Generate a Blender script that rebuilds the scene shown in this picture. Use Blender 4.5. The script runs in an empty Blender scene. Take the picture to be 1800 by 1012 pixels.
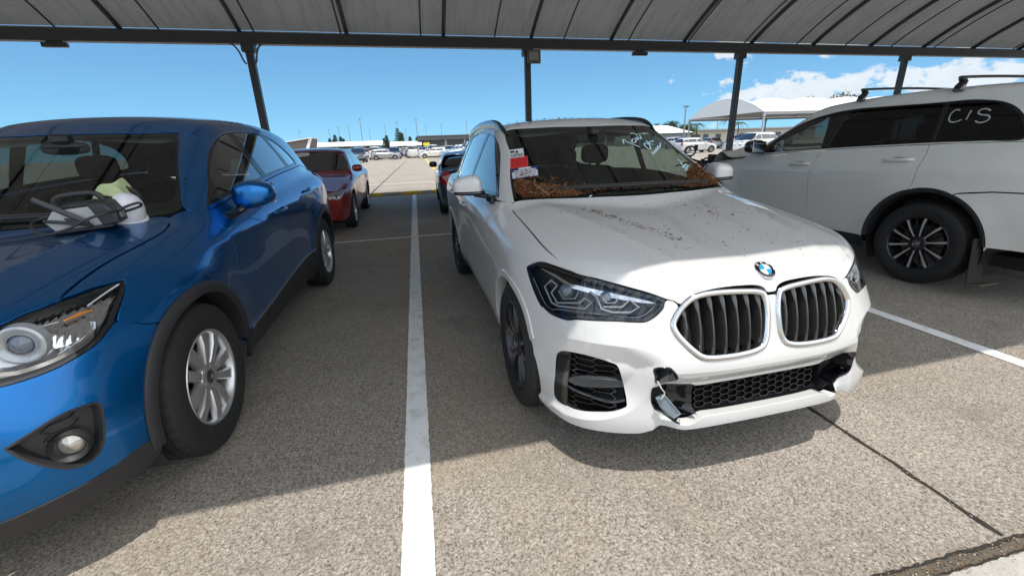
import bpy, math, random, bmesh
import numpy as np
from mathutils import Vector, Matrix
from mathutils.geometry import delaunay_2d_cdt
random.seed(7)
RNG = np.random.default_rng(7)
scn = bpy.context.scene
COL = scn.collection
R = math.radians

# ---------------------------------------------------------------- camera
def _cam_matrix(yaw, pitch, roll):
    cy, sy = math.cos(yaw), math.sin(yaw); cp, sp = math.cos(pitch), math.sin(pitch)
    fwd = Vector((sy*cp, cy*cp, -sp)); right = Vector((cy, -sy, 0)); up = right.cross(fwd)
    cr, sr = math.cos(roll), math.sin(roll)
    r2 = right*cr + up*sr; u2 = up*cr - right*sr
    return Matrix(((r2.x, u2.x, -fwd.x), (r2.y, u2.y, -fwd.y), (r2.z, u2.z, -fwd.z)))
cam_d = bpy.data.cameras.new("camera")
cam = bpy.data.objects.new("camera", cam_d); COL.objects.link(cam)
CAM_H = 1.37
cam.matrix_world = Matrix.Translation((0, 0, CAM_H)) @ _cam_matrix(0.204567, 0.323148, -0.036041).to_4x4()
cam_d.sensor_width = 36; cam_d.lens = 14.943; cam_d.clip_start = 0.05; cam_d.clip_end = 4000
scn.camera = cam

# ---------------------------------------------------------------- sky, sun, exposure
SUN_EL, SUN_AZ = R(77), R(186)      # azimuth from +Y clockwise: behind the camera
world = bpy.data.worlds.new("World"); scn.world = world; world.use_nodes = True
wn, wl = world.node_tree.nodes, world.node_tree.links
wn.clear()
w_out = wn.new('ShaderNodeOutputWorld'); w_bg = wn.new('ShaderNodeBackground')
sky = wn.new('ShaderNodeTexSky'); sky.sky_type = 'NISHITA'; sky.sun_disc = False
sky.sun_elevation = SUN_EL; sky.sun_rotation = SUN_AZ; sky.air_density = 1.0; sky.dust_density = 0.0; sky.ozone_density = 3.0; sky.altitude = 300
w_bg.inputs['Strength'].default_value = 0.15
def wnode(t, **kw):
    n = wn.new(t)
    for k, v in kw.items(): setattr(n, k, v)
    return n
def wmath(op, a, b=None, c=None, clamp=False):
    n = wnode('ShaderNodeMath', operation=op, use_clamp=clamp)
    for i, v in enumerate((a, b, c)):
        if v is None: continue
        if isinstance(v, (int, float)): n.inputs[i].default_value = v
        else: wl.new(v, n.inputs[i])
    return n.outputs[0]
tc = wnode('ShaderNodeTexCoord'); sep = wnode('ShaderNodeSeparateXYZ')
wl.new(tc.outputs['Generated'], sep.inputs[0])
# look the sky up a little higher than the true direction: the clear tropical sky keeps its blue to the horizon
lift = wnode('ShaderNodeCombineXYZ'); wl.new(sep.outputs[0], lift.inputs[0]); wl.new(sep.outputs[1], lift.inputs[1])
zl = wnode('ShaderNodeMath', operation='MULTIPLY_ADD'); wl.new(sep.outputs[2], zl.inputs[0]); zl.inputs[1].default_value = .90; zl.inputs[2].default_value = .10
wl.new(zl.outputs[0], lift.inputs[2]); wl.new(lift.outputs[0], sky.inputs['Vector'])
# cumulus low over the right-hand side of the yard, procedural in sky direction
zdir = wmath('MAXIMUM', sep.outputs[2], 0.02)
cmap = wnode('ShaderNodeCombineXYZ')
az = wmath('ARCTAN2', sep.outputs[0], sep.outputs[1])
el = wmath('ARCSINE', sep.outputs[2])
wl.new(wmath('MULTIPLY', az, 5.0), cmap.inputs[0]); wl.new(wmath('MULTIPLY', el, 8.0), cmap.inputs[1])
n1 = wnode('ShaderNodeTexNoise'); n1.inputs['Scale'].default_value = 2.6; n1.inputs['Detail'].default_value = 12; n1.inputs['Roughness'].default_value = 0.56
wl.new(cmap.outputs[0], n1.inputs['Vector'])
def smooth(v, a, b):
    n = wnode('ShaderNodeMapRange', interpolation_type='SMOOTHSTEP')
    wl.new(v, n.inputs[0]); n.inputs[1].default_value = a; n.inputs[2].default_value = b
    return n.outputs[0]
az_mask = smooth(az, 0.33, 0.80)
back = smooth(wmath('ABSOLUTE', az), 1.15, 1.7)      # unseen cloud added behind the camera to brighten the shaded areas
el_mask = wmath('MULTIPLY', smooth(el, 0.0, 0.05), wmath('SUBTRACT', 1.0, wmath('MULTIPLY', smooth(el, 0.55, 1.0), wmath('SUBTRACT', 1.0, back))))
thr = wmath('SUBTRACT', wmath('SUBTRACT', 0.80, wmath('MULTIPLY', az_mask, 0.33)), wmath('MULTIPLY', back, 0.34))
cover = smooth(wmath('SUBTRACT', n1.outputs[0], thr), -0.01, 0.075)
cover = wmath('MULTIPLY', wmath('MULTIPLY', cover, el_mask), 0.80)
n2 = wnode('ShaderNodeTexNoise'); n2.inputs['Scale'].default_value = 5.0; n2.inputs['Detail'].default_value = 6
wl.new(cmap.outputs[0], n2.inputs['Vector'])
ccol = wnode('ShaderNodeMix', data_type='RGBA')
wl.new(n2.outputs[0], ccol.inputs[0]); ccol.inputs[6].default_value = (2.6, 2.75, 2.95, 1); ccol.inputs[7].default_value = (3.9, 3.9, 3.85, 1)
mixc = wnode('ShaderNodeMix', data_type='RGBA')
cb = wnode('ShaderNodeMix', data_type='RGBA', blend_type='MULTIPLY'); cb.inputs[0].default_value = 1
cg = wnode('ShaderNodeCombineColor'); gain = wmath('MULTIPLY_ADD', back, 1.2, 1.0)  # added rear cloud is made brighter than the visible cumulus, as fill light
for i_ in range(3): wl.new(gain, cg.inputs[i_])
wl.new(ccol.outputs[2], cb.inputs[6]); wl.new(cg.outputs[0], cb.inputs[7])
wl.new(cover, mixc.inputs[0]); tint = wnode('ShaderNodeMix', data_type='RGBA', blend_type='MULTIPLY'); tint.inputs[0].default_value = 1; tint.inputs[7].default_value = (.36, .525, .55, 1)
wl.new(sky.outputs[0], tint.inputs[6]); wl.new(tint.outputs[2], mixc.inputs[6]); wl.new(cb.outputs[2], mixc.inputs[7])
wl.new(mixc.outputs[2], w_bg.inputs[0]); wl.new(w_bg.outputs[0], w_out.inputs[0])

sun_d = bpy.data.lights.new("sun", 'SUN'); sun_d.energy = 2.35; sun_d.angle = R(0.53); sun_d.color = (1.0, 0.95, 0.88)
sun = bpy.data.objects.new("sun", sun_d); COL.objects.link(sun)
_sd = Vector((math.sin(SUN_AZ)*math.cos(SUN_EL), math.cos(SUN_AZ)*math.cos(SUN_EL), math.sin(SUN_EL)))
sun.rotation_euler = _sd.to_track_quat('Z', 'Y').to_euler()
sun.location = (0, 0, 30)
scn.view_settings.view_transform = 'Standard'; scn.view_settings.look = 'None'
scn.view_settings.exposure = 0.95; scn.view_settings.gamma = 1.0
scn.cycles.max_bounces = 8; scn.cycles.transparent_max_bounces = 16; scn.cycles.glossy_bounces = 5; scn.cycles.transmission_bounces = 8
scn.cycles.caustics_reflective = False; scn.cycles.caustics_refractive = False
try:
    scn.cycles.use_denoising = True; scn.cycles.denoiser = 'OPENIMAGEDENOISE'
except Exception: pass
# ---------------------------------------------------------------- surface maths (numpy only)
def basis(xs, q):
    """cardinal natural cubic spline basis, linear outside: value = basis(xs,q) @ ys"""
    xs = np.asarray(xs, float); n = len(xs); h = np.diff(xs)
    A = np.zeros((n, n)); Bm = np.zeros((n, n)); A[0, 0] = A[-1, -1] = 1
    for i in range(1, n-1):
        A[i, i-1] = h[i-1]; A[i, i] = 2*(h[i-1]+h[i]); A[i, i+1] = h[i]
        Bm[i, i-1] = 6/h[i-1]; Bm[i, i+1] = 6/h[i]; Bm[i, i] = -6/h[i-1]-6/h[i]
    M = np.linalg.solve(A, Bm); I = np.eye(n)
    qc = np.clip(q, xs[0], xs[-1])
    i = np.clip(np.searchsorted(xs, qc)-1, 0, n-2)
    hh = h[i]; b = (qc-xs[i])/hh; a = 1-b
    out = a[:, None]*I[i]+b[:, None]*I[i+1]+(((a**3-a)*hh*hh/6)[:, None])*M[i]+(((b**3-b)*hh*hh/6)[:, None])*M[i+1]
    s0 = (I[1]-I[0])/h[0]-h[0]*M[1]/6
    s1 = (I[-1]-I[-2])/h[-1]+h[-1]*M[-2]/6
    lo = q < xs[0]; hi = q > xs[-1]
    if lo.any(): out[lo] += (q[lo]-xs[0])[:, None]*s0
    if hi.any(): out[hi] += (q[hi]-xs[-1])[:, None]*s1
    return out
class Spl:
    def __init__(s, xs, ys): s.xs, s.ys = xs, np.asarray(ys, float)
    def __call__(s, q): return basis(s.xs, np.asarray(q, float)) @ s.ys
class Tab:
    """tensor spline: Tab(us, vs, rows)(u, v), one row of values per u"""
    def __init__(s, us, vs, T): s.us, s.vs, s.T = us, vs, np.asarray(T, float)
    def __call__(s, u, v): return ((basis(s.us, u) @ s.T)*basis(s.vs, v)).sum(1)
def smax(a, b, k):
    h = np.clip(0.5+0.5*(a-b)/k, 0, 1); return b+(a-b)*h+k*h*(1-h)
def smin(a, b, k): return -smax(-a, -b, k)
def sstep(a, b, v):
    t = np.clip((v-a)/(b-a), 0, 1); return t*t*(3-2*t)
def poly_sdf(P, poly):
    """signed distance to a polygon, negative inside"""
    poly = np.asarray(poly, float); d = np.full(len(P), 1e9); ins = np.zeros(len(P), bool)
    for i in range(len(poly)):
        a, b = poly[i], poly[(i+1) % len(poly)]
        e = b-a; w = P-a
        t = np.clip((w@e)/max(e@e, 1e-12), 0, 1)
        d = np.minimum(d, ((w-t[:, None]*e)**2).sum(1))
        c = (a[1] > P[:, 1]) != (b[1] > P[:, 1])
        if b[1] != a[1]:
            xi = a[0]+(P[:, 1]-a[1])/(b[1]-a[1])*(b[0]-a[0])
            ins ^= c & (P[:, 0] < xi)
    d = np.sqrt(d); return np.where(ins, -d, d)
def cres(pts, closed=True, step=0.02, sharp=None):
    """resample a polyline through Catmull-Rom; a third value 1 on a point keeps it as a corner"""
    P = [np.array(p[:2], float) for p in pts]; C = [len(p) > 2 and p[2] for p in pts]
    n = len(P); out = []
    for i in range(n if closed else n-1):
        p1, p2 = P[i], P[(i+1) % n]
        p0 = P[i-1] if (closed or i > 0) else p1; p3 = P[(i+2) % n] if (closed or i+2 < n) else p2
        L = np.linalg.norm(p2-p1)
        if C[i]: p0 = p1
        if C[(i+1) % n]: p3 = p2
        m1 = (p2-p0)/max(np.linalg.norm(p2-p0), 1e-9)*L if not C[i] else (p2-p1)
        m2 = (p3-p1)/max(np.linalg.norm(p3-p1), 1e-9)*L if not C[(i+1) % n] else (p2-p1)
        k = max(1, int(math.ceil(L/step)))
        for j in range(k):
            t = j/k; t2, t3 = t*t, t*t*t
            out.append((2*t3-3*t2+1)*p1+(t3-2*t2+t)*m1+(-2*t3+3*t2)*p2+(t3-t2)*m2)
    if not closed: out.append(P[-1])
    return np.array(out)
def cres3(pts, step=.02):
    P = np.array(pts, float); out = []; n = len(P)
    for i in range(n-1):
        p1, p2 = P[i], P[i+1]; p0 = P[i-1] if i else 2*p1-p2; p3 = P[i+2] if i+2 < n else 2*p2-p1
        k = max(1, int(math.ceil(np.linalg.norm(p2-p1)/step)))
        for j in range(k):
            t = j/k
            out.append(.5*(2*p1+(p2-p0)*t+(2*p0-5*p1+4*p2-p3)*t*t+(3*p1-p0-3*p2+p3)*t**3))
    out.append(P[-1]); return np.array(out)
def area2(p): return 0.5*np.sum(p[:, 0]*np.roll(p[:, 1], -1)-np.roll(p[:, 0], -1)*p[:, 1])
def inset(p, g):
    """offset a closed polygon inwards by g"""
    p = np.asarray(p, float)
    if area2(p) < 0: p = p[::-1]
    e = np.roll(p, -1, 0)-p; e /= np.maximum(np.linalg.norm(e, axis=1), 1e-9)[:, None]
    nrm = np.stack([-e[:, 1], e[:, 0]], 1); nv = nrm+np.roll(nrm, 1, 0)
    l2 = (nv**2).sum(1); nv = nv*2/np.maximum(l2, 0.8)[:, None]
    return p+nv*g
class Field:
    """a body as an implicit surface f(P) with f<0 inside, symmetric in x"""
    def __init__(s, f): s.raw = f
    def f(s, P):
        Q = P.copy(); Q[:, 0] = np.abs(Q[:, 0]); return s.raw(Q)
    def march(s, O, D, t0, t1, off=0.0, n=48):
        """first crossing along O+t*D for t in t0..t1; nan where none"""
        N = len(O); ts = np.linspace(t0, t1, n); prev = s.f(O+D*ts[0])+off
        lo = np.full(N, np.nan); hi = np.full(N, np.nan); done = prev < 0
        for k in range(1, n):
            idx = np.nonzero(~done)[0]
            if len(idx) == 0: break
            v = s.f(O[idx]+D[idx]*ts[k])+off
            c = v < 0; ii = idx[c]; lo[ii] = ts[k-1]; hi[ii] = ts[k]; done[ii] = True
        ok = ~np.isnan(lo); a, b = lo[ok], hi[ok]; Oo, Dd = O[ok], D[ok]
        for _ in range(22):
            m = 0.5*(a+b); v = s.f(Oo+Dd*m[:, None])+off
            ins = v < 0; b = np.where(ins, m, b); a = np.where(ins, a, m)
        t = np.full(N, np.nan); t[ok] = 0.5*(a+b)
        return O+D*t[:, None]
    def normal(s, P, e=2e-3):
        g = np.empty_like(P)
        for k in range(3):
            d = np.zeros(3); d[k] = e
            g[:, k] = s.f(P+d)-s.f(P-d)
        return g/np.maximum(np.linalg.norm(g, axis=1), 1e-12)[:, None]
def rays(mode, uv, ax=0.9):
    """param -> ray. top (x,y); side (y,z); front (x,z); rear (x,z); cyl (theta,z) about a vertical axis at (0,ax)"""
    N = len(uv); O = np.zeros((N, 3)); D = np.zeros((N, 3))
    if mode == 'top': O[:, 0], O[:, 1], O[:, 2] = uv[:, 0], uv[:, 1], 2.2; D[:, 2] = -1; r = (0, 2.0)
    elif mode == 'side': O[:, 0], O[:, 1], O[:, 2] = 1.3, uv[:, 0], uv[:, 1]; D[:, 0] = -1; r = (0, 1.25)
    elif mode == 'diag':
        q = math.sqrt(.5); O[:, 0] = uv[:, 0]; O[:, 1] = uv[:, 1]*q-1.2; O[:, 2] = uv[:, 1]*q+1.2; D[:, 1] = q; D[:, 2] = -q; r = (0, 3.2)
    elif mode == 'front': O[:, 0], O[:, 1], O[:, 2] = uv[:, 0], -1.4, uv[:, 1]; D[:, 1] = 1; r = (0, 2.8)
    elif mode == 'rear': O[:, 0], O[:, 1], O[:, 2] = uv[:, 0], 4.6, uv[:, 1]; D[:, 1] = -1; r = (0, 2.8)
    elif mode == 'cyl':
        D[:, 0] = -np.sin(uv[:, 0]); D[:, 1] = np.cos(uv[:, 0])
        O[:, 0] = -D[:, 0]*3.0; O[:, 1] = ax-D[:, 1]*3.0; O[:, 2] = uv[:, 1]; r = (0.9, 2.9)
    return O, D, r
def uv_of(mode, P, ax=0.9):
    P = np.asarray(P, float)
    if mode == 'top': return P[:, [0, 1]]
    if mode == 'side': return P[:, [1, 2]]
    if mode in ('front', 'rear'): return P[:, [0, 2]]
    return np.stack([np.arctan2(P[:, 0], ax-P[:, 1]), P[:, 2]], 1)
# ---------------------------------------------------------------- object helpers
def tag(o, label=None, cat=None, group=None, kind=None):
    if label: o['label'] = label
    if cat: o['category'] = cat
    if group: o['group'] = group
    if kind: o['kind'] = kind
    return o
def empty(name, loc=(0, 0, 0), rz=0.0):
    o = bpy.data.objects.new(name, None); COL.objects.link(o)
    o.location = loc; o.rotation_euler = (0, 0, rz); o.empty_display_size = 0.2
    return o
def link(name, me, mat=None, parent=None, loc=None):
    o = bpy.data.objects.new(name, me); COL.objects.link(o)
    if mat is not None:
        for m in (mat if isinstance(mat, (list, tuple)) else [mat]): me.materials.append(m)
    if parent is not None: o.parent = parent
    if loc is not None: o.location = loc
    return o
def copy_tree(o, parent=None):
    c = o.copy(); COL.objects.link(c)
    if parent is not None: c.parent = parent
    for ch in list(o.children): copy_tree(ch, c)
    return c
class MB:
    """collects faces (optionally with normals per vertex) into one mesh"""
    def __init__(s): s.v = []; s.f = []; s.n = []; s.m = []; s.sm = []
    def add(s, V, F, N=None, mi=0, smooth=True):
        b = len(s.v); V = np.asarray(V, float)
        s.v.extend(map(tuple, V)); s.n.extend([None]*len(V) if N is None else list(map(tuple, N)))
        for f in F: s.f.append(tuple(b+i for i in f)); s.m.append(mi); s.sm.append(smooth)
        return s
    def box(s, c, sz, rot=None, mi=0, bev=0.0):
        c = np.array(c, float); h = np.array(sz, float)/2
        if bev <= 0:
            V = np.array([[x, y, z] for x in (-1, 1) for y in (-1, 1) for z in (-1, 1)], float)*h
            F = [(0, 1, 3, 2), (4, 6, 7, 5), (0, 4, 5, 1), (2, 3, 7, 6), (0, 2, 6, 4), (1, 5, 7, 3)]
        else:
            V = []; F = []; b = min(bev, h.min()*.95); key = {}
            for sx in (-1, 1):
                for sy in (-1, 1):
                    for sz_ in (-1, 1):
                        sg = np.array([sx, sy, sz_])
                        for ax in range(3):
                            p = sg*(h-b); p = p.astype(float); p[ax] = sg[ax]*h[ax]
                            key[(sx, sy, sz_, ax)] = len(V); V.append(p)
            for ax in range(3):
                u, w = (ax+1) % 3, (ax+2) % 3
                for sg in (-1, 1):
                    q = []
                    for a, b2 in ((-1, -1), (1, -1), (1, 1), (-1, 1)):
                        t = [0, 0, 0]; t[ax] = sg; t[u] = a; t[w] = b2; q.append(key[(*t, ax)])
                    F.append(tuple(q if sg > 0 else q[::-1]))
                for a in (-1, 1):
                    for b2 in (-1, 1):
                        t0 = [0, 0, 0]; t1 = [0, 0, 0]; t0[ax] = -1; t1[ax] = 1
                        for t in (t0, t1): t[u] = a; t[w] = b2
                        q = [key[(*t0, u)], key[(*t1, u)], key[(*t1, w)], key[(*t0, w)]]
                        F.append(tuple(q if a*b2 > 0 else q[::-1]))
            for sx in (-1, 1):
                for sy in (-1, 1):
                    for sz_ in (-1, 1):
                        q = [key[(sx, sy, sz_, a)] for a in range(3)]
                        F.append(tuple(q if sx*sy*sz_ > 0 else q[::-1]))
            V = np.array(V)
        if rot is not None: V = V @ np.array(rot).T
        return s.add(V+c, F, mi=mi, smooth=False)
    def tube(s, pts, r, n=8, mi=0, closed=False, cap=True, flat=None):
        P = np.asarray(pts, float); m = len(P)
        T = np.gradient(P, axis=0) if not closed else np.roll(P, -1, 0)-np.roll(P, 1, 0)
        T /= np.maximum(np.linalg.norm(T, axis=1), 1e-9)[:, None]
        rr = np.broadcast_to(np.asarray(r, float), (m,))
        up = np.array([0, 0, 1.]) if abs(T[0][2]) < .9 else np.array([1., 0, 0])
        V = []; N = []
        u = np.cross(T[0], up); u /= np.linalg.norm(u)
        for i in range(m):
            u = u-T[i]*(u@T[i]); u /= max(np.linalg.norm(u), 1e-9); w = np.cross(T[i], u)
            for k in range(n):
                a = 2*math.pi*k/n; d = u*math.cos(a)+w*math.sin(a)*(1 if flat is None else flat)
                V.append(P[i]+d*rr[i]); N.append(d/np.linalg.norm(d))
        F = []
        for i in range(m if closed else m-1):
            j = (i+1) % m
            for k in range(n):
                l = (k+1) % n; F.append((i*n+k, i*n+l, j*n+l, j*n+k))
        if cap and not closed:
            F.append(tuple(range(n-1, -1, -1))); F.append(tuple((m-1)*n+k for k in range(n)))
        return s.add(V, F, None, mi)
    def lathe(s, prof, n=48, axis='x', mi=0, c=(0, 0, 0), closed=False, a0=0, a1=2*math.pi):
        """prof: list of (axial, radius)"""
        V = []; m = len(prof); full = abs(a1-a0-2*math.pi) < 1e-6; na = n if full else n+1
        for (a, r) in prof:
            for k in range(na):
                t = a0+(a1-a0)*k/n; q = (a, r*math.cos(t), r*math.sin(t))
                if axis == 'y': q = (r*math.sin(t), a, r*math.cos(t))
                if axis == 'z': q = (r*math.cos(t), r*math.sin(t), a)
                V.append((q[0]+c[0], q[1]+c[1], q[2]+c[2]))
        F = []
        for i in range(m if closed else m-1):
            j = (i+1) % m
            for k in range(n):
                l = (k+1) % na; F.append((i*na+k, j*na+k, j*na+l, i*na+l))
        return s.add(V, F, None, mi)
    def prism(s, poly, d0, d1, fr, mi=0, bev=0.0):
        """polygon (u,v) extruded from depth d0 to d1 along w; fr = (origin, U, V, Wdir); bevelled far edge at d1"""
        o, U, V_, W = [np.array(q, float) for q in fr]; p = np.asarray(poly, float)
        if area2(p) < 0: p = p[::-1]
        n = len(p); L = [(p, d0), (p, d1)] if bev <= 0 else [(p, d0), (p, d1-bev*(1 if d1 > d0 else -1)), (inset(p, bev), d1)]
        V = []
        for q, d in L: V += [o+U*a+V_*b+W*d for a, b in q]
        F = []
        for i in range(len(L)-1):
            for k in range(n):
                l = (k+1) % n; F.append((i*n+k, i*n+l, (i+1)*n+l, (i+1)*n+k))
        F.append(tuple(range(n-1, -1, -1))); F.append(tuple((len(L)-1)*n+k for k in range(n)))
        if (np.cross(U, V_)@W)*(d1-d0) < 0: F = [f[::-1] for f in F]
        return s.add(V, F, None, mi, smooth=False)
    def mirror_x(s):
        b = len(s.v); s.v += [(-x, y, z) for x, y, z in s.v]; s.n += [None if n is None else (-n[0], n[1], n[2]) for n in s.n]
        k = len(s.f)
        for i in range(k): s.f.append(tuple(b+j for j in s.f[i][::-1])); s.m.append(s.m[i]); s.sm.append(s.sm[i])
        return s
    def mesh(s, name, auto=None):
        me = bpy.data.meshes.new(name); me.from_pydata(s.v, [], s.f)
        me.polygons.foreach_set('use_smooth', s.sm); me.polygons.foreach_set('material_index', s.m); me.update()
        if any(n is not None for n in s.n):
            vn = [(0, 0, 0) if n is None else n for n in s.n]
            me.normals_split_custom_set_from_vertices(vn)
        elif auto is not None:
            me.set_sharp_from_angle(angle=R(auto))
        return me
    def build(s, name, mat, parent=None, auto=35, loc=None):
        return link(name, s.mesh(name, auto), mat, parent, loc)
USC = 1.5
def fill(outline, holes, h, lines=()):
    """triangulate a polygon with holes, hex grid inside -> uv, tris, boundary loops (indices)"""
    loops = [outline]+list(holes); pts = []; faces = []; b = 0
    for l in loops:
        pts.append(l); faces.append(list(range(b, b+len(l)))); b += len(l)
    lo, hi = outline.min(0), outline.max(0)
    xs = np.arange(lo[0], hi[0]+h, h); ys = np.arange(lo[1], hi[1]+h, h*.866)
    X, Y = np.meshgrid(xs, ys); X = X+(np.arange(len(ys)) % 2)[:, None]*h*.5
    G = np.stack([X.ravel(), Y.ravel()], 1)
    keep = poly_sdf(G, outline) < -.45*h
    for hl in holes: keep &= poly_sdf(G, hl) > .45*h
    G = G[keep]; LP = []; LE = []
    for l in lines:
        ok_ = poly_sdf(l, outline) < -.004
        for hl in holes: ok_ &= poly_sdf(l, hl) > .004
        for k in range(len(l)):
            if not ok_[k]: continue
            LP.append(l[k])
            if k+1 < len(l) and ok_[k+1]: LE.append((len(LP)-1, len(LP)))
    if LP:
        LP = np.array(LP)
        dm = np.array([np.min(((LP-g)**2).sum(1)) for g in G])
        G = G[dm > (.5*h)**2]
        LE = [(a+b, c+b) for a, c in LE]; pts.append(LP)
    A = np.concatenate(pts+[G])
    ed = [(l[k], l[(k+1) % len(l)]) for l in faces for k in range(len(l))] + LE
    v, e, f, ov, oe, of = delaunay_2d_cdt([Vector(p) for p in A], ed, [], 0, 1e-6)
    uv = np.array([tuple(p) for p in v]); inv = {}
    f = np.array([t for t in f if len(t) == 3]); ce = uv[f].mean(1)
    ok = poly_sdf(ce, outline) < 0
    for hl in holes: ok &= poly_sdf(ce, hl) > 0
    f = f[ok]
    for i, o in enumerate(ov):
        for k in o: inv.setdefault(k, i)
    L = []
    for fl in faces: L.append([inv[k] for k in fl if k in inv])
    return uv, [tuple(int(q) for q in t) for t in f], L
def shell(field, mode, outline, holes=(), gap=.0025, off=0.0, h=.025, rim=.02, hrim=None, ax=.9, lip=.002, step=.02, res=True, lines=()):
    """one body panel: MB holding a patch of the implicit surface with rolled edges"""
    sc = np.array([USC, 1.0]) if mode == 'cyl' else np.ones(2)
    O = np.asarray([p[:2] for p in outline]) if not res else cres(outline, True, step)
    Hs = [np.asarray([p[:2] for p in q]) if not res else cres(q, True, step) for q in holes]
    if gap: O = inset(O, gap)
    O = O*sc; Hs = [q*sc for q in Hs]
    if area2(O) < 0: O = O[::-1]
    Hs = [q if area2(q) < 0 else q[::-1] for q in Hs]
    uv, tri, loops = fill(O, Hs, h, [np.asarray(l)*sc for l in lines])
    o, d, (t0, t1) = rays(mode, uv/sc, ax)
    P = field.march(o, d, t0, t1, off)
    bad = np.isnan(P).any(1)
    N = field.normal(np.where(bad[:, None], 0, P))
    mb = MB(); T = []
    for t in tri:
        if bad[list(t)].any(): continue
        a, b, c = P[list(t)]; fn = np.cross(b-a, c-a)
        T.append(t if fn@N[t[0]] > 0 else t[::-1])
    used = sorted({i for t in T for i in t}); mp = {j: i for i, j in enumerate(used)}
    V = P[used]; NN = N[used]
    mb.add(V, [tuple(mp[i] for i in t) for t in T], NN)
    for li, L in enumerate(loops):
        dp = rim if li == 0 else (hrim if hrim is not None else rim)
        if dp <= 0: continue
        L = [i for i in L if not bad[i] and i in mp]; n = len(L)
        if n < 3: continue
        p = P[L]; nn = N[L]
        tg = np.roll(p, -1, 0)-np.roll(p, 1, 0); tg /= np.maximum(np.linalg.norm(tg, axis=1), 1e-9)[:, None]
        out = np.cross(tg, nn); out /= np.maximum(np.linalg.norm(out, axis=1), 1e-9)[:, None]
        # outward: away from the triangulated side
        cen = P[used].mean(0) if li == 0 else p.mean(0)
        sg = np.sign(((p-cen)*out).sum(1).sum())*(1 if li == 0 else -1)
        out = out*sg
        R0 = p; R1 = p+out*lip-nn*lip; R2 = R1-nn*dp
        Vr = np.concatenate([R0, R1, R2]); Nr = np.concatenate([nn, out, out])
        F = []
        for k in range(n):
            l = (k+1) % n
            for a in (0, n): F.append((a+k, a+l, a+n+l, a+n+k))
        a, b, c, _ = F[0]; fn = np.cross(Vr[b]-Vr[a], Vr[c]-Vr[a])
        tot = 0
        for q in F: 
            a, b, c, dd = q; tot += np.cross(Vr[b]-Vr[a], Vr[dd]-Vr[a])@(Nr[a]+Nr[c])
        if tot < 0: F = [q[::-1] for q in F]
        mb.add(Vr, F, Nr)
    return mb
def sym(half):
    """half outline (u>=0) from centre to centre -> closed outline, mirrored in u"""
    o = list(half); m = [(-p[0],)+tuple(p[1:]) for p in reversed(half)]
    if abs(o[-1][0]) < 1e-6: m = m[1:]
    if abs(o[0][0]) < 1e-6: m = m[:-1]
    return o+m
def arc(cy, cz, r, a0, a1, n=14):
    return [(cy+r*math.cos(R(a0+(a1-a0)*i/n)), cz+r*math.sin(R(a0+(a1-a0)*i/n))) for i in range(n+1)]
def flipx(mb):
    m = MB(); m.v = [(-x, y, z) for x, y, z in mb.v]; m.n = [None if n is None else (-n[0], n[1], n[2]) for n in mb.n]
    m.f = [f[::-1] for f in mb.f]; m.m = list(mb.m); m.sm = list(mb.sm); return m
# ---------------------------------------------------------------- materials
class NT:
    def __init__(s, name):
        s.m = bpy.data.materials.new(name); s.m.use_nodes = True; s.t = s.m.node_tree; s.t.nodes.clear()
        s.out = s.n('ShaderNodeOutputMaterial')
    def n(s, t, ins=None, **kw):
        q = s.t.nodes.new(t)
        for k, v in kw.items(): setattr(q, k, v)
        for k, v in (ins or {}).items(): s.set(q, k, v)
        return q
    def set(s, q, k, v):
        i = q.inputs[k]
        if hasattr(v, 'outputs'): v = v.outputs[0]
        if isinstance(v, bpy.types.NodeSocket): s.t.links.new(v, i)
        else:
            if i.type == 'RGBA' and len(v) == 3: v = (*v, 1)
            i.default_value = v
    def bsdf(s, **kw):
        b = s.n('ShaderNodeBsdfPrincipled')
        for k, v in kw.items(): s.set(b, k.replace('_', ' '), v)
        s.t.links.new(b.outputs[0], s.out.inputs[0]); return b
    def obj(s): return s.n('ShaderNodeTexCoord').outputs['Object']
    def noise(s, scale, detail=4, rough=.55, vec=None, dist=0):
        q = s.n('ShaderNodeTexNoise', {'Scale': scale, 'Detail': detail, 'Roughness': rough, 'Distortion': dist})
        s.set(q, 'Vector', vec if vec is not None else s.obj()); return q.outputs[0]
    def ramp(s, v, stops):
        q = s.n('ShaderNodeValToRGB'); s.set(q, 0, v); el = q.color_ramp.elements
        while len(el) < len(stops): el.new(.5)
        for e, (p, c) in zip(el, stops): e.position = p; e.color = (*c, 1) if len(c) == 3 else c
        return q.outputs[0]
    def math(s, op, a, b=0.5, clamp=False):
        q = s.n('ShaderNodeMath', operation=op, use_clamp=clamp); s.set(q, 0, a); s.set(q, 1, b); return q.outputs[0]
    def mix(s, f, a, b, mode='MIX'):
        q = s.n('ShaderNodeMix', data_type='RGBA', blend_type=mode); s.set(q, 0, f); s.set(q, 6, a); s.set(q, 7, b); return q.outputs[2]
    def bump(s, h, strength=.3, dist=.01):
        q = s.n('ShaderNodeBump', {'Strength': strength, 'Distance': dist, 'Height': h}); return q.outputs[0]
MATS = {}
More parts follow.
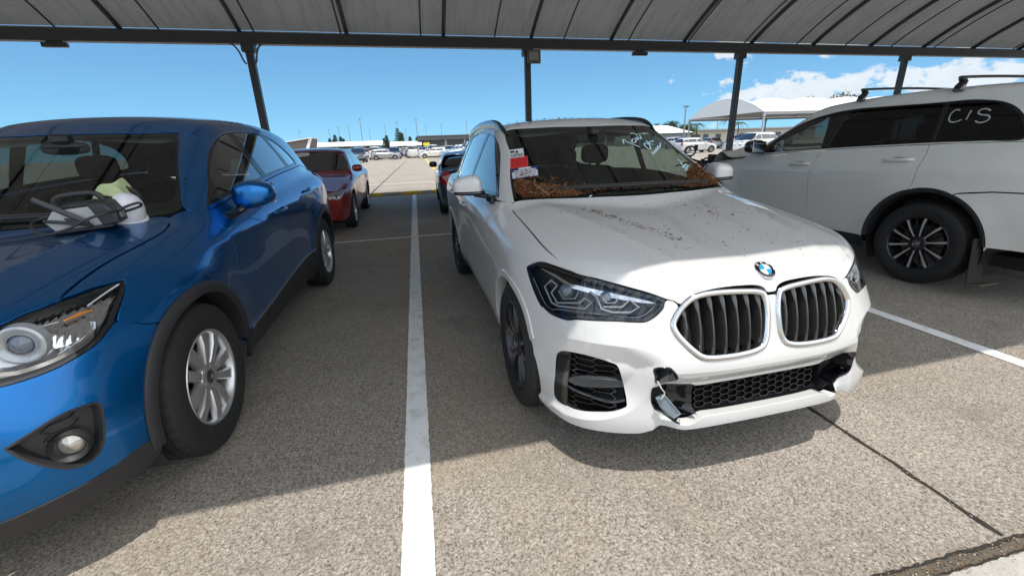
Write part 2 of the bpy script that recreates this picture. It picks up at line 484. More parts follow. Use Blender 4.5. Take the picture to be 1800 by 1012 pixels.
def simple(name, col, rough=.5, metal=0., coat=0., spec=.5, var=.0, vscale=20, bump=0., bscale=200, rvar=0.0):
    if name in MATS: return MATS[name]
    t = NT(name); c = col
    if var > 0:
        nz = t.noise(vscale, 5)
        c = t.mix(nz, tuple(max(0, q*(1-var)) for q in col), tuple(min(1, q*(1+var)) for q in col))
    r = rough
    if rvar > 0:
        r = t.n('ShaderNodeMapRange', {0: t.noise(vscale*.7, 4), 3: max(0, rough-rvar), 4: min(1, rough+rvar)}).outputs[0]
    b = t.bsdf(Base_Color=c, Roughness=r, Metallic=metal, Coat_Weight=coat, Coat_Roughness=.03, Specular_IOR_Level=spec)
    if bump > 0: t.set(b, 'Normal', t.bump(t.noise(bscale, 3), bump, .004))
    MATS[name] = t.m; return t.m
# ---------------------------------------------------------------- shared materials
def paint(name, col, metal=0.0, rough=.32, dirt=.06, flake=False, dust=(.42, .38, .32), cior=1.5):
    t = NT(name)
    n1 = t.noise(3.0, 6, .65); n2 = t.noise(60, 4, .6)
    d = t.math('MULTIPLY', t.ramp(n1, [(.42, (0, 0, 0)), (.75, (1, 1, 1))]), dirt*2.2)
    d = t.math('ADD', d, t.math('MULTIPLY', t.ramp(n2, [(.60, (0, 0, 0)), (.74, (1, 1, 1))]), dirt))
    c = t.mix(d, col, dust)
    b = t.bsdf(Base_Color=c, Roughness=rough, Metallic=metal, Coat_Weight=1.0, Coat_Roughness=.025, Coat_IOR=cior)
    t.set(b, 'Coat Roughness', t.math('ADD', t.math('MULTIPLY', d, .5), .02))
    if flake:
        v = t.n('ShaderNodeTexVoronoi', {'Scale': 2600.0}); t.set(v, 'Vector', t.obj())
        nn = t.n('ShaderNodeNormalMap') if False else None
        bp = t.n('ShaderNodeBump', {'Strength': .10, 'Distance': .0004, 'Height': v.outputs[0]})
        t.set(b, 'Normal', bp.outputs[0])
    return t.m
M_WHITE = paint('white_paint', (.585, .585, .575), rough=.35, dirt=.07)
M_PEARL = paint('pearl_white_paint', (.76, .745, .71), rough=.35, dirt=.06)
M_BLUE = paint('blue_metallic_paint', (.0, .135, .42), metal=.85, rough=.26, dirt=.004, flake=True, cior=1.36)
M_RED = paint('dark_red_paint', (.30, .012, .012), metal=.35, rough=.32, dirt=.06)
M_STEEL = paint('slate_blue_paint', (.07, .115, .18), metal=.5, rough=.32, dirt=.05)
M_GLOSSK = simple('gloss_black_plastic', (.010, .010, .011), .10, coat=.4)
M_TRIM = simple('matt_black_plastic', (.022, .022, .024), .55, var=.25, vscale=40, bump=.12, bscale=900)
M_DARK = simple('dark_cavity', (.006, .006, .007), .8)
M_RUBBER = simple('tyre_rubber', (.016, .016, .016), .72, var=.35, vscale=14, bump=.15, bscale=300)
M_CHROME = simple('chrome', (.64, .64, .65), .06, metal=1)
M_ALLOY = simple('silver_alloy', (.58, .58, .59), .32, metal=.8, var=.12, vscale=8, rvar=.08)
M_DALLOY = simple('grey_alloy', (.05, .05, .055), .30, metal=.7)
M_MACH = simple('machined_alloy', (.62, .62, .63), .18, metal=1)
M_DISC = simple('brake_disc_steel', (.22, .19, .17), .45, metal=.9, var=.3, vscale=30)
M_SEAT = simple('grey_seat_fabric', (.035, .035, .037), .85, var=.3, vscale=60)
M_DASH = simple('dashboard_vinyl', (.016, .016, .017), .6)
def glassmat(name, tint, k=1.0, rough=.0):
    """thin automotive glass: tinted see-through under a mirror-like dielectric skin"""
    t = NT(name)
    tr = t.n('ShaderNodeBsdfTransparent', {'Color': tint})
    gl = t.n('ShaderNodeBsdfGlossy', {'Color': (1, 1, 1), 'Roughness': rough})
    geo = t.n('ShaderNodeNewGeometry')
    lw = t.n('ShaderNodeFresnel', {'IOR': t.math('ADD', t.math('MULTIPLY', geo.outputs['Backfacing'], 1/1.5-1.5), 1.5)})
    f = t.math('ADD', t.math('MULTIPLY', lw.outputs[0], k), .0, True)
    mx = t.n('ShaderNodeMixShader'); t.set(mx, 0, f)
    t.t.links.new(tr.outputs[0], mx.inputs[1]); t.t.links.new(gl.outputs[0], mx.inputs[2])
    t.t.links.new(mx.outputs[0], t.out.inputs[0]); return t.m
M_GLASS = glassmat('windscreen_glass', (.50, .58, .54))
M_TINT = glassmat('tinted_side_glass', (.22, .25, .25), 2.4)
M_CLEARISH = glassmat('green_side_glass', (.48, .56, .53), 1.7)
M_PRIV = glassmat('privacy_glass', (.035, .04, .042), 1.0)
M_LENS = glassmat('lamp_lens', (.93, .94, .94), .9)
M_LAMPK = simple('lamp_housing_black', (.012, .013, .015), .25)
M_REFL = simple('lamp_reflector', (.75, .76, .78), .14, metal=1)
M_DRL = simple('light_guide_plastic', (.62, .64, .66), .25, coat=.5)
M_AMBER = simple('amber_plastic', (.62, .20, .02), .2, coat=.6)
M_REDLENS = simple('red_lens', (.42, .012, .014), .12, coat=1)
M_MIRROR = simple('mirror_glass', (.85, .87, .9), .02, metal=1)

def _facet():
    t = NT('faceted_reflector'); v = t.n('ShaderNodeTexVoronoi', {'Scale': 75.0, 'Vector': t.obj()}, feature='F1')
    w = t.n('ShaderNodeTexWave', {'Scale': 28.0, 'Distortion': 1.5, 'Vector': t.obj()})
    b = t.bsdf(Base_Color=(.82, .83, .85), Metallic=1.0, Roughness=.10)
    t.set(b, 'Normal', t.bump(t.math('ADD', v.outputs['Color'], t.math('MULTIPLY', w.outputs[0], .12)), .8, .006)); return t.m
M_FACET = _facet()
# ---------------------------------------------------------------- car part builders
def curve_on(field, mode, pts, off=0.0, closed=False, step=.02, ax=.9, res=True):
    """polyline given in the panel's own coordinates -> points and normals on the body"""
    sc = cres(pts, closed, step) if res else np.asarray([p[:2] for p in pts], float)
    o, d, (a, b) = rays(mode, sc, ax); P = field.march(o, d, a, b, off)
    ok = ~np.isnan(P).any(1); P = P[ok]
    return P, field.normal(P), sc[ok]
def ring(field, mode, outline, prof, step=.02, ax=.9, closed=True, off=0.0, flip=1, res=True, tow=None):
    """moulding swept along an outline on the body: prof = [(inwards, height)]"""
    P, N, uv = curve_on(field, mode, outline, off, closed, step, ax, res)
    n = len(P)
    T = (np.roll(P, -1, 0)-np.roll(P, 1, 0)) if closed else np.gradient(P, axis=0)
    T /= np.maximum(np.linalg.norm(T, axis=1), 1e-9)[:, None]
    B = np.cross(N, T); B /= np.maximum(np.linalg.norm(B, axis=1), 1e-9)[:, None]
    if closed:
        c = P.mean(0)
        if ((c-P)*B).sum() < 0: B = -B
    elif tow is not None and ((np.array(tow)-P)*B).sum() < 0: B = -B
    B = B*flip
    m = len(prof); V = []
    for a, h in prof: V.append(P+B*a+N*h)
    V = np.concatenate(V); F = []
    for i in range(m-1):
        for k in range(n if closed else n-1):
            l = (k+1) % n; F.append((i*n+k, i*n+l, (i+1)*n+l, (i+1)*n+k))
    # orient so that the middle strip faces along N
    i = max(range(m-1), key=lambda q: abs(prof[q+1][0]-prof[q][0])); q = F[i*(n if closed else n-1)]
    fn = np.cross(V[q[1]]-V[q[0]], V[q[3]]-V[q[0]])
    s = (prof[i+1][0]-prof[i][0])
    if fn@N[0] < 0: F = [f[::-1] for f in F]
    return MB().add(V, F)
def honeycomb(field, mode, poly, cw, ch, bar=.0035, depth=.018, off=.015, ax=.9):
    poly = np.asarray([p[:2] for p in poly], float)
    lo, hi = poly.min(0), poly.max(0); s = cw*.22; seg = []
    # pointed-side hexagons: width cw, height ch, horizontal pitch (cw-s), columns offset by ch/2
    nx = int((hi[0]-lo[0])/(cw-s))+3; ny = int((hi[1]-lo[1])/ch)+3
    for i in range(-1, nx):
        for j in range(-1, ny):
            x = lo[0]+i*(cw-s); y = lo[1]+j*ch+(ch/2 if i % 2 else 0)
            A = (x-cw/2+s, y+ch/2); B = (x+cw/2-s, y+ch/2); Cc = (x+cw/2, y); D = (x+cw/2-s, y-ch/2)
            seg += [(A, B), (B, Cc), (Cc, D)]
    S = np.array(seg); mid = S.mean(1)
    S = S[(poly_sdf(S[:, 0], poly) < .004) & (poly_sdf(S[:, 1], poly) < .004)]
    n = len(S); pts = S.reshape(-1, 2)
    o, d, (a, b) = rays(mode, pts, ax); P = field.march(o, d, a, b, off); N = field.normal(P)
    P = P.reshape(n, 2, 3); N = N.reshape(n, 2, 3); mb = MB()
    for k in range(n):
        if np.isnan(P[k]).any(): continue
        p, q2 = P[k]; n0, n1 = N[k]; t = q2-p; L = np.linalg.norm(t)
        if L < 1e-6: continue
        t /= L; w0 = np.cross(t, n0)*bar/2; w1 = np.cross(t, n1)*bar/2
        p = p-t*bar*.4; q2 = q2+t*bar*.4
        V = [p+w0-n0*depth, p+w0*.7, p-w0*.7, p-w0-n0*depth, q2+w1-n1*depth, q2+w1*.7, q2-w1*.7, q2-w1-n1*depth]
        mb.add(V, [(0, 4, 5, 1), (1, 5, 6, 2), (2, 6, 7, 3)], smooth=False)
    return mb
def ribbon(field, mode, pts, w, off, ax=.9, step=.01, res=False, th=.0008):
    P, N, _ = curve_on(field, mode, pts, off, False, step, ax, True)
    T = np.gradient(P, axis=0); T /= np.maximum(np.linalg.norm(T, axis=1), 1e-9)[:, None]
    B = np.cross(N, T); n = len(P); wv = w*(.8+.4*np.sin(np.arange(n)*1.7)**2)[:, None]/2
    V = np.concatenate([P-B*wv, P+N*th, P+B*wv]); F = []
    for k in range(n-1): F += [(k, k+1, n+k+1, n+k), (n+k, n+k+1, 2*n+k+1, 2*n+k)]
    return MB().add(V, F)
def superell(c, hs, e=(2.6, 2.6), n=28, m=18, shear=None):
    """rounded solid; shear: function applied to unit points"""
    V = []; F = []
    def sp(v, p): return math.copysign(abs(v)**p, v)
    for i in range(m+1):
        a = -math.pi/2+math.pi*i/m
        for k in range(n):
            b = 2*math.pi*k/n
            p = np.array([sp(math.cos(a), 2/e[0])*sp(math.cos(b), 2/e[1]), sp(math.cos(a), 2/e[0])*sp(math.sin(b), 2/e[1]), sp(math.sin(a), 2/e[0])])
            if shear: p = np.array(shear(p))
            V.append(np.array(c)+p*np.array(hs))
    for i in range(m):
        for k in range(n):
            l = (k+1) % n; F.append((i*n+k, i*n+l, (i+1)*n+l, (i+1)*n+k))
    return MB().add(V, F)
def wheel_parts(name, R_, W, rr, spokes, mats, cap='', tread=True, x_face=None):
    """a wheel with its outer face towards +x: returns an Empty with tyre, rim, hub cap, brake disc"""
    root = empty(name)
    h = W/2; t = MB(); na = 144
    prof = [(-h+.012, rr-.004), (-h+.004, rr+.012), (-h-.004, (rr+R_)/2), (-h+.004, R_-.030), (-h+.014, R_-.012), (-h+.03, R_-.003)]
    for g in (-.055, -.018, .018, .055):
        prof += [(g*W/.225-.005, R_), (g*W/.225-.004, R_-.007), (g*W/.225+.004, R_-.007), (g*W/.225+.005, R_)]
    prof += [(h-.03, R_-.003), (h-.014, R_-.012), (h-.004, R_-.030), (h+.004, (rr+R_)/2+.012), (h+.0045, (rr+R_)/2), (h+.003, (rr+R_)/2-.012), (h-.004, rr+.014), (h-.010, rr+.002), (h-.016, rr-.004)]
    V = []; m = len(prof)
    for i, (a, r) in enumerate(prof):
        for k in range(na):
            th = 2*math.pi*k/na; r2 = r
            if tread and i in (4, 5, m-9, m-10) and k % 4 == 0: r2 = r-.007
            z = r2*math.cos(th)
            V.append((a, r2*math.sin(th), max(z, -R_+.003)))
    F = [(i*na+k, i*na+(k+1) % na, (i+1)*na+(k+1) % na, (i+1)*na+k) for i in range(m-1) for k in range(na)]
    t.add(V, [f[::-1] for f in F]); t.build('tyre', mats['tyre'], root, 30)
    xf = h-.012 if x_face is None else x_face
    rim = MB()
    rim.lathe([(h-.010, rr+.004), (h-.006, rr), (h-.008, rr-.006), (h-.016, rr-.012), (h-.05, rr-.018), (0, rr-.03), (-h+.02, rr-.012)][::-1], 72, 'x')
    for (st, ang) in spokes:
        ca, sa = math.cos(ang), math.sin(ang); n = len(st); V = []
        for (r, tc, hw, a, dp, *mm) in st:
            for (u, x) in ((-hw*1.12, a-dp), (-hw, a-.006), (-hw+.004, a), (hw-.004, a), (hw, a-.006), (hw*1.12, a-dp)):
                y, z = tc+u, r; V.append((x, y*ca+z*sa, -y*sa+z*ca))
        b = len(rim.v); F = []; MI = []
        for i in range(n-1):
            for k in range(5): F.append((i*6+k, (i+1)*6+k, (i+1)*6+k+1, i*6+k+1)); MI.append(1 if k in (2,) and len(mats['rim']) > 1 and len(st[0]) < 6 else 0)
        F.append((0, 1, 2, 3, 4, 5)); F.append(tuple((n-1)*6+k for k in range(5, -1, -1))); MI += [0, 0]
        rim.v += V; rim.n += [None]*len(V)
        for f, mi in zip(F, MI): rim.f.append(tuple(b+i for i in f)); rim.m.append(mi); rim.sm.append(False)
    rim.lathe([(xf-.045, .075), (xf-.012, .072), (xf-.006, .066), (xf-.004, .034)][::-1], 40, 'x')
    for k in range(5):
        a = 2*math.pi*(k+.5)/5
        rim.lathe([(xf-.004, .0), (xf-.004, .007), (xf-.006, .009), (xf-.02, .010)], 10, 'x', 0, (0, .050*math.sin(a), .050*math.cos(a)))
    r_o = rim.build('rim', mats['rim'], root, 35)
    hc = MB(); hc.lathe([(xf-.006, .034), (xf-.001, .033), (xf+.001, .030), (xf+.002, .0)][::-1], 32, 'x')
    if cap == 'round':
        hc.lathe([(xf+.0015, .030), (xf+.0022, .0285), (xf+.0022, .026), (xf+.0015, .025)][::-1], 32, 'x', 1)
        hc.lathe([(xf+.0015, .014), (xf+.003, .012), (xf+.003, .008), (xf+.0015, .007)][::-1], 24, 'x', 1)
    hc.build('hub_cap', mats['cap'], root, 35)
    bd = MB(); bd.lathe([(h-.11, .06), (h-.085, .07), (h-.085, rr*.70), (h-.11, rr*.70)][::-1], 48, 'x')
    bd.box((h-.09, -.02, rr*.55), (.07, .15, .075), mi=1, bev=.012)
    bd.build('brake_disc', [M_DISC, M_TRIM], root, 35)
    return root
def place_wheels(proto, car, spots, dual=None):
    """spots: (x, y, R, spin) ; the outer face follows the sign of x"""
    for i, (x, y, z, spin) in enumerate(spots):
        w = proto if i == 0 else copy_tree(proto)
        w.parent = car; w.location = (x, y, z)
        w.rotation_euler = (spin, 0, 0 if x > 0 else math.pi)
def wheel_well(y, z, r, x0, x1):
    m = MB(); pr = []
    n = 20; V = []
    for a in range(n+1):
        t = R(-30+240*a/n)
        for x in (x0, x1): V.append((x, y+r*math.cos(t), z+r*math.sin(t)))
    F = [(2*i, 2*i+2, 2*i+3, 2*i+1) for i in range(n)]
    m.add(V, F); b = len(m.v)
    m.add([(x0, y, z)]+[(x0, y+r*math.cos(R(-30+240*a/n)), z+r*math.sin(R(-30+240*a/n))) for a in range(n+1)], [(0, a+1, a+2) for a in range(n)])
    return m
def add_wells(car, r, yf, yr, z, x0=.58, x1=.86):
    for y in (yf, yr): both('wheel_arch_liner', wheel_well(y, z, r, x0, x1), M_TRIM, car, 40)
def interior(car, dash_y, dash_z, seat_y, seat_x=.38, z0=.30, rear_y=None, wheel_side=-1, hw=.68, roof_z=1.42):
    b = MB(); b.box((0, (dash_y+seat_y+1.3)/2+.2, z0+.02), (hw*2, 2.9, .06)); b.build('cabin_floor', M_DARK, car)
    d = MB()
    prof = [(-.10, -.40), (-.10, -.06), (.02, .0), (.20, .02), (.34, -.02), (.38, -.10), (.34, -.22), (.30, -.42)]
    n = 17; V = []
    for i in range(n):
        x = -hw+2*hw*i/(n-1); e = .04*math.exp(-((x-wheel_side*.36)/.2)**2)
        for (y, z) in prof: V.append((x, dash_y+y+.10*(x/hw)**2*.6, dash_z+z+(e if z > -.1 else 0)))
    k = len(prof); d.add(V, [(i*k+j, (i+1)*k+j, (i+1)*k+j+1, i*k+j+1) for i in range(n-1) for j in range(k-1)])
    d.box((0, dash_y+.30, dash_z+.02), (.26, .03, .13), bev=.01)
    d.build('dashboard', M_DASH, car, 50)
    sw = MB(); c = np.array([wheel_side*.37, dash_y+.52, dash_z-.03]); tl = R(25)
    ring_ = [c+np.array([.185*math.cos(a), -.185*math.sin(a)*math.sin(tl)*-1, .185*math.sin(a)*math.cos(tl)]) for a in np.linspace(0, 2*math.pi, 33)[:-1]]
    sw.tube(ring_, .016, 8, closed=True); sw.add(*[(lambda q: (q.v, q.f))(superell(c, (.075, .035, .06)))][0])
    for a in (0, math.pi, -math.pi/2):
        sw.tube([c, c+np.array([.18*math.cos(a), .18*math.sin(a)*math.sin(tl), .18*math.sin(a)*math.cos(tl)])], .014, 6)
    sw.build('steering_wheel', M_DASH, car, 50)
    def seat(x, y, w, h, name, heads=((0, .13),)):
        s = MB()
        q = superell((x, y, z0+.26), (w/2, .26, .10), (4, 4)); s.add(q.v, q.f)
        q = superell((x, y+.30, z0+.26+h/2), (w/2, .075, h/2), (4, 4), shear=lambda p: (p[0]*(1-.10*max(0, p[2])), p[1]+p[2]*1.0, p[2])); s.add(q.v, q.f)
        for hx, hwid in heads:
            q = superell((x+hx, y+.38, z0+.26+h+.10), (hwid, .05, .085), (3.4, 3.4)); s.add(q.v, q.f)
            s.tube([(x+hx-.05, y+.37, z0+.26+h-.04), (x+hx-.05, y+.38, z0+.26+h+.06)], .008, 6); s.tube([(x+hx+.05, y+.37, z0+.26+h-.04), (x+hx+.05, y+.38, z0+.26+h+.06)], .008, 6)
        s.build(name, M_SEAT, car, 60)
    seat(-seat_x, seat_y, .50, .58, 'seat'); seat(seat_x, seat_y, .50, .58, 'seat')
    if rear_y: seat(0, rear_y, 1.24, .54, 'rear_seat', ((-.42, .12), (0, .10), (.42, .12)))
def wiper(mb, p0, p1, p2, field, w=.012):
    mb.tube([p0, p1], [.012, .008], 8); 
def text_mesh(name, body, size, mat, parent, loc, rot, ext=.0006):
    cu = bpy.data.curves.new(name, 'FONT'); cu.body = body; cu.size = size; cu.extrude = ext; cu.align_x = 'CENTER'; cu.align_y = 'CENTER'
    ob = bpy.data.objects.new(name, cu); COL.objects.link(ob)
    dg = bpy.context.evaluated_depsgraph_get(); me = bpy.data.meshes.new_from_object(ob.evaluated_get(dg))
    bpy.data.objects.remove(ob); o = link(name, me, None, parent); me.materials.clear(); me.materials.append(mat)
    o.matrix_basis = Matrix.Translation(loc) @ rot; return o
def frame_rot(nrm, up=(0, 0, 1)):
    """rotation whose z axis is nrm and whose y axis leans towards up"""
    z = Vector(nrm).normalized(); y = Vector(up); y = (y-z*y.dot(z)).normalized(); x = y.cross(z)
    return Matrix(((x.x, y.x, z.x), (x.y, y.y, z.y), (x.z, y.z, z.z)))
def cavity(field, car, outline, mode='cyl', off=.09, h=.08, ax=.9, name='engine_bay_shroud'):
    return shell(field, mode, outline, gap=0, off=off, h=h, rim=0, ax=ax).build(name, M_DARK, car, None)
# ---------------------------------------------------------------- white compact SUV: body field
def make_x1_field(ledge=.040):
    S = Tab([-.8, -.45, 0, .45, .9, 1.5, 2.2, 2.67, 3.1, 3.5], [.18, .32, .5, .65, .8, .92, 1.02, 1.12], [
        [.76, .80, .80, .79, .76, .72, .68, .64],
        [.82, .86, .875, .872, .85, .81, .76, .70],
        [.86, .885, .900, .905, .893, .862, .81, .75],
        [.84, .875, .888, .895, .898, .882, .845, .80],
        [.81, .866, .878, .888, .900, .902, .872, .835],
        [.80, .864, .876, .886, .898, .906, .882, .848],
        [.81, .866, .880, .890, .902, .908, .886, .852],
        [.84, .885, .900, .907, .909, .906, .885, .852],
        [.82, .865, .885, .892, .895, .890, .868, .836],
        [.76, .80, .83, .84, .84, .83, .81, .78]])
    F = Tab([0, .25, .45, .62, .76, .86], [.15, .28, .42, .50, .58, .72, .82, .9], [
        [-.775, -.815, -.800, -.822, -.805, -.768, -.735, -.695],
        [-.77, -.81, -.795, -.815, -.80, -.758, -.725, -.685],
        [-.745, -.78, -.768, -.782, -.765, -.715, -.675, -.635],
        [-.69, -.72, -.712, -.725, -.70, -.635, -.58, -.53],
        [-.58, -.61, -.61, -.61, -.575, -.49, -.41, -.34],
        [-.40, -.44, -.44, -.42, -.37, -.26, -.17, -.07]])
    Hd = Tab([0, .2, .45, .65, .8, .92], [-.75, -.6, -.4, 0, .4, .7, 1.2, 2, 3, 3.5], [
        [.860, .898, .932, .985, 1.028, 1.05, 1.06, 1.08, 1.10, 1.10],
        [.864, .903, .940, .994, 1.036, 1.058, 1.06, 1.08, 1.10, 1.10],
        [.850, .896, .940, 1.000, 1.044, 1.064, 1.06, 1.08, 1.10, 1.10],
        [.815, .866, .918, .985, 1.034, 1.056, 1.06, 1.08, 1.10, 1.10],
        [.745, .805, .865, .940, 1.000, 1.035, 1.05, 1.07, 1.09, 1.09],
        [.66, .73, .80, .88, .96, 1.01, 1.04, 1.06, 1.08, 1.08]])
    g0 = Spl([.3, .6, 1.2, 2.0, 2.8, 3.4], [.772, .800, .836, .846, .815, .735])
    Rf = Spl([1.0, 1.3, 1.8, 2.5, 3.2, 3.6], [1.53, 1.553, 1.570, 1.560, 1.505, 1.44])
    hz = Spl([-.8, -.3, .3, .7], [.30, .42, .58, .66])
    RP = [(.90, .24), (.90, .50), (.85, .555), (.79, .600), (.70, .614), (.58, .610), (.505, .596), (.455, .56), (.47, .47), (.53, .385), (.57, .345), (.65, .302), (.73, .270), (.80, .245)]
    RP = cres(RP, True, .02)
    global X1_RP; X1_RP = RP
    def f(P):
        x, y, z = P[:, 0], P[:, 1], P[:, 2]
        dF = np.zeros(len(P)); nr = (y < .2) & (z < .7) & (x < .95)
        if nr.any():
            xx, zz = x[nr], z[nr]
            d = -poly_sdf(np.stack([xx, zz], 1), RP)
            w = .075+.06*sstep(.60, .46, xx); w = w+(.020-w)*sstep(.36, .30, zz)*sstep(.54, .60, xx)
            q = np.clip(d/w, 0, 1); ml = sstep(.50, .62, xx); v = .05*(q*ml+q*q*(3-2*q)*(1-ml))
            v += sstep(.50, .44, xx)*.034*np.clip((.512-zz)/.067, 0, 1)-sstep(.47, .37, xx)*ledge*sstep(.332, .314, zz+.030*sstep(.32, .355, xx))
            dF[nr] = v
        side = x-S(y, z)-.007*np.exp(-np.abs(z-(.905+.012*y))/.045)*sstep(-.2, .5, y)
        fr = (F(x, z)+dF-y)*np.where(x > .5, .85, 1)
        hood = Hd(x, y)+.009*np.exp(-np.abs(x-hz(y))/.09)*sstep(.9, .45, y)
        top = (z-hood)*.97
        rear = y-(3.60-.30*x**2-.25*(z-.75)**2)
        side = side+dF*sstep(-.25, -.42, y)*.25
        low = smax(fr, top, .05)
        low = smax(low, side, .09)
        low = smax(smax(low, rear, .15), .195-z, .02)
        ws = (.290+1.94*(z-1.071)+.40*x**2-y)*.458
        rw = (y-(3.50-.62*(z-1.08)-.22*x**2))*.85
        cs = (x-(g0(y)-.40*(z-1.05)-.12*(z-1.05)**2))*.92
        rf = z-(Rf(y)-.09*x**2-.10*x**4)
        cab = smax(smax(smax(smax(rf, ws, .03), rw, .08), cs, .07), .97-z, .02)
        return smin(low, cab, .02)
    return Field(f)
X1F = make_x1_field(); X1G = make_x1_field(0.0)
def world_car(name, label, cat, X, Y, a, rot180=False):
    o = empty(name, (X, Y, 0), a+(math.pi if rot180 else 0)); return tag(o, label, cat)
def both(name, mb, mat, parent, auto=None):
    """a part built on the x>0 side and its twin on the other side"""
    a = mb.build(name, mat, parent, auto); b = flipx(mb).build(name, mat, parent, auto); return a, b
def K2(pts, z=None): return [tuple(p) for p in pts]
def on_side(Fd, pts, ax=.9):
    P, N, _ = curve_on(Fd, 'side', pts, res=False)
    return [(math.atan2(q[0], ax-q[1]), q[2]) for q in P]
def X1_LINES(cy):
    out = []
    for d in (-.0025, .0025):
        q = inset(X1_RP, d); q = q[(q[:, 0] > .52) & (q[:, 1] > .25)]
        brk = np.nonzero(np.linalg.norm(np.diff(q, axis=0), axis=1) > .05)[0]
        if len(brk): q = np.roll(q, -(brk[0]+1), 0)
        P, N, _ = curve_on(X1F, 'front', [tuple(p) for p in q], 0, False, .01, res=False)
        l = np.array([cy(*p) for p in P]); out += [l, l*[-1, 1]]
    for z in (.5145, .5095, .447, .443):
        l = np.array([cy(x, -.80, z) for x in (np.linspace(-.32, .32, 60) if z < .4 else np.linspace(-.44, .44, 70))]); out.append(l)
    return out
def build_x1():
    car = world_car('parked_car', 'white compact SUV with twin kidney grille, leaf litter and paper stickers on its windscreen', 'car', 1.304, 2.082, .02498)
    Fd = X1F
    KID = [(.016, .72), (.020, .76), (.032, .79), (.060, .803), (.11, .810), (.216, .816), (.294, .812), (.344, .797), (.380, .770), (.408, .737), (.427, .698),
           (.418, .662), (.393, .628), (.358, .592), (.325, .568), (.29, .560), (.21, .558), (.145, .560), (.085, .567), (.045, .583), (.025, .62), (.018, .67)]
    HL = [(-.847, -.181, .825), (-.825, -.221, .848), (-.801, -.269, .864), (-.767, -.352, .864), (-.726, -.435, .858), (-.642, -.545, .846), (-.557, -.619, .826),
          (-.486, -.666, .807), (-.433, -.695, .788), (-.446, -.702, .759), (-.471, -.702, .733), (-.498, -.699, .715), (-.521, -.693, .706), (-.636, -.634, .703),
          (-.742, -.541, .688), (-.763, -.514, .676), (-.789, -.466, .672), (-.812, -.413, .674), (-.83, -.356, .684), (-.839, -.315, .709), (-.846, -.255, .756), (-.848, -.207, .799)]
    HLx = [(-x, y, z) for x, y, z in HL]
    # ---- hood, seen along a 45 degree ray so that lip and top come in one sheet
    def dg(x, y, z): return (x, (y+z)/math.sqrt(2))
    hood = [dg(0, -.745, .783), dg(.022, -.745, .786)] + [dg(x, -.735, z+.008) for x, z in [(.032, .790), (.060, .807), (.11, .815), (.216, .821), (.294, .817), (.344, .802), (.380, .777)]]
    hood += [dg(.405, -.706, .781), dg(.433, -.695, .790)] + [dg(x, y, z+.004) for x, y, z in [(.486, -.666, .807), (.557, -.619, .826), (.642, -.545, .846), (.722, -.440, .858)]]
    hood += [dg(.761, -.268, .911), dg(.766, .08, .966), dg(.765, .387, 1.012), dg(.757, .440, 1.033), dg(.728, .462, 1.050), dg(.60, .415, 1.060), dg(.35, .335, 1.055), dg(0, .292, 1.048)]
    mb = shell(Fd, 'diag', sym(hood), gap=.0032, h=.022, rim=.018)
    hd = mb.build('bonnet', M_WHITE, car, None)
    # ---- bumper skin (cylindrical around (0,.9))
    def cy(x, y, z): return (math.atan2(x, .9-y), z)
    bum = [cy(0, -.83, .776), cy(.018, -.77, .776)]
    kl = KID[::-1]
    kl = KID[21:]+[] ; low = [KID[i] for i in (0, 21, 20, 19, 18, 17, 16, 15, 14, 13, 12, 11, 10, 9)]
    bum += [cy(x, -.76-.05*(.83-z), z-.003 if z < .65 else z) for x, z in low]
    bum += [cy(.395, -.715, .770), cy(.43, -.700, .785)]
    bum += [cy(x, y, z-.003) for x, y, z in HLx[9:18]] + [cy(.832, -.353, .684)]
    bum += on_side(Fd, [(-.352, .55), (-.350, .465)]+[(-.375*math.cos(R(a)), .343+.375*math.sin(R(a))) for a in (12, 0, -12, -21)])
    bum += [cy(.80, -.54, .207), cy(.70, -.67, .228), cy(.54, -.745, .237), cy(.508, -.76, .250), cy(.44, -.78, .262), cy(.36, -.80, .256), cy(.2, -.825, .262), cy(0, -.83, .262)]
    INT = [(.804, -.483, .508), (.79, -.509, .535), (.768, -.541, .545), (.712, -.609, .551), (.624, -.669, .531), (.611, -.677, .519), (.597, -.683, .476), (.582, -.693, .405), (.582, -.71, .366),
           (.588, -.715, .352), (.638, -.692, .323), (.713, -.628, .294), (.784, -.538, .272), (.806, -.49, .272), (.812, -.465, .30), (.809, -.475, .412)]
    MESH = [(0, -.78, .430), (.20, -.78, .429), (.308, -.77, .427), (.335, -.77, .440), (.40, -.762, .446), (.494, -.757, .456), (.504, -.752, .445), (.503, -.754, .383), (.488, -.76, .35), (.465, -.77, .325), (.43, -.775, .298), (.39, -.79, .281), (.350, -.80, .279), (.322, -.81, .292), (.295, -.82, .309), (.27, -.82, .312), (.1, -.82, .312), (0, -.82, .312)]
    DUCT = [(.504, -.752, .445), (.494, -.757, .456), (.40, -.762, .446), (.335, -.77, .440), (.322, -.77, .43), (.322, -.77, .367), (.322, -.80, .294), (.350, -.80, .281), (.39, -.79, .283), (.43, -.775, .300), (.465, -.77, .327), (.488, -.76, .35), (.503, -.754, .383)]
    TOW = [(-.497, -.748, .533), (-.453, -.775, .544), (-.438, -.781, .536), (-.410, -.78, .500), (-.408, -.77, .472), (-.488, -.76, .469), (-.497, -.755, .499)]
    holes = [[cy(*p) for p in INT], [cy(-p[0], p[1], p[2]) for p in INT][::-1], 
             [cy(*p) for p in sym([(p[0], p[1], p[2]) for p in MESH])] if False else [cy(*p) for p in MESH] + [cy(-p[0], p[1], p[2]) for p in MESH[::-1]][1:-1], [cy(*p) for p in TOW]]
    mb = shell(Fd, 'cyl', sym(bum), holes, gap=.0012, h=.014, rim=.02, hrim=.045, step=.014, lines=X1_LINES(cy))
    bp = mb.build('bumper', M_WHITE, car, None)
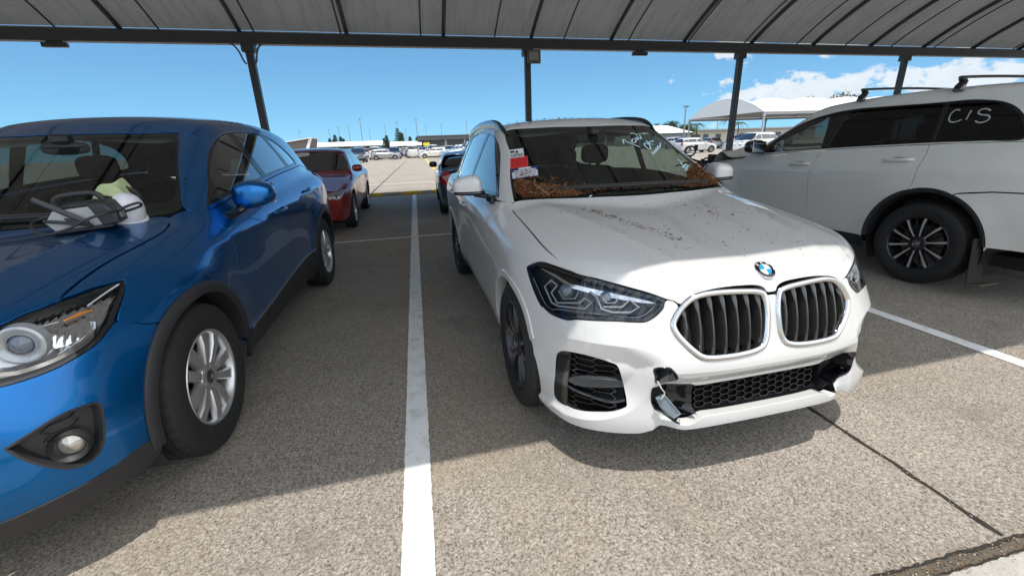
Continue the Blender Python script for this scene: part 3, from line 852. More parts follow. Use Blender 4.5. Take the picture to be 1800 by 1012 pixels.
    # ---- fenders, doors, quarters, sills in side view
    hp, _, _ = curve_on(Fd, 'diag', [dg(.722, -.440, .862), dg(.761, -.268, .911), dg(.766, .08, .966), dg(.765, .387, 1.012)], step=.04)
    hp = [(q[1], q[2]) for q in hp][::-1]
    fen = [(-.181, .825, 1), (-.205, .80), (-.255, .758), (-.315, .711), (-.353, .686, 1), (-.352, .55), (-.35, .478, 1)] + arc(0, .343, .375, 158, 5, 18)[1:] + [(.375, .36, 1), (.40, .30, 1), (.50, .30, 1), (.52, .5), (.525, .75), (.515, .95), (.50, 1.052, 1), (.44, 1.036)] + hp + [(-.434, .861, 1), (-.352, .867), (-.269, .867), (-.221, .851)]
    both('fender', shell(Fd, 'side', [(*p[:2], *(p[2:] or (0,))) for p in fen], gap=.0028, h=.022, rim=.05), M_WHITE, car)
    d1 = [(.50, .30, 1), (.52, .5), (.525, .75), (.515, .95), (.50, 1.054, 1), (.60, 1.040), (1.0, 1.043), (1.63, 1.058, 1), (1.625, .8), (1.62, .30, 1)]
    b1 = both('front_door', shell(Fd, 'side', d1, gap=.0036, h=.03), M_WHITE, car)
    arc2 = [(2.67+.375*math.cos(R(a)), .343+.375*math.sin(R(a))) for a in np.linspace(180+6, 118, 10)]
    d2 = [(1.62, .30, 1), (1.625, .8), (1.63, 1.058, 1), (2.1, 1.072), (2.56, 1.088, 1), (2.60, .95), (2.56, .82), (2.50, .715, 1)] + [(y, z) for y, z in arc2[::-1]] + [(2.29, .30, 1)]
    both('rear_door', shell(Fd, 'side', d2, gap=.0036, h=.03), M_WHITE, car)
    qa = [(2.67+.375*math.cos(R(a)), .343+.375*math.sin(R(a))) for a in np.linspace(118, -8, 18)]
    qt = [(2.50, .715, 1), (2.56, .82), (2.60, .95), (2.56, 1.088, 1), (3.0, 1.10), (3.40, 1.10, 1), (3.46, .95), (3.44, .6), (3.40, .28, 1), (3.05, .29, 1)] + qa[::-1]
    both('rear_quarter', shell(Fd, 'side', qt, gap=.0025, h=.035, rim=.05), M_WHITE, car)
    sl = [(.385, .295, 1), (2.28, .295, 1), (2.27, .20, 1), (.40, .20, 1)]
    both('sill', shell(Fd, 'side', sl, gap=.002, h=.04), M_WHITE, car)
    tg = [cyr for cyr in [(0, .30), (.6, .30), (.74, .45), (.76, .9), (.70, 1.09), (0, 1.10)]]
    shell(Fd, 'rear', sym(tg), gap=.003, h=.06).build('tailgate', M_WHITE, car, None)
    # ---- glasshouse
    DLO = [(.62, 1.062, 1), (.80, 1.190), (1.02, 1.330), (1.25, 1.425), (1.62, 1.480), (2.1, 1.492), (2.55, 1.462), (2.85, 1.405), (3.06, 1.31), (3.16, 1.20), (3.13, 1.145), (2.95, 1.118), (2.56, 1.106), (1.63, 1.076), (1.0, 1.062)]
    FR = [(.47, 1.050, 1), (.545, 1.092), (.70, 1.180), (.92, 1.312), (1.10, 1.405), (1.22, 1.462), (1.42, 1.508), (1.8, 1.530), (2.4, 1.526), (2.9, 1.488), (3.28, 1.40), (3.40, 1.27), (3.46, 1.105, 1), (2.56, 1.092), (1.63, 1.062), (1.0, 1.047), (.62, 1.045)]
    both('side_frame', shell(Fd, 'side', FR, [DLO], gap=.001, h=.028, rim=.01, hrim=.01), M_WHITE, car)
    DL2 = [(y, z) for y, z, *_ in DLO]
    W1 = [(.665, 1.078, 1), (.83, 1.195), (1.04, 1.322), (1.25, 1.409), (1.58, 1.464, 1), (1.60, 1.25), (1.60, 1.089, 1), (1.0, 1.077)]
    W2 = [(1.685, 1.468, 1), (2.1, 1.478), (2.45, 1.457, 1), (2.53, 1.28), (2.56, 1.117, 1), (1.69, 1.092, 1)]
    W3 = [(2.53, 1.447, 1), (2.83, 1.392), (3.03, 1.302), (3.12, 1.20), (3.09, 1.155), (2.94, 1.133), (2.66, 1.122, 1), (2.60, 1.28)]
    big = [tuple(p) for p in inset(cres(DLO, True, .03), -.004)]
    shf = shell(Fd, 'side', big, [W1, W2, W3], gap=0, off=.004, h=.018, rim=.0, hrim=.004, step=.02)
    both('window_surround', shf, M_GLOSSK, car)
    for w in (W1, W2, W3):
        both('side_window', shell(Fd, 'side', w, gap=-.003, off=.007, h=.018, rim=0, step=.012), M_CLEARISH, car)
    WS = [(0, .302), (.30, .337), (.55, .410), (.68, .468), (.723, .505), (.732, .555), (.700, .745), (.655, .985), (.622, 1.160), (.604, 1.215), (.57, 1.222), (.35, 1.152), (0, 1.100)]
    wsg = shell(Fd, 'top', sym(WS), gap=.003, off=.003, h=.035, rim=.004).build('windscreen', M_GLASS, car, None)
    WI = [(0, .400), (.30, .432), (.55, .497), (.645, .545), (.668, .585), (.640, .745), (.60, .965), (.567, 1.130), (.545, 1.160), (.35, 1.110), (0, 1.062)]
    shell(Fd, 'top', sym(WS), [sym(WI)], gap=.003, off=.0045, h=.03, rim=0, hrim=0).build('windscreen_border', M_GLOSSK, wsg, None)
    RF = [(0, 1.104), (.35, 1.156), (.57, 1.226), (.615, 1.235), (.622, 1.45), (.628, 1.9), (.62, 2.5), (.59, 3.0), (.55, 3.36), (0, 3.42)]
    shell(Fd, 'top', sym(RF), gap=.002, h=.06).build('roof', M_WHITE, car, None)
    RW = [(0, 1.11), (.60, 1.12), (.62, 1.18), (.52, 1.40), (0, 1.42)]
    shell(Fd, 'rear', sym(RW), gap=.004, off=.004, h=.06, rim=0).build('rear_window', M_TINT, car, None)

    # ---- kidneys
    kin = [tuple(p) for p in inset(cres(KID, True, .012), .021)]
    mb = ring(Fd, 'front', KID, [(-.003, -.02), (-.003, .002), (.002, .007), (.010, .009), (.019, .005), (.023, -.002), (.025, -.035)], step=.012)
    gr = both('kidney_grille', mb, M_CHROME, car, 40)
    sl = MB()
    kp = np.array(kin)
    for xi in np.linspace(.060, .372, 7):
        zz = np.linspace(.55, .84, 160); ins = poly_sdf(np.stack([np.full(160, xi), zz], 1), kp) < 0
        if not ins.any(): continue
        z0, z1 = zz[ins].min(), zz[ins].max(); q = np.linspace(z0-.006, z1+.006, 15)
        o, d, (a, b) = rays('front', np.stack([np.full(15, xi), q], 1)); P = Fd.march(o, d, a, b)
        t = (q-z0)/(z1-z0); hw = .0048+.006*sstep(.74, .92, t)+.003*sstep(.14, .0, t)
        dep = -.010+.016*np.sin(np.clip(t, 0, 1)*math.pi)**.6
        V = []
        for p, w, dd in zip(P, hw, dep):
            V += [p+[-w*1.1, .05, 0], p+[-w, -dd+.004, 0], p+[-w*.5, -dd, 0], p+[w*.5, -dd, 0], p+[w, -dd+.004, 0], p+[w*1.1, .05, 0]]
        sl.add(V, [(i*6+k, (i+1)*6+k, (i+1)*6+k+1, i*6+k+1) for i in range(14) for k in range(5)], smooth=False)
    for g, m2 in zip(gr, (sl, flipx(sl))): m2.build('slat_set', simple('grille_slat_grey', (.075, .074, .072), .18, metal=.6), g)
    kb = shell(Fd, 'front', [tuple(p) for p in inset(kp, -.012)], gap=0, off=.055, h=.05, rim=0)
    for g, m2 in zip(gr, (kb, flipx(kb))): m2.build('grille_backing', M_DARK, g)
    # ---- headlights
    hc = [cy(*p) for p in HLx]
    lens = shell(Fd, 'cyl', hc, gap=.0025, off=-.001, h=.02, rim=.004, lip=.001, step=.016)
    hls = both('headlight', lens, M_LENS, car)
    hous = shell(Fd, 'cyl', hc, gap=.004, off=.055, h=.03, rim=0, step=.016)
    side_ = ring(Fd, 'cyl', hc, [(.003, -.001), (.004, -.03), (.012, -.056)], step=.016)
    brd = ring(Fd, 'cyl', hc, [(.002, -.0035), (.014, -.0035), (.016, -.008)], step=.016)
    strip3 = [(.800, -.275, .838), (.763, -.365, .826), (.728, -.447, .806), (.645, -.545, .798), (.56, -.61, .786), (.499, -.648, .776), (.456, -.668, .768)]
    st = MB(); a = np.array(strip3); n_ = Fd.normal(a); 
    up = np.array([0, .25, .97]); ww = np.array([.004, .012, .018, .022, .018, .012, .003])[:, None]
    st.add(np.concatenate([a+up*ww*.2, a-up*ww*.8+n_*.004]), [(k, k+1, 8+k, 7+k) for k in range(6)])
    D1 = [(.768, -.395, .792), (.782, -.354, .802), (.804, -.33, .769), (.794, -.398, .715), (.778, -.436, .711), (.703, -.541, .728), (.675, -.551, .755), (.695, -.524, .767), (.714, -.517, .746), (.779, -.427, .722), (.789, -.379, .754), (.768, -.395, .792)]
    D2 = [(.675, -.526, .793), (.656, -.554, .777), (.648, -.584, .737), (.614, -.611, .727), (.553, -.643, .731), (.52, -.651, .751), (.548, -.626, .776), (.578, -.622, .749), (.641, -.585, .744)]
    E1 = [(.769, -.415, .772), (.76, -.452, .747), (.725, -.497, .76), (.71, -.496, .789)]
    E2 = [(.643, -.565, .787), (.629, -.591, .76), (.599, -.607, .766), (.588, -.605, .783)]
    gd = MB()
    for q in (D1, D2): gd.tube(q, .0042, 6)
    for q in (E1, E2): gd.tube(q, .0026, 6)
    IN = [(.829, -.235, .784), (.806, -.372, .690), (.765, -.456, .700), (.627, -.598, .712), (.526, -.653, .711), (.488, -.666, .732), (.456, -.666, .760)]
    gd.tube(cres3(IN, .02), .0017, 5)
    pjs = [MB().lathe([(-.024, .0), (-.021, .015), (-.012, .026), (0, .031), (.02, .033)], 24, 'y', 0, c) for c in ((.735, -.440, .772), (.615, -.560, .770))]
    for g, s_ in zip(hls, (1, -1)):
        f_ = (lambda m: m) if s_ > 0 else flipx
        f_(hous).build('lamp_housing', M_LAMPK, g); f_(side_).build('lamp_side_wall', M_LAMPK, g, 40)
        f_(brd).build('lamp_border', M_LAMPK, g, 40); f_(st).build('chrome_strip', M_REFL, g)
        f_(gd).build('light_guide', simple('smoked_light_guide', (.26, .29, .32), .25, coat=.5), g, 40); [f_(pj).build('projector_lens', simple('projector_glass', (.10, .13, .17), .05, coat=1), g, 40) for pj in pjs]
    # ---- lower intakes
    hk = [cy(*p) for p in INT]
    mesh_i = honeycomb(Fd, 'cyl', [tuple(p) for p in inset(cres(hk, True, .02), .006)], .062, .026, off=.020, bar=.004, depth=.02)
    back_i = shell(Fd, 'cyl', [tuple(p) for p in inset(cres(hk, True, .02), .003)], gap=0, off=.06, h=.05, rim=0)
    fin = [(.803, -.483, .506), (.79, -.509, .532), (.767, -.541, .542), (.767, -.55, .497), (.772, -.542, .391), (.781, -.535, .278), (.804, -.49, .276), (.810, -.465, .30), (.809, -.475, .412)]
    finm = shell(Fd, 'cyl', [cy(*p) for p in fin], gap=.002, off=.002, h=.02, rim=.02)
    bar_ = [(.772, -.542, .402), (.747, -.577, .434), (.676, -.641, .450), (.591, -.679, .446), (.580, -.679, .424), (.672, -.636, .408)]
    barm = shell(Fd, 'cyl', [cy(*p) for p in bar_], gap=0, off=.004, h=.02, rim=.04)
    P2, _, _ = curve_on(Fd, 'cyl', [cy(.772, -.545, .376), cy(.70, -.62, .360), cy(.63, -.68, .356), cy(.585, -.70, .372)], .012)
    bar2 = MB().tube(P2, .007, 8)
    ig = both('side_intake', mesh_i, M_GLOSSK, car)
    for g, s_ in zip(ig, (1, -1)):
        f_ = (lambda m: m) if s_ > 0 else flipx
        f_(back_i).build('intake_backing', M_DARK, g); f_(finm).build('intake_fin', M_GLOSSK, g)
        f_(barm).build('intake_bar', simple('dark_grey_trim', (.045, .05, .055), .25), g); f_(bar2).build('intake_bar', M_GLOSSK, g)
    MI = [(0, .428), (.10, .427), (.308, .423), (.312, .40), (.312, .318), (.20, .316), (.1, .316), (0, .316)]
    lm = honeycomb(X1G, 'front', sym(MI), .050, .026, off=.018, bar=.004, depth=.02).build('lower_grille', M_GLOSSK, car)
    shell(Fd, 'front', sym([(0, .46), (.33, .46), (.33, .30), (0, .30)]), gap=0, off=.06, h=.06, rim=0).build('grille_backing', M_DARK, lm)
    dc = [cy(*p) for p in DUCT]
    dback = shell(Fd, 'cyl', dc, gap=-.002, off=.075, h=.05, rim=0)
    outer = DUCT[8:]+DUCT[:4]
    dwall = ring(Fd, 'cyl', [cy(*p) for p in outer], [(-.002, -.004), (.004, .002), (.007, .0), (.012, -.076)], step=.012, closed=False, tow=(.40, -.77, .38))
    zz = np.linspace(.436, .318, 9); A_, _, _ = curve_on(Fd, 'front', [(.318, z) for z in zz], .003, res=False); B_, _, _ = curve_on(Fd, 'front', [(.392, z) for z in zz], .062, res=False); C_, _, _ = curve_on(Fd, 'front', [(.312, z) for z in zz], .05, res=False)
    dplate = MB().add(np.concatenate([C_, A_, B_]), [(i+9*k, i+1+9*k, i+10+9*k, i+9+9*k) for i in range(8) for k in range(2)], smooth=False)
    dp = both('brake_duct', dwall, M_GLOSSK, car, 40)
    for g, s_ in zip(dp, (1, -1)):
        f_ = (lambda m: m) if s_ > 0 else flipx
        f_(dback).build('duct_backing', M_DARK, g); f_(dplate).build('duct_plate', M_GLOSSK, g)
    tw = [cy(*p) for p in TOW]
    tcup = ring(Fd, 'cyl', tw, [(-.002, -.002), (.003, .002), (.008, -.006), (.020, -.07)], step=.012).build('tow_hook_recess', M_GLOSSK, car, 40)
    shell(Fd, 'cyl', tw, gap=0, off=.06, h=.03, rim=0).build('recess_backing', M_DARK, tcup)
    cv = MB(); cp = [(-.493, -.756, .42), (-.452, -.75, .426), (-.381, -.769, .334), (-.415, -.774, .322), (-.437, -.758, .333), (-.472, -.754, .377)]
    cn = np.array([-.35, -.93, .1]); cn /= np.linalg.norm(cn); c3 = np.array(cp)+cn*.035
    cc = c3.mean(0); inn = cc+(c3-cc)*.84
    cv.add(np.concatenate([c3-cn*.006, c3, inn+cn*.001, inn-cn*.004]), [(i+6*k, (i+1) % 6+6*k, (i+1) % 6+6*k+6, i+6*k+6) for k in range(3) for i in range(6)]+[tuple(range(18, 24)), tuple(range(5, -1, -1))], smooth=False)
    tk = cv.build('tow_cover', simple('tow_cover_grey', (.16, .20, .23), .35), car)
    te = MB(); te.tube(cres3([(-.495, -.775, .49), (-.488, -.792, .468), (-.470, -.792, .440), (-.478, -.792, .425), (-.484, -.79, .415)], .006), .0028, 6)
    te.build('tether_strap', simple('pale_strap', (.45, .46, .46), .5), tk, 40)
    # ---- sensors
    for x_, z_ in ((.290, .468), (-.285, .462)):
        o, d, (a, b) = rays('front', np.array([[x_, z_]])); p = Fd.march(o, d, a, b)[0]; nn = Fd.normal(p[None])[0]
        s = MB(); s.lathe([(-.004, .017), (.0015, .0165), (.0015, .0125), (-.001, .0120), (-.001, .010), (.002, .0095), (.0025, 0)], 24, 'z')
        so = s.build('parking_sensor', M_WHITE, car, 40); so.matrix_local = Matrix.Translation(p) @ frame_rot(nn).to_4x4()
    # ---- roundel on the bonnet
    o, d, (a, b) = rays('diag', np.array([dg(0, -.700, .866)])); p = Fd.march(o, d, a, b)[0]; nn = Fd.normal(p[None])[0]
    rb = MB(); rb.lathe([(-.004, .0425), (.003, .0425), (.0045, .0405), (.004, .0395)], 48, 'z', 0)
    rb.lathe([(.0038, .0395), (.0046, .033), (.0048, .0262)], 48, 'z', 1); rb.lathe([(.0048, .0262), (.0054, .0255), (.0052, .0246)], 48, 'z', 0)
    for k in range(4):
        n = 10; th = [math.pi/2*k+math.pi/2*i/n for i in range(n+1)]
        rb.add([(0, 0, .0056)]+[(.0246*math.cos(t), .0246*math.sin(t), .0051) for t in th], [(0, i+1, i+2) for i in range(n)], mi=2 if k in (1, 3) else 3)
    rd = rb.build('roundel_badge', [M_CHROME, M_GLOSSK, simple('badge_blue', (.01, .25, .50), .2, coat=1), simple('badge_white', (.8, .8, .8), .2, coat=1)], hd, 40)
    rm = frame_rot(nn); rd.matrix_local = Matrix.Translation(p) @ rm.to_4x4()
    for ch, an in (('B', 44), ('M', 0), ('W', -44)):
        lx, ly = -.0325*math.sin(R(an)), .0325*math.cos(R(an))
        text_mesh('badge_letter', ch, .0135, simple('badge_white', (.8, .8, .8), .2), rd, Vector((lx, ly, .0052)), Matrix.Rotation(R(an), 4, 'Z'))
    # ---- mirrors
    def mshape(p):
        a, b, c = p; o = (a+1)/2            # o: 0 inboard .. 1 outboard
        c2 = c*(1-.42*o*o) if c > 0 else c*(1-.15*o)
        return (a+.06*c*(c > 0), b*(1-.30*o)+.20*o*o, c2-.16*o*0)
    cap_ = superell((.968, .812, 1.108), (.096, .082, .092), (3.6, 3.8), 40, 24, mshape)
    cap_.v = [(a, b, max(c, 1.094)) for a, b, c in cap_.v]
    base = superell((.958, .812, 1.082), (.106, .082, .020), (3.2, 3.4), 32, 10, lambda p: (p[0], p[1]*(1-.15*(p[0]+1)/2)+.16*((p[0]+1)/2)**2, p[2]*(1-.4*(p[0]+1)/2)))
    base.tube(cres3([(.92, .795, 1.072), (.87, .765, 1.064), (.82, .72, 1.052), (.80, .69, 1.05)], .02), .022, 10, flat=.8)
    base.add(*[(q.v, q.f) for q in [MB().box((.838, .70, 1.045), (.03, .14, .05), bev=.01)]][0])
    mg = MB(); mg.box((.965, .896, 1.138), (.15, .004, .085), bev=.002)
    for f_ in ((lambda m: m), flipx):
        mo = f_(cap_).build('wing_mirror', M_WHITE, car, 60); f_(base).build('mirror_base', M_GLOSSK, mo, 50); f_(mg).build('mirror_glass', M_MIRROR, mo)
    # ---- handles, rails, wipers, arch mouldings
    for dn, y_, z_ in (('front_door', 1.44, .935), ('rear_door', 2.33, .955)):
        o, d, (a, b) = rays('side', np.array([[y_, z_]])); p = Fd.march(o, d, a, b)[0]
        h_ = MB(); h_.tube(cres3([p+[-.006, -.10, -.002], p+[.020, -.07, 0], p+[.030, 0, .002], p+[.022, .07, .003], p+[-.004, .10, .003]], .012), .013, 10, flat=.8)
        for ob in [c for c in car.children if c.name.startswith(dn)]:
            sx = 1 if sum(v.co.x for v in ob.data.vertices) > 0 else -1
            (h_ if sx > 0 else flipx(h_)).build('handle', M_WHITE, ob, 50)
    rl = MB(); rp = cres3([(.600, 1.175, 1.440), (.614, 1.27, 1.497), (.617, 1.42, 1.540), (.614, 1.75, 1.566), (.607, 2.3, 1.570), (.590, 2.85, 1.543), (.574, 3.12, 1.505), (.564, 3.26, 1.455)], .05)
    rl.tube([(a-.003, b, c-.020) for a, b, c in rp], .016, 14, flat=2.1)
    both('roof_rail', rl, M_GLOSSK, car, 50)
    fa = MB(); fa.add(*(lambda q: (q.v, q.f))(superell((0, 3.12, 1.565), (.028, .09, .045), (2, 2), 16, 10, lambda p: (p[0]*(1-.5*max(0, p[2])), p[1]+.5*p[2], p[2])))); fa.build('roof_antenna', M_WHITE, car, 60)
    wp = MB()
    for ps in ([(.02, .345), (-.25, .375), (-.56, .455), (-.64, .50)], [(.60, .455), (.35, .385), (.10, .355), (-.06, .352)]):
        P, N, _ = curve_on(Fd, 'top', ps, -.012); wp.tube(P, .008, 6); wp.tube(P+N*.012+np.array([0, .008, 0]), .0055, 6)
    wp.build('wiper', M_TRIM, car, 50)
    for yc in (0, 2.67):
        am = ring(Fd, 'side', arc(yc, .343, .377, 152 if yc == 0 else 168, 2 if yc == 0 else 14, 30), [(.004, -.03), (.003, .004), (-.004, .007), (-.030, .007), (-.036, .001)], closed=False, tow=(.85, yc, .343), res=False)
        both('arch_moulding', am, M_WHITE, car, 40)
    # ---- underneath and inside
    cavity(Fd, car, sym([cy(0, -.8, .90), cy(.45, -.7, .90), cy(.70, -.5, .86), cy(.70, -.60, .26), cy(.45, -.76, .26), cy(0, -.8, .26)]), off=.13)
    sp_ = MB(); q = [(.84, .3), (.80, -.40), (.71, -.58), (.61, -.655), (.44, -.735), (.34, -.765), (0, -.79)]; q = q+[(-a, b) for a, b in q[::-1][1:]]
    sp_.add([(a, b, .268) for a, b in q]+[(a, b, .30) for a, b in q], [tuple(range(len(q))), tuple(range(2*len(q)-1, len(q)-1, -1))], smooth=False); sp_.build('splash_shield', M_DARK, car)
    ub = MB(); ub.box((0, 1.55, .27), (1.46, 3.3, .09)); ub.box((0, .05, .60), (1.05, .75, .5)); ub.build('underbody', M_DARK, car)
    add_wells(car, .372, 0, 2.67, .343, .56, .84)
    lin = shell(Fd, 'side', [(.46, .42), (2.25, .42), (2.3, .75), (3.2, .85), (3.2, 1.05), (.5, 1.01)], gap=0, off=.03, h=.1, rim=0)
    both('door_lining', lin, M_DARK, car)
    hl_ = shell(Fd, 'top', sym([(0, 1.12), (.56, 1.25), (.57, 2.9), (.5, 3.25), (0, 3.3)]), gap=0, off=.04, h=.12, rim=0).build('headlining', simple('headliner_grey', (.20, .20, .195), .9), car, None)
    interior(car, .80, 1.005, 1.42, rear_y=2.28, z0=.33)
    rv = MB(); rv.add(*(lambda q: (q.v, q.f))(superell((0, 1.02, 1.40), (.115, .02, .035), (3, 3), 20, 10))); rv.box((0, .98, 1.445), (.07, .07, .05), bev=.012); rv.build('rear_view_mirror', M_DASH, car, 50)
    # ---- wheels
    xf = .1125-.016
    sp = []
    for k in range(5):
        for s_ in (-1, 1):
            sp.append(([(.05, s_*.013, .018, xf-.014, .03), (.11, s_*.024, .014, xf-.004, .026), (.18, s_*.046, .013, xf-.003, .02), (.231, s_*.062, .015, xf-.008, .02)], 2*math.pi*k/5+.3))
        sp.append(([(.05, 0, .010, xf-.05, .03, 0), (.15, 0, .014, xf-.045, .02, 0), (.226, 0, .03, xf-.04, .02, 0)], 2*math.pi*k/5+.3))
    w = wheel_parts('wheel', .343, .225, .236, sp, dict(tyre=M_RUBBER, rim=[M_DALLOY, M_MACH], cap=[M_GLOSSK, M_CHROME]), 'round', x_face=xf)
    place_wheels(w, car, [(-.772, 0, .343, .2), (.772, 0, .343, .9), (-.775, 2.67, .343, .55), (.775, 2.67, .343, .1)])
    return car
# ---------------------------------------------------------------- blue SUV: body field
def make_cx5_field():
    S = Tab([-.85, -.45, 0, .45, .9, 1.5, 2.2, 2.7, 3.1, 3.5], [.2, .35, .5, .65, .8, .95, 1.05, 1.15], [
        [.75, .79, .80, .79, .77, .73, .68, .62],
        [.83, .87, .885, .88, .86, .82, .76, .69],
        [.86, .90, .915, .918, .910, .875, .81, .74],
        [.84, .875, .89, .897, .90, .885, .85, .80],
        [.82, .865, .88, .89, .90, .905, .875, .83],
        [.81, .862, .878, .888, .900, .908, .885, .845],
        [.82, .868, .885, .895, .907, .912, .89, .85],
        [.85, .89, .905, .914, .917, .912, .89, .855],
        [.83, .87, .89, .90, .90, .895, .875, .84],
        [.77, .81, .835, .845, .845, .835, .815, .78]])
    F = Tab([0, .25, .5, .65, .78, .87], [.18, .3, .42, .55, .68, .78, .88, .95], [
        [-.80, -.86, -.89, -.90, -.90, -.88, -.84, -.78],
        [-.79, -.85, -.88, -.89, -.885, -.86, -.82, -.755],
        [-.74, -.80, -.83, -.83, -.82, -.79, -.73, -.66],
        [-.67, -.73, -.755, -.75, -.72, -.68, -.61, -.53],
        [-.55, -.61, -.63, -.62, -.57, -.52, -.43, -.35],
        [-.38, -.43, -.44, -.42, -.36, -.29, -.19, -.10]])
    b = [1.10, 1.13, 1.16, 1.17]
    Hd = Tab([0, .25, .5, .7, .85, .95], [-.8, -.6, -.3, 0, .4, .7, 1.2, 2, 3, 3.5], [
        [.90, .945, 1.0, 1.04, 1.085, 1.10]+b, [.895, .945, 1.003, 1.046, 1.092, 1.105]+b,
        [.875, .93, .995, 1.045, 1.095, 1.108]+b, [.83, .89, .96, 1.02, 1.08, 1.10]+b,
        [.75, .82, .90, .965, 1.03, 1.07, 1.085, 1.115, 1.145, 1.15], [.68, .75, .83, .90, .98, 1.03, 1.06, 1.09, 1.12, 1.12]])
    g0 = Spl([.3, .6, 1.2, 2.0, 2.8, 3.4], [.775, .805, .842, .848, .81, .73])
    Rf = Spl([1.0, 1.2, 1.6, 2.0, 2.6, 3.2, 3.6], [1.582, 1.615, 1.652, 1.660, 1.637, 1.565, 1.48])
    def f(P):
        x, y, z = P[:, 0], P[:, 1], P[:, 2]
        side = x-S(y, z)-.010*np.exp(-np.abs(z-(.915+.045*y))/.05)*sstep(-.1, .5, y)
        rw2 = np.sqrt(y**2+(z-.362)**2); rw3 = np.sqrt((y-2.7)**2+(z-.362)**2)
        side = side-.016*np.exp(-((rw2-.47)/.10)**2)-.014*np.exp(-((rw3-.47)/.10)**2)
        fr = (F(x, z)-y)*np.where(x > .5, .85, 1)
        top = (z-Hd(x, y)-.014*np.exp(-np.abs(x-(.52+.12*y))/.08)*sstep(.6, .2, y))*.97
        rear = y-(3.61-.30*x**2-.30*(z-.75)**2)
        low = smax(smax(fr, top, .06), side, .09)
        low = smax(smax(low, rear, .15), .215-z, .03)
        ws = (.270+1.94*(z-1.121)+.40*x**2-y)*.458
        rw = (y-(3.52-.70*(z-1.12)-.22*x**2))*.82
        cs = (x-(g0(y)-.42*(z-1.10)-.14*(z-1.10)**2))*.92
        rf = z-(Rf(y)-.09*x**2-.10*x**4)
        cab = smax(smax(smax(smax(rf, ws, .03), rw, .08), cs, .07), 1.0-z, .02)
        return smin(low, cab, .025)
    return Field(f)
CX5F = make_cx5_field()
def build_cx5():
    car = world_car('parked_car', 'blue SUV with black wheel arch cladding, a hard hat on its bonnet', 'car', -1.9462, 2.1039, -.01064)
    Fd = CX5F
    def dg(x, y, z): return (x, (y+z)/math.sqrt(2))
    def cy(x, y, z): return (math.atan2(x, .9-y), z)
    hood = [dg(0, -.80, .893), dg(.25, -.775, .885), dg(.42, -.72, .880), dg(.55, -.655, .887), dg(.65, -.574, .900), dg(.675, -.524, .913), dg(.716, -.447, .922), dg(.712, -.392, .938), dg(.708, -.289, .962), dg(.714, -.145, .991), dg(.736, .014, 1.015), dg(.749, .196, 1.041), dg(.731, .295, 1.062), dg(.70, .375, 1.085), dg(.60, .345, 1.09), dg(.3, .240, 1.09), dg(0, .205, 1.085)]
    hd = shell(Fd, 'diag', sym(hood), gap=.0028, h=.025, rim=.02).build('bonnet', M_BLUE, car, None)
    HL = [(.44, -.735, .862), (.55, -.660, .880), (.65, -.574, .897), (.675, -.524, .91), (.72, -.449, .919), (.748, -.388, .925), (.777, -.32, .93), (.8, -.265, .931), (.81, -.245, .928), (.819, -.256, .915), (.824, -.29, .889), (.826, -.349, .842), (.822, -.397, .804), (.814, -.438, .779), (.804, -.475, .762), (.784, -.529, .749), (.755, -.587, .738), (.708, -.649, .735), (.66, -.69, .738), (.55, -.765, .757), (.46, -.79, .785), (.425, -.775, .825)]
    hc = [cy(*p) for p in HL]
    FOG = [(.668, -.737, .562), (.709, -.701, .583), (.752, -.648, .599), (.79, -.587, .595), (.805, -.557, .586), (.811, -.553, .558), (.808, -.574, .482), (.798, -.594, .429), (.781, -.626, .405), (.754, -.668, .412), (.731, -.695, .434), (.698, -.724, .499)]
    FOG = [FOG[i] for i in (0, 2, 3, 4, 5, 6, 7, 8, 9, 11)]
    fc = [(*cy(*p), 1 if i in (0,) else 0) for i, p in enumerate(FOG)]
    GR = [cy(0, -.87, .835), cy(.30, -.84, .835), cy(.40, -.77, .82), cy(.395, -.80, .72), cy(.32, -.85, .62), cy(.20, -.87, .575), cy(0, -.88, .565)]
    LG = [cy(0, -.88, .47), cy(.40, -.84, .46), cy(.47, -.81, .40), cy(.44, -.80, .345), cy(0, -.87, .345)]
    bum = [cy(0, -.83, .878), cy(.25, -.80, .872), cy(.40, -.745, .860)] + [cy(*p) for p in [HL[21], HL[20], HL[19], HL[18], HL[17], HL[16], HL[15], HL[14], HL[13], HL[12]]]
    bum += [cy(.832, -.378, .810)] + on_side(Fd, [(-.294, .757)]+[(.456*math.cos(R(a)), .362+.456*math.sin(R(a))) for a in (124, 132, 140, 148, 156, 164, 172, 178)]) + [cy(.853, -.456, .345), cy(.797, -.586, .340), cy(.706, -.704, .337), cy(.597, -.766, .325), cy(.3, -.84, .320), cy(0, -.86, .32)]
    m_ = lambda q: [(-p[0],)+tuple(p[1:]) for p in reversed(q)]
    shell(Fd, 'cyl', sym(bum), [fc, m_(fc), GR+m_(GR)[1:-1], LG+m_(LG)[1:-1]], gap=.0015, h=.022, rim=.02, hrim=.03, step=.018).build('bumper', M_BLUE, car, None)
    sk = [cy(0, -.86, .318), cy(.3, -.84, .318), cy(.597, -.766, .323), cy(.706, -.704, .335), cy(.797, -.586, .338), cy(.853, -.456, .343), cy(.848, -.443, .256), cy(.773, -.59, .248), cy(.667, -.692, .24), cy(.551, -.747, .236), cy(.3, -.80, .232), cy(0, -.815, .23)]
    shell(Fd, 'cyl', sym(sk), gap=.001, off=-.004, h=.03, rim=.03).build('bumper_skirt', M_TRIM, car, None)
    for nm, q in (('grille', GR), ('lower_grille', LG)):
        qq = q+m_(q)[1:-1]
        g = honeycomb(Fd, 'cyl', qq, .07, .035, off=.02).build(nm, M_TRIM, car)
        shell(Fd, 'cyl', [tuple(p) for p in inset(cres(qq, True, .03), -.01)], gap=0, off=.06, h=.08, rim=0).build('grille_backing', M_DARK, g)
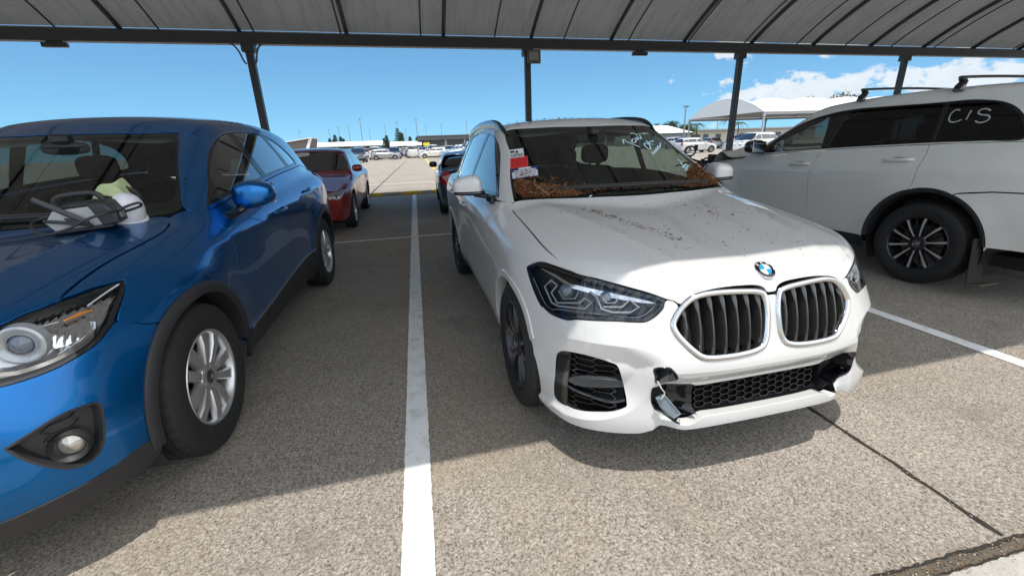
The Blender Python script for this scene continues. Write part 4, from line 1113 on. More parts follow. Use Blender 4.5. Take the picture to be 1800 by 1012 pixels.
    hp, _, _ = curve_on(Fd, 'diag', hood[6:13], step=.04); hp = [(q[1], q[2]) for q in hp][::-1]
    fen = [(-.245, .930, 1), (-.285, .895), (-.345, .846), (-.377, .812, 1), (-.292, .758, 1)] + arc(0, .362, .455, 122, 5, 16) + [(.455, .335, 1), (.515, .335, 1), (.524, .736), (.531, .84), (.528, 1.013), (.545, 1.105, 1), (.46, 1.105), (.40, 1.092)] + hp + [(-.446, .924, 1), (-.388, .928), (-.32, .933)]
    both('fender', shell(Fd, 'side', fen, gap=.0025, h=.025, rim=.04), M_BLUE, car)
    d1 = [(.515, .385, 1), (.524, .736), (.531, .84), (.528, 1.013), (.545, 1.103, 1), (.604, 1.092), (.9, 1.128), (1.3, 1.160), (1.585, 1.186, 1), (1.545, 1.03), (1.545, .86), (1.585, .75), (1.60, .458, 1), (1.39, .448), (1.0, .412), (.7, .392)]
    both('front_door', shell(Fd, 'side', d1, gap=.003, h=.035), M_BLUE, car)
    a2 = [(2.7+.455*math.cos(R(a)), .362+.455*math.sin(R(a))) for a in np.linspace(125, 176, 10)]
    d2 = [(1.60, .458, 1), (1.585, .75), (1.545, .86), (1.545, 1.03), (1.585, 1.186, 1), (2.0, 1.213), (2.42, 1.232, 1), (2.50, 1.05), (2.50, .86)] + [(2.43, .73, 1)] + a2 + [(2.24, .485, 1), (1.85, .478)]
    both('rear_door', shell(Fd, 'side', d2, gap=.003, h=.035), M_BLUE, car)
    a3 = [(2.7+.455*math.cos(R(a)), .362+.455*math.sin(R(a))) for a in np.linspace(0, 125, 18)]
    qt = [(3.15, .36, 1)] + a3 + [(2.43, .73, 1), (2.50, .86), (2.50, 1.05), (2.42, 1.232, 1), (2.75, 1.245), (3.0, 1.24), (3.38, 1.16, 1), (3.46, .95), (3.46, .6), (3.42, .36, 1)]
    both('rear_quarter', shell(Fd, 'side', qt, gap=.003, h=.04, rim=.04), M_BLUE, car)
    sl = [(.45, .375, 1), (.7, .388), (1.0, .408), (1.39, .444), (1.85, .474), (2.255, .48, 1), (2.26, .28), (2.24, .235, 1), (.47, .235, 1), (.46, .30)]
    both('sill_cladding', shell(Fd, 'side', sl, gap=.001, off=-.006, h=.04), M_TRIM, car)
    slt = ring(Fd, 'side', [(.52, .387), (.7, .390), (1.0, .410), (1.39, .446), (1.85, .476), (2.23, .483)], [(-.004, .002), (-.003, .010), (.006, .010), (.007, .002)], closed=False, tow=(.9, 1.3, 2))
    both('sill_trim', slt, simple('satin_silver', (.35, .36, .37), .3, metal=.8), car, 40)
    for yc, a0, a1 in ((0, 188, 3), (2.7, 174, 0)):
        am = ring(Fd, 'side', arc(yc, .362, .460, a0, a1, 36), [(-.003, -.02), (-.002, .006), (.005, .010), (.040, .012), (.052, .006), (.054, -.10)], closed=False, tow=(.9, yc, .362), res=False)
        both('arch_cladding', am, M_TRIM, car, 40)
    shell(Fd, 'rear', sym([(0, .36), (.6, .36), (.74, .5), (.76, .95), (.70, 1.14), (0, 1.15)]), gap=.003, h=.07).build('tailgate', M_BLUE, car, None)
    tl_ = [(3.30, 1.175, 1), (3.16, 1.13), (3.20, 1.04), (3.40, 1.00), (3.52, 1.02, 1), (3.50, 1.12, 1)]
    tlm = shell(Fd, 'side', tl_, gap=0, off=-.006, h=.04, rim=.02)
    both('tail_light', tlm, M_REDLENS, car)
    # ---- glasshouse
    DLO = [(.575, 1.110, 1), (.70, 1.190), (.895, 1.318), (1.08, 1.420), (1.30, 1.498), (1.52, 1.532), (1.90, 1.545), (2.25, 1.530), (2.50, 1.475), (2.66, 1.395), (2.75, 1.300), (2.735, 1.268), (2.42, 1.250), (2.0, 1.232), (1.6, 1.205), (1.3, 1.180), (.9, 1.145)]
    FR = [(.47, 1.106, 1), (.49, 1.128), (.62, 1.21), (.83, 1.338), (1.03, 1.455), (1.16, 1.527), (1.35, 1.575), (1.6, 1.595), (2.1, 1.602), (2.7, 1.57), (3.1, 1.51), (3.35, 1.36), (3.44, 1.165, 1), (3.0, 1.244), (2.75, 1.249), (2.42, 1.236), (2.0, 1.217), (1.6, 1.190), (1.3, 1.164), (.9, 1.132), (.604, 1.096)]
    both('side_frame', shell(Fd, 'side', FR, [DLO], gap=.001, h=.03, rim=.01, hrim=.01), M_BLUE, car)
    W1 = [(.76, 1.152, 1), (.82, 1.245), (.93, 1.322), (1.09, 1.407), (1.30, 1.482), (1.475, 1.512, 1), (1.50, 1.35), (1.525, 1.212, 1), (1.3, 1.195), (.9, 1.162)]
    W2 = [(1.595, 1.520, 1), (1.90, 1.530), (2.20, 1.517, 1), (2.26, 1.40), (2.29, 1.258, 1), (2.0, 1.246), (1.625, 1.222, 1)]
    W3 = [(2.285, 1.505, 1), (2.48, 1.462), (2.64, 1.385), (2.72, 1.302), (2.70, 1.283), (2.40, 1.266, 1), (2.34, 1.40)]
    big = [tuple(p) for p in inset(cres(DLO, True, .03), -.004)]
    both('window_surround', shell(Fd, 'side', big, [W1, W2, W3], gap=0, off=.004, h=.018, rim=0, hrim=.004), M_GLOSSK, car)
    for w in (W1, W2, W3): both('side_window', shell(Fd, 'side', w, gap=-.003, off=.007, h=.018, rim=0, step=.012), M_TINT, car)
    WS = [(0, .218), (.3, .256), (.58, .358), (.69, .425), (.722, .478), (.712, .56), (.642, .80), (.562, 1.05), (.535, 1.125), (.49, 1.135), (.30, 1.075), (0, 1.042)]
    wsg = shell(Fd, 'top', sym(WS), gap=.003, off=.003, h=.035, rim=.004).build('windscreen', M_GLASS, car, None)
    WI = [(0, .33), (.3, .365), (.55, .455), (.64, .505), (.665, .55), (.65, .60), (.59, .80), (.515, 1.03), (.49, 1.08), (.45, 1.085), (.28, 1.035), (0, 1.005)]
    shell(Fd, 'top', sym(WS), [sym(WI)], gap=.003, off=.0045, h=.03, rim=0, hrim=0).build('windscreen_border', M_GLOSSK, wsg, None)
    RF = [(0, 1.046), (.30, 1.079), (.49, 1.14), (.54, 1.145), (.575, 1.20), (.60, 1.5), (.605, 2.0), (.595, 2.6), (.57, 3.1), (.53, 3.30), (0, 3.36)]
    shell(Fd, 'top', sym(RF), gap=.002, h=.06).build('roof', M_BLUE, car, None)
    shell(Fd, 'rear', sym([(0, 1.16), (.60, 1.17), (.62, 1.22), (.52, 1.46), (0, 1.48)]), gap=.004, off=.004, h=.06, rim=0).build('rear_window', M_TINT, car, None)
    # ---- headlights
    lens = shell(Fd, 'cyl', hc, gap=.003, off=-.001, h=.02, rim=.004, lip=.001, step=.016)
    hls = both('headlight', lens, M_LENS, car)
    hous = shell(Fd, 'cyl', hc, gap=.004, off=.075, h=.03, rim=0, step=.016)
    wall = ring(Fd, 'cyl', hc, [(.003, -.001), (.005, -.03), (.018, -.076)], step=.016)
    brd = ring(Fd, 'cyl', hc, [(.002, -.003), (.012, -.003), (.016, -.010)], step=.016)
    low3 = [(.44, -.755, .80), (.55, -.735, .775), (.675, -.662, .765), (.7, -.645, .757), (.74, -.60, .757), (.77, -.55, .763), (.794, -.49, .774), (.803, -.455, .79), (.802, -.43, .82)]
    a = np.array(cres3(low3, .02)); n_ = Fd.normal(a); st = MB(); k = len(a)
    st.add(np.concatenate([a-n_*.006, a-n_*.004+[0, 0, .013], a-n_*.05+[0, 0, .03]]), [(i+j*k, i+1+j*k, i+1+(j+1)*k, i+(j+1)*k) for i in range(k-1) for j in range(2)])
    ref = MB()
    c1 = np.array((.695, -.560, .838)); dirv = np.array((.22, -.97, .0)); dirv /= np.linalg.norm(dirv)
    rp = MB(); rp.lathe([(-.045, .033), (-.038, .038), (-.050, .046), (-.055, .055), (-.050, .061), (-.02, .064)][::1], 36, 'y')
    pj = MB(); pj.lathe([(-.058, 0), (-.054, .016), (-.046, .027), (-.036, .033)], 28, 'y')
    rz = Matrix.Rotation(math.atan2(dirv[0], -dirv[1]), 4, 'Z')
    rs = shell(Fd, 'cyl', [cy(.70, -.60, .872), cy(.745, -.50, .893), cy(.785, -.38, .905), cy(.805, -.315, .895), cy(.812, -.345, .855), cy(.800, -.42, .812), cy(.775, -.50, .792), cy(.745, -.555, .790), cy(.735, -.54, .83)], gap=0, off=.040, h=.02, rim=.01)
    rs2 = shell(Fd, 'cyl', [cy(.44, -.74, .845), cy(.56, -.66, .865), cy(.66, -.60, .865), cy(.735, -.545, .83), cy(.745, -.56, .785), cy(.70, -.63, .768), cy(.55, -.74, .785), cy(.45, -.77, .805)], gap=0, off=.066, h=.03, rim=.01)
    am = MB(); am.tube([(.752, -.49, .866), (.772, -.45, .872), (.786, -.41, .872)], [.003, .0055, .003], 8)
    chs = MB(); chs.tube([(.770, -.40, .885), (.795, -.32, .912), (.805, -.275, .922)], .003, 6)
    chs.tube([(.61, -.63, .842), (.68, -.585, .868), (.745, -.50, .868)], .002, 6)
    for g, s_ in zip(hls, (1, -1)):
        f_ = (lambda m: m) if s_ > 0 else flipx
        f_(hous).build('lamp_housing', simple('lamp_housing_grey', (.42, .43, .44), .28, metal=.6), g); f_(wall).build('lamp_side_wall', M_LAMPK, g, 40)
        f_(brd).build('lamp_border', M_LAMPK, g, 40); f_(st).build('chrome_strip', M_REFL, g, 40)
        f_(rs).build('reflector', M_FACET, g); f_(rs2).build('reflector_bowl', simple('satin_reflector', (.55, .56, .58), .32, metal=.8), g); f_(am).build('indicator_bulb', M_AMBER, g, 40); f_(chs).build('light_guide', M_DRL, g, 40)
        for nm, m, mt in (('lamp_ring', rp, simple('lamp_ring_plastic', (.42, .44, .46), .22, metal=.3, coat=.6)), ('projector_lens', pj, simple('projector_glass', (.10, .13, .17), .05, coat=1))):
            o = m.build(nm, mt, g, 40); o.matrix_local = Matrix.Translation((c1[0]*s_, c1[1], c1[2])) @ Matrix.Rotation(math.atan2(dirv[0]*s_, -dirv[1]), 4, 'Z')
    # ---- fog lamps
    fw = ring(Fd, 'cyl', fc, [(-.003, -.002), (-.001, .003), (.006, .002), (.010, -.010), (.016, -.05)], step=.016)
    fb = shell(Fd, 'cyl', fc, gap=0, off=.045, h=.03, rim=0)
    fgs = both('fog_lamp_surround', fw, M_TRIM, car, 40)
    up_ = [cy(.70, -.70, .57), cy(.79, -.587, .588), cy(.80, -.57, .53), cy(.72, -.69, .51)]
    hx = honeycomb(Fd, 'cyl', up_, .05, .03, off=.03, depth=.01)
    o, d, (a_, b_) = rays('cyl', np.array([cy(.757, -.662, .483)])); pf = Fd.march(o, d, a_, b_)[0]
    for g, s_ in zip(fgs, (1, -1)):
        f_ = (lambda m: m) if s_ > 0 else flipx
        f_(fb).build('surround_backing', M_TRIM, g); f_(hx).build('surround_mesh', M_TRIM, g)
        bz = MB(); bz.lathe([(-.02, .047), (-.024, .050), (-.012, .054), (.02, .054)], 32, 'y'); bz.lathe([(-.022, .047), (-.01, .038), (.012, .034)], 32, 'y')
        o1 = bz.build('fog_lamp_bezel', M_TRIM, g, 40); gl = MB(); gl.lathe([(-.012, 0), (-.008, .024), (.0, .035)], 28, 'y')
        o2 = gl.build('fog_lamp_lens', simple('fog_glass', (.55, .52, .46), .08, metal=.6, coat=1, var=.5, vscale=70), g, 40)
        for o_ in (o1, o2): o_.matrix_local = Matrix.Translation((pf[0]*s_*.985, pf[1]+.03, pf[2])) @ Matrix.Rotation(.35*s_, 4, 'Z')
    # ---- mirrors, handles
    def ms(p):
        x, y, z = p
        return (x-.12*z*0, y*(1-.15*max(0, x))+.22*x*x, z*(1-.28*max(0, x)-.12*max(0, -x))+.05*x)
    cap_ = superell((.962, .80, 1.145), (.115, .085, .083), (3.4, 3.0), 36, 20, ms)
    arm = MB(); arm.tube(cres3([(.905, .79, 1.078), (.87, .75, 1.050), (.85, .70, 1.035), (.835, .66, 1.04)], .01), [.03, .03, .03, .032, .034, .036, .036, .036, .036, .036][:0] or .031, 10, flat=.8)
    mg = MB(); mg.box((.965, .892, 1.143), (.18, .004, .12), bev=.002)
    for f_ in ((lambda m: m), flipx):
        mo = f_(cap_).build('wing_mirror', M_BLUE, car, 60); f_(arm).build('mirror_base', M_GLOSSK, mo, 50); f_(mg).build('mirror_glass', M_MIRROR, mo)
    for dn, y_, z_ in (('front_door', 1.36, .975), ('rear_door', 2.28, 1.04)):
        o, d, (a, b) = rays('side', np.array([[y_, z_]])); p = Fd.march(o, d, a, b)[0]
        h_ = MB(); h_.tube(cres3([p+[-.006, -.11, -.004], p+[.022, -.08, -.002], p+[.032, 0, .002], p+[.024, .08, .005], p+[-.004, .11, .006]], .012), .014, 10, flat=.8)
        cu = MB(); cu.lathe([(-.002, .0), (-.004, .03), (.003, .042)], 20, 'x', 0, tuple(p+np.array([0, .0, -.004])))
        for ob in [c for c in car.children if c.name.startswith(dn)]:
            sx = 1 if sum(v.co.x for v in ob.data.vertices) > 0 else -1
            (h_ if sx > 0 else flipx(h_)).build('handle', M_BLUE, ob, 50)
    wp = MB()
    for ps in ([(-.02, .262), (.30, .298), (.56, .375)], [(-.58, .385), (-.30, .30), (-.06, .268)]):
        P, N, _ = curve_on(Fd, 'top', ps, -.012); wp.tube(P, .008, 6); wp.tube(P+N*.012+np.array([0, .008, 0]), .0055, 6)
    wp.build('wiper', M_TRIM, car, 50)
    cavity(Fd, car, sym([cy(0, -.84, .90), cy(.45, -.74, .90), cy(.68, -.55, .88), cy(.70, -.62, .28), cy(.45, -.78, .28), cy(0, -.84, .28)]), off=.14)
    ub = MB(); ub.box((0, 1.5, .30), (1.44, 3.4, .1)); ub.box((0, .0, .62), (1.0, .8, .55)); ub.build('underbody', M_DARK, car)
    add_wells(car, .415, 0, 2.7, .362, .55, .83)
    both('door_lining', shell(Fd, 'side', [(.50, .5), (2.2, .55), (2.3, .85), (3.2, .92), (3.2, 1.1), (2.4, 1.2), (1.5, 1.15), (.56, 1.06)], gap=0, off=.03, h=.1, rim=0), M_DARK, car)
    shell(Fd, 'top', sym([(0, 1.06), (.50, 1.17), (.55, 2.9), (.5, 3.2), (0, 3.25)]), gap=0, off=.04, h=.12, rim=0).build('headlining', simple('headliner_grey', (.20, .20, .195), .9), car, None)
    interior(car, .70, 1.055, 1.38, rear_y=2.28, z0=.38)
    rv = MB(); rv.add(*(lambda q: (q.v, q.f))(superell((0, .93, 1.44), (.12, .02, .035), (3, 3), 20, 10))); rv.box((0, .92, 1.49), (.09, .07, .05), bev=.012); rv.build('rear_view_mirror', M_DASH, car, 50)
    xf = .1125-.018; sp = []
    for k in range(10):
        q = (-1)**k*.006
        sp.append(([(.04, 0, .012, xf-.012, .04), (.09, q*.3, .0195, xf-.002, .034), (.16, q, .0245, xf+.003, .028), (.222, q*2, .030, xf-.004, .02)], 2*math.pi*k/10+.15))
    w = wheel_parts('wheel', .362, .225, .226, sp, dict(tyre=M_RUBBER, rim=[M_ALLOY, M_ALLOY], cap=[M_GLOSSK, M_CHROME]), 'round', x_face=xf)
    place_wheels(w, car, [(.785, 0, .362, .0), (-.785, 0, .362, .5), (.79, 2.7, .362, .3), (-.79, 2.7, .362, .7)])
    return car
# ---------------------------------------------------------------- white three-row SUV: body field
def make_hl_field():
    S = Tab([-.85, -.45, 0, .45, .9, 1.5, 2.2, 2.79, 3.2, 3.7], [.22, .36, .5, .65, .8, .95, 1.08, 1.18], [
        [.78, .82, .83, .82, .80, .77, .71, .64],
        [.86, .90, .915, .91, .89, .86, .79, .72],
        [.89, .93, .95, .952, .945, .91, .84, .77],
        [.87, .91, .925, .93, .935, .92, .88, .83],
        [.86, .905, .918, .925, .935, .94, .912, .87],
        [.86, .905, .918, .925, .937, .944, .922, .882],
        [.865, .91, .925, .932, .943, .948, .927, .888],
        [.885, .925, .945, .952, .955, .95, .928, .89],
        [.87, .91, .93, .938, .94, .935, .915, .88],
        [.80, .85, .875, .885, .885, .875, .855, .825]])
    F = Tab([0, .3, .6, .8, .9], [.2, .4, .6, .8, .95], [
        [-.86, -.93, -.95, -.93, -.85], [-.84, -.91, -.93, -.90, -.81], [-.75, -.82, -.83, -.79, -.68],
        [-.52, -.60, -.62, -.55, -.42], [-.30, -.36, -.38, -.30, -.15]])
    Hd = Tab([0, .3, .6, .8, .95], [-.8, -.5, 0, .4, .8, 1.5, 2.5, 3.8], [
        [.99, 1.04, 1.09, 1.13, 1.14, 1.15, 1.17, 1.18], [.985, 1.04, 1.095, 1.135, 1.14, 1.15, 1.17, 1.18],
        [.95, 1.01, 1.08, 1.125, 1.14, 1.15, 1.17, 1.18], [.88, .95, 1.02, 1.08, 1.12, 1.14, 1.16, 1.17], [.78, .86, .94, 1.01, 1.07, 1.10, 1.13, 1.14]])
    g0 = Spl([.3, .7, 1.3, 2.0, 2.8, 3.4, 3.8], [.80, .845, .885, .895, .89, .865, .81])
    Rf = Spl([1.0, 1.3, 1.7, 2.3, 3.0, 3.5, 3.9], [1.63, 1.685, 1.73, 1.75, 1.73, 1.675, 1.59])
    def f(P):
        x, y, z = P[:, 0], P[:, 1], P[:, 2]
        side = x-S(y, z)-.010*np.exp(-np.abs(z-(.955+.02*y))/.05)*sstep(-.1, .5, y)
        r2 = np.sqrt((y-2.79)**2+(z-.376)**2); r1 = np.sqrt(y**2+(z-.376)**2)
        side = side-.016*np.exp(-((r2-.47)/.09)**2)-.016*np.exp(-((r1-.47)/.09)**2)
        fr = (F(x, z)-y)*np.where(x > .5, .85, 1)
        top = (z-Hd(x, y))*.97
        rear = y-(3.93-.25*x**2-.15*(z-.75)**2)
        low = smax(smax(fr, top, .06), side, .09)
        low = smax(smax(low, rear, .15), .22-z, .03)
        ws = (.32+1.75*(z-1.15)+.36*x**2-y)*.496
        rw = (y-(3.85-.55*(z-1.15)-.2*x**2))*.86
        cs = (x-(g0(y)-.34*(z-1.12)-.14*(z-1.12)**2))*.94
        rf = z-(Rf(y)-.06*x**2-.08*x**4)
        cab = smax(smax(smax(smax(rf, ws, .03), rw, .08), cs, .055), 1.02-z, .02)
        return smin(low, cab, .025)
    return Field(f)
HLF = make_hl_field()
def build_hl():
    car = world_car('parked_car', 'white SUV with a crushed nose and chalk letters on its dark rear side window', 'car', 5.2391, 5.8287, .05395, True)
    Fd = HLF
    def cy(x, y, z): return (math.atan2(x, .9-y), z)
    fen = [(-.20, .62, 1), (-.30, .80), (-.33, 1.0, 1), (-.1, 1.045), (.2, 1.085), (.42, 1.13, 1), (.56, 1.15, 1), (.554, 1.04), (.533, .893), (.55, .743), (.55, .36, 1), (.46, .36, 1)] + [(.0+.45*math.cos(R(a)), .376+.45*math.sin(R(a))) for a in np.linspace(0, 147, 20)]
    both('fender', shell(Fd, 'side', fen, gap=.0058, h=.04, rim=.05), M_PEARL, car)
    d1 = [(.55, .36, 1), (.55, .743), (.533, .893), (.554, 1.04), (.56, 1.152, 1), (.85, 1.150), (1.2, 1.175), (1.630, 1.200, 1), (1.605, 1.045), (1.597, .846), (1.615, .56), (1.62, .36, 1)]
    both('front_door', shell(Fd, 'side', d1, gap=.0058, h=.045), M_PEARL, car)
    ac = lambda a0, a1, n: [(2.79+.49*math.cos(R(a)), .392+.49*math.sin(R(a))) for a in np.linspace(a0, a1, n)]
    d2 = [(1.62, .36, 1), (1.615, .56), (1.597, .846), (1.605, 1.045), (1.630, 1.200, 1), (2.1, 1.228), (2.645, 1.252, 1), (2.655, 1.154), (2.66, 1.03), (2.655, .905, 1)] + ac(107, 180, 14) + [(2.298, .36, 1)]
    both('rear_door', shell(Fd, 'side', d2, gap=.0058, h=.045), M_PEARL, car)
    qt = [(2.655, .905, 1), (2.66, 1.03), (2.655, 1.154), (2.645, 1.252, 1), (3.03, 1.262), (3.25, 1.266), (3.6, 1.27, 1), (3.72, 1.2), (3.78, .9, 1), (3.22, .885, 1), (3.0, .855)] + ac(66, 107, 8)[0:]
    fu = [(2.935, .95), (3.0, .948), (3.11, .955), (3.140, .975), (3.150, 1.05), (3.13, 1.09), (3.06, 1.094), (2.96, 1.090), (2.925, 1.06), (2.92, .99)]
    both('rear_quarter', shell(Fd, 'side', qt, [fu], gap=.0058, h=.045, rim=.05, hrim=.015), M_PEARL, car)
    both('fuel_door', shell(Fd, 'side', fu, gap=.003, h=.04, rim=.01), M_PEARL, car)
    rb = ac(2, 66, 14) + [(3.0, .853, 1), (3.22, .883, 1), (3.78, .898, 1), (3.80, .7), (3.76, .45, 1), (3.28, .44, 1)]
    both('bumper', shell(Fd, 'side', rb[::-1], gap=.0058, h=.045, rim=.04), M_PEARL, car)
    shell(Fd, 'rear', sym([(0, .40), (.72, .42), (.80, .6), (.80, 1.15), (.72, 1.27), (0, 1.28)]), gap=.003, h=.08).build('tailgate', M_PEARL, car, None)
    both('tail_light', shell(Fd, 'side', [(3.52, 1.22, 1), (3.60, 1.02, 1), (3.79, .99), (3.80, 1.2, 1)], gap=0, off=-.006, h=.05, rim=.02), M_REDLENS, car)
    sl = [(.46, .355, 1), (2.29, .355, 1), (2.29, .24, 1), (.46, .24, 1)]
    both('sill', shell(Fd, 'side', sl, gap=.002, h=.06, off=.006), M_TRIM, car)
    DLO = [(.70, 1.168, 1), (.86, 1.30), (1.05, 1.43), (1.30, 1.535), (1.55, 1.592), (1.80, 1.615), (2.2, 1.625), (2.6, 1.618), (2.85, 1.602), (3.03, 1.56), (3.16, 1.47), (3.25, 1.33), (3.24, 1.276), (3.03, 1.271), (2.65, 1.262), (2.1, 1.238), (1.63, 1.212), (1.2, 1.186), (.9, 1.166)]
    FR = [(.46, 1.14, 1), (.62, 1.27), (.83, 1.42), (1.05, 1.56), (1.25, 1.64), (1.5, 1.68), (2.0, 1.70), (2.6, 1.70), (3.1, 1.67), (3.5, 1.58), (3.68, 1.38), (3.72, 1.275, 1), (3.25, 1.268), (2.645, 1.255), (2.1, 1.231), (1.63, 1.203), (1.2, 1.178), (.85, 1.153)]
    both('side_frame', shell(Fd, 'side', FR, [DLO], gap=.001, h=.04, rim=.01, hrim=.01), M_PEARL, car)
    W1 = [(.90, 1.185, 1), (.96, 1.30), (1.08, 1.41), (1.31, 1.515), (1.53, 1.565, 1), (1.58, 1.38), (1.61, 1.222, 1), (1.2, 1.198)]
    W2 = [(1.735, 1.595, 1), (2.2, 1.607), (2.58, 1.60, 1), (2.62, 1.42), (2.64, 1.272, 1), (2.1, 1.250), (1.68, 1.226, 1)]
    W3 = [(2.625, 1.60, 1), (2.84, 1.588), (3.01, 1.548), (3.14, 1.46), (3.225, 1.33), (3.215, 1.290), (3.03, 1.283), (2.665, 1.274, 1), (2.645, 1.42)]
    big = [tuple(p) for p in inset(cres(DLO, True, .03), -.004)]
    both('window_surround', shell(Fd, 'side', big, [W1, W2, W3], gap=0, off=.004, h=.04, rim=0, hrim=.004), M_GLOSSK, car)
    wn_ = []
    for w, m in ((W1, M_TINT), (W2, M_PRIV), (W3, M_PRIV)): wn_.append(both('side_window', shell(Fd, 'side', w, gap=-.003, off=.007, h=.05, rim=0), m, car))
    C_ = [(2.735, 1.527), (2.70, 1.530), (2.683, 1.505), (2.685, 1.465), (2.705, 1.437), (2.745, 1.431), (2.783, 1.447)]
    I_ = [(2.815, 1.521), (2.814, 1.445)]
    S_ = [(2.947, 1.505), (2.915, 1.522), (2.882, 1.520), (2.869, 1.500), (2.896, 1.480), (2.95, 1.468), (2.967, 1.442), (2.945, 1.420), (2.91, 1.417), (2.881, 1.432)]
    ch = MB()
    for q in (C_, I_, S_):
        r_ = ribbon(Fd, 'side', q, .011, .004); ch.add(r_.v, r_.f)
    ch.build('chalk_writing', simple('chalk_paint_pink', (.42, .40, .40), .8, var=.35, vscale=90), wn_[2][0])
    WS = [(0, .345), (.4, .40), (.68, .53), (.755, .60), (.77, .68), (.70, .95), (.63, 1.22), (.58, 1.25), (.35, 1.19), (0, 1.15)]
    shell(Fd, 'top', sym(WS), gap=.003, off=.003, h=.06, rim=.004).build('windscreen', M_GLASS, car, None)
    RF = [(0, 1.155), (.35, 1.195), (.585, 1.255), (.65, 1.27), (.685, 1.6), (.695, 2.2), (.69, 2.8), (.66, 3.3), (.60, 3.6), (0, 3.66)]
    shell(Fd, 'top', sym(RF), gap=.002, h=.08).build('roof', M_PEARL, car, None)
    shell(Fd, 'rear', sym([(0, 1.29), (.66, 1.29), (.68, 1.36), (.56, 1.58), (0, 1.60)]), gap=.004, off=.004, h=.08, rim=0).build('rear_window', M_PRIV, car, None)
    # ---- roof bars
    for y0 in (1.78, 2.62):
        b = MB(); P = np.array([(x, y0+.02*(x/.7)**2, 1.812-.014*(x/.7)**2) for x in np.linspace(-.66, .66, 13)]); b.tube(P, .022, 10, flat=.55)
        for s in (-1, 1):
            b.tube([(s*.62, y0, 1.80), (s*.60, y0+.01, 1.765), (s*.655, y0+.02, 1.715), (s*.665, y0+.02, 1.69)], [.026, .030, .038, .040], 8)
        b.build('roof_bar', M_GLOSSK, car, 50)
    # ---- crushed front: buckled bonnet, exposed black engine bay, torn plastics
    hb = MB(); nx, ny = 23, 19; V = []
    for j in range(ny):
        for i in range(nx):
            u = -1+2*i/(nx-1); v = j/(ny-1)
            x = u*(.66+.10*v); y = -.50+.90*v+.05*math.sin(3*u)
            z = 1.05+.09*v+.17*math.exp(-((v-.30-.10*u)/.17)**2)*(1-.30*abs(u)) - .07*math.exp(-((v-.08)/.14)**2)*(1+.6*u) + .025*math.sin(5*u+3*v)*(1-v) - .03*u*u
            V.append((x, y, z))
    hb.add(V, [(j*nx+i, j*nx+i+1, (j+1)*nx+i+1, (j+1)*nx+i) for j in range(ny-1) for i in range(nx-1)])
    hb.build('bonnet', M_PEARL, car, 28)
    rr = random.Random(11)
    en = MB(); en.box((0, -.1, .78), (1.35, .7, .5)); en.box((.45, -.52, .86), (.5, .35, .34), bev=.03); en.box((-.3, -.5, .80), (.7, .3, .5), bev=.03); en.box((.55, -.62, .60), (.5, .2, .4), bev=.04)
    en.build('engine_bay', M_DARK, car)
    tp = MB()
    for k in range(16):
        c = (rr.uniform(.1, .85), rr.uniform(-.85, -.35), rr.uniform(.78, 1.10))
        a = rr.uniform(-.8, .8); rm = Matrix.Rotation(a, 3, 'Y') @ Matrix.Rotation(rr.uniform(-.6, .6), 3, 'X')
        tp.box(c, (rr.uniform(.10, .34), rr.uniform(.03, .12), rr.uniform(.03, .14)), rot=[list(r) for r in rm], bev=.012)
    for k in range(5):
        p = np.array((rr.uniform(.3, .8), rr.uniform(-.8, -.4), 1.0)); tp.tube(cres3([p, p+[.12, .02, rr.uniform(0, .12)], p+[.25, -.05, rr.uniform(-.1, .1)]], .03), .014, 6)
    tp.build('broken_plastic', M_TRIM, car, 40)
    hs = MB(); c = np.array((.78, -.74, 1.18)); hs.tube([c+np.array((.075*math.cos(a), -.03*math.cos(a), .075*math.sin(a))) for a in np.linspace(0, 2*math.pi, 25)[:-1]], .014, 8, closed=True)
    hs.tube([c+[0, 0, -.08], c+[-.02, .03, -.18], c+[-.1, .05, -.25]], .02, 8); hs.box(c+np.array((-.09, .02, .05)), (.05, .05, .09), bev=.01); hs.build('bent_hose', M_TRIM, car, 40)
    lf = MB(); lf.box((.62, -.66, .84), (.46, .10, .17), rot=[list(r) for r in Matrix.Rotation(.15, 3, 'Y')], bev=.03); lf.build('crash_panel', simple('bare_grey_plastic', (.09, .09, .095), .5, var=.3), car)
    bl = MB(); bl.lathe([(0, 0), (.004, .03), (-.002, .032)], 14, 'y', 0, (.50, -.78, 1.02)); bl.box((.33, -.70, 1.08), (.06, .02, .07), bev=.005); bl.build('broken_lamp', M_REFL, car, 40)
    cap_ = superell((1.00, .80, 1.245), (.125, .09, .085), (3.2, 3.0), 24, 14, lambda p: (p[0], p[1]*(1-.15*max(0, p[0]))+.15*p[0]**2, p[2]*(1-.2*max(0, p[0]))))
    arm = MB(); arm.box((.885, .78, 1.185), (.12, .12, .06), bev=.02)
    mg = MB(); mg.box((1.00, .892, 1.245), (.20, .004, .125), bev=.002)
    for f_ in ((lambda m: m), flipx):
        mo = f_(cap_).build('wing_mirror', M_GLOSSK, car, 60); f_(arm).build('mirror_base', M_GLOSSK, mo, 50); f_(mg).build('mirror_glass', M_MIRROR, mo)
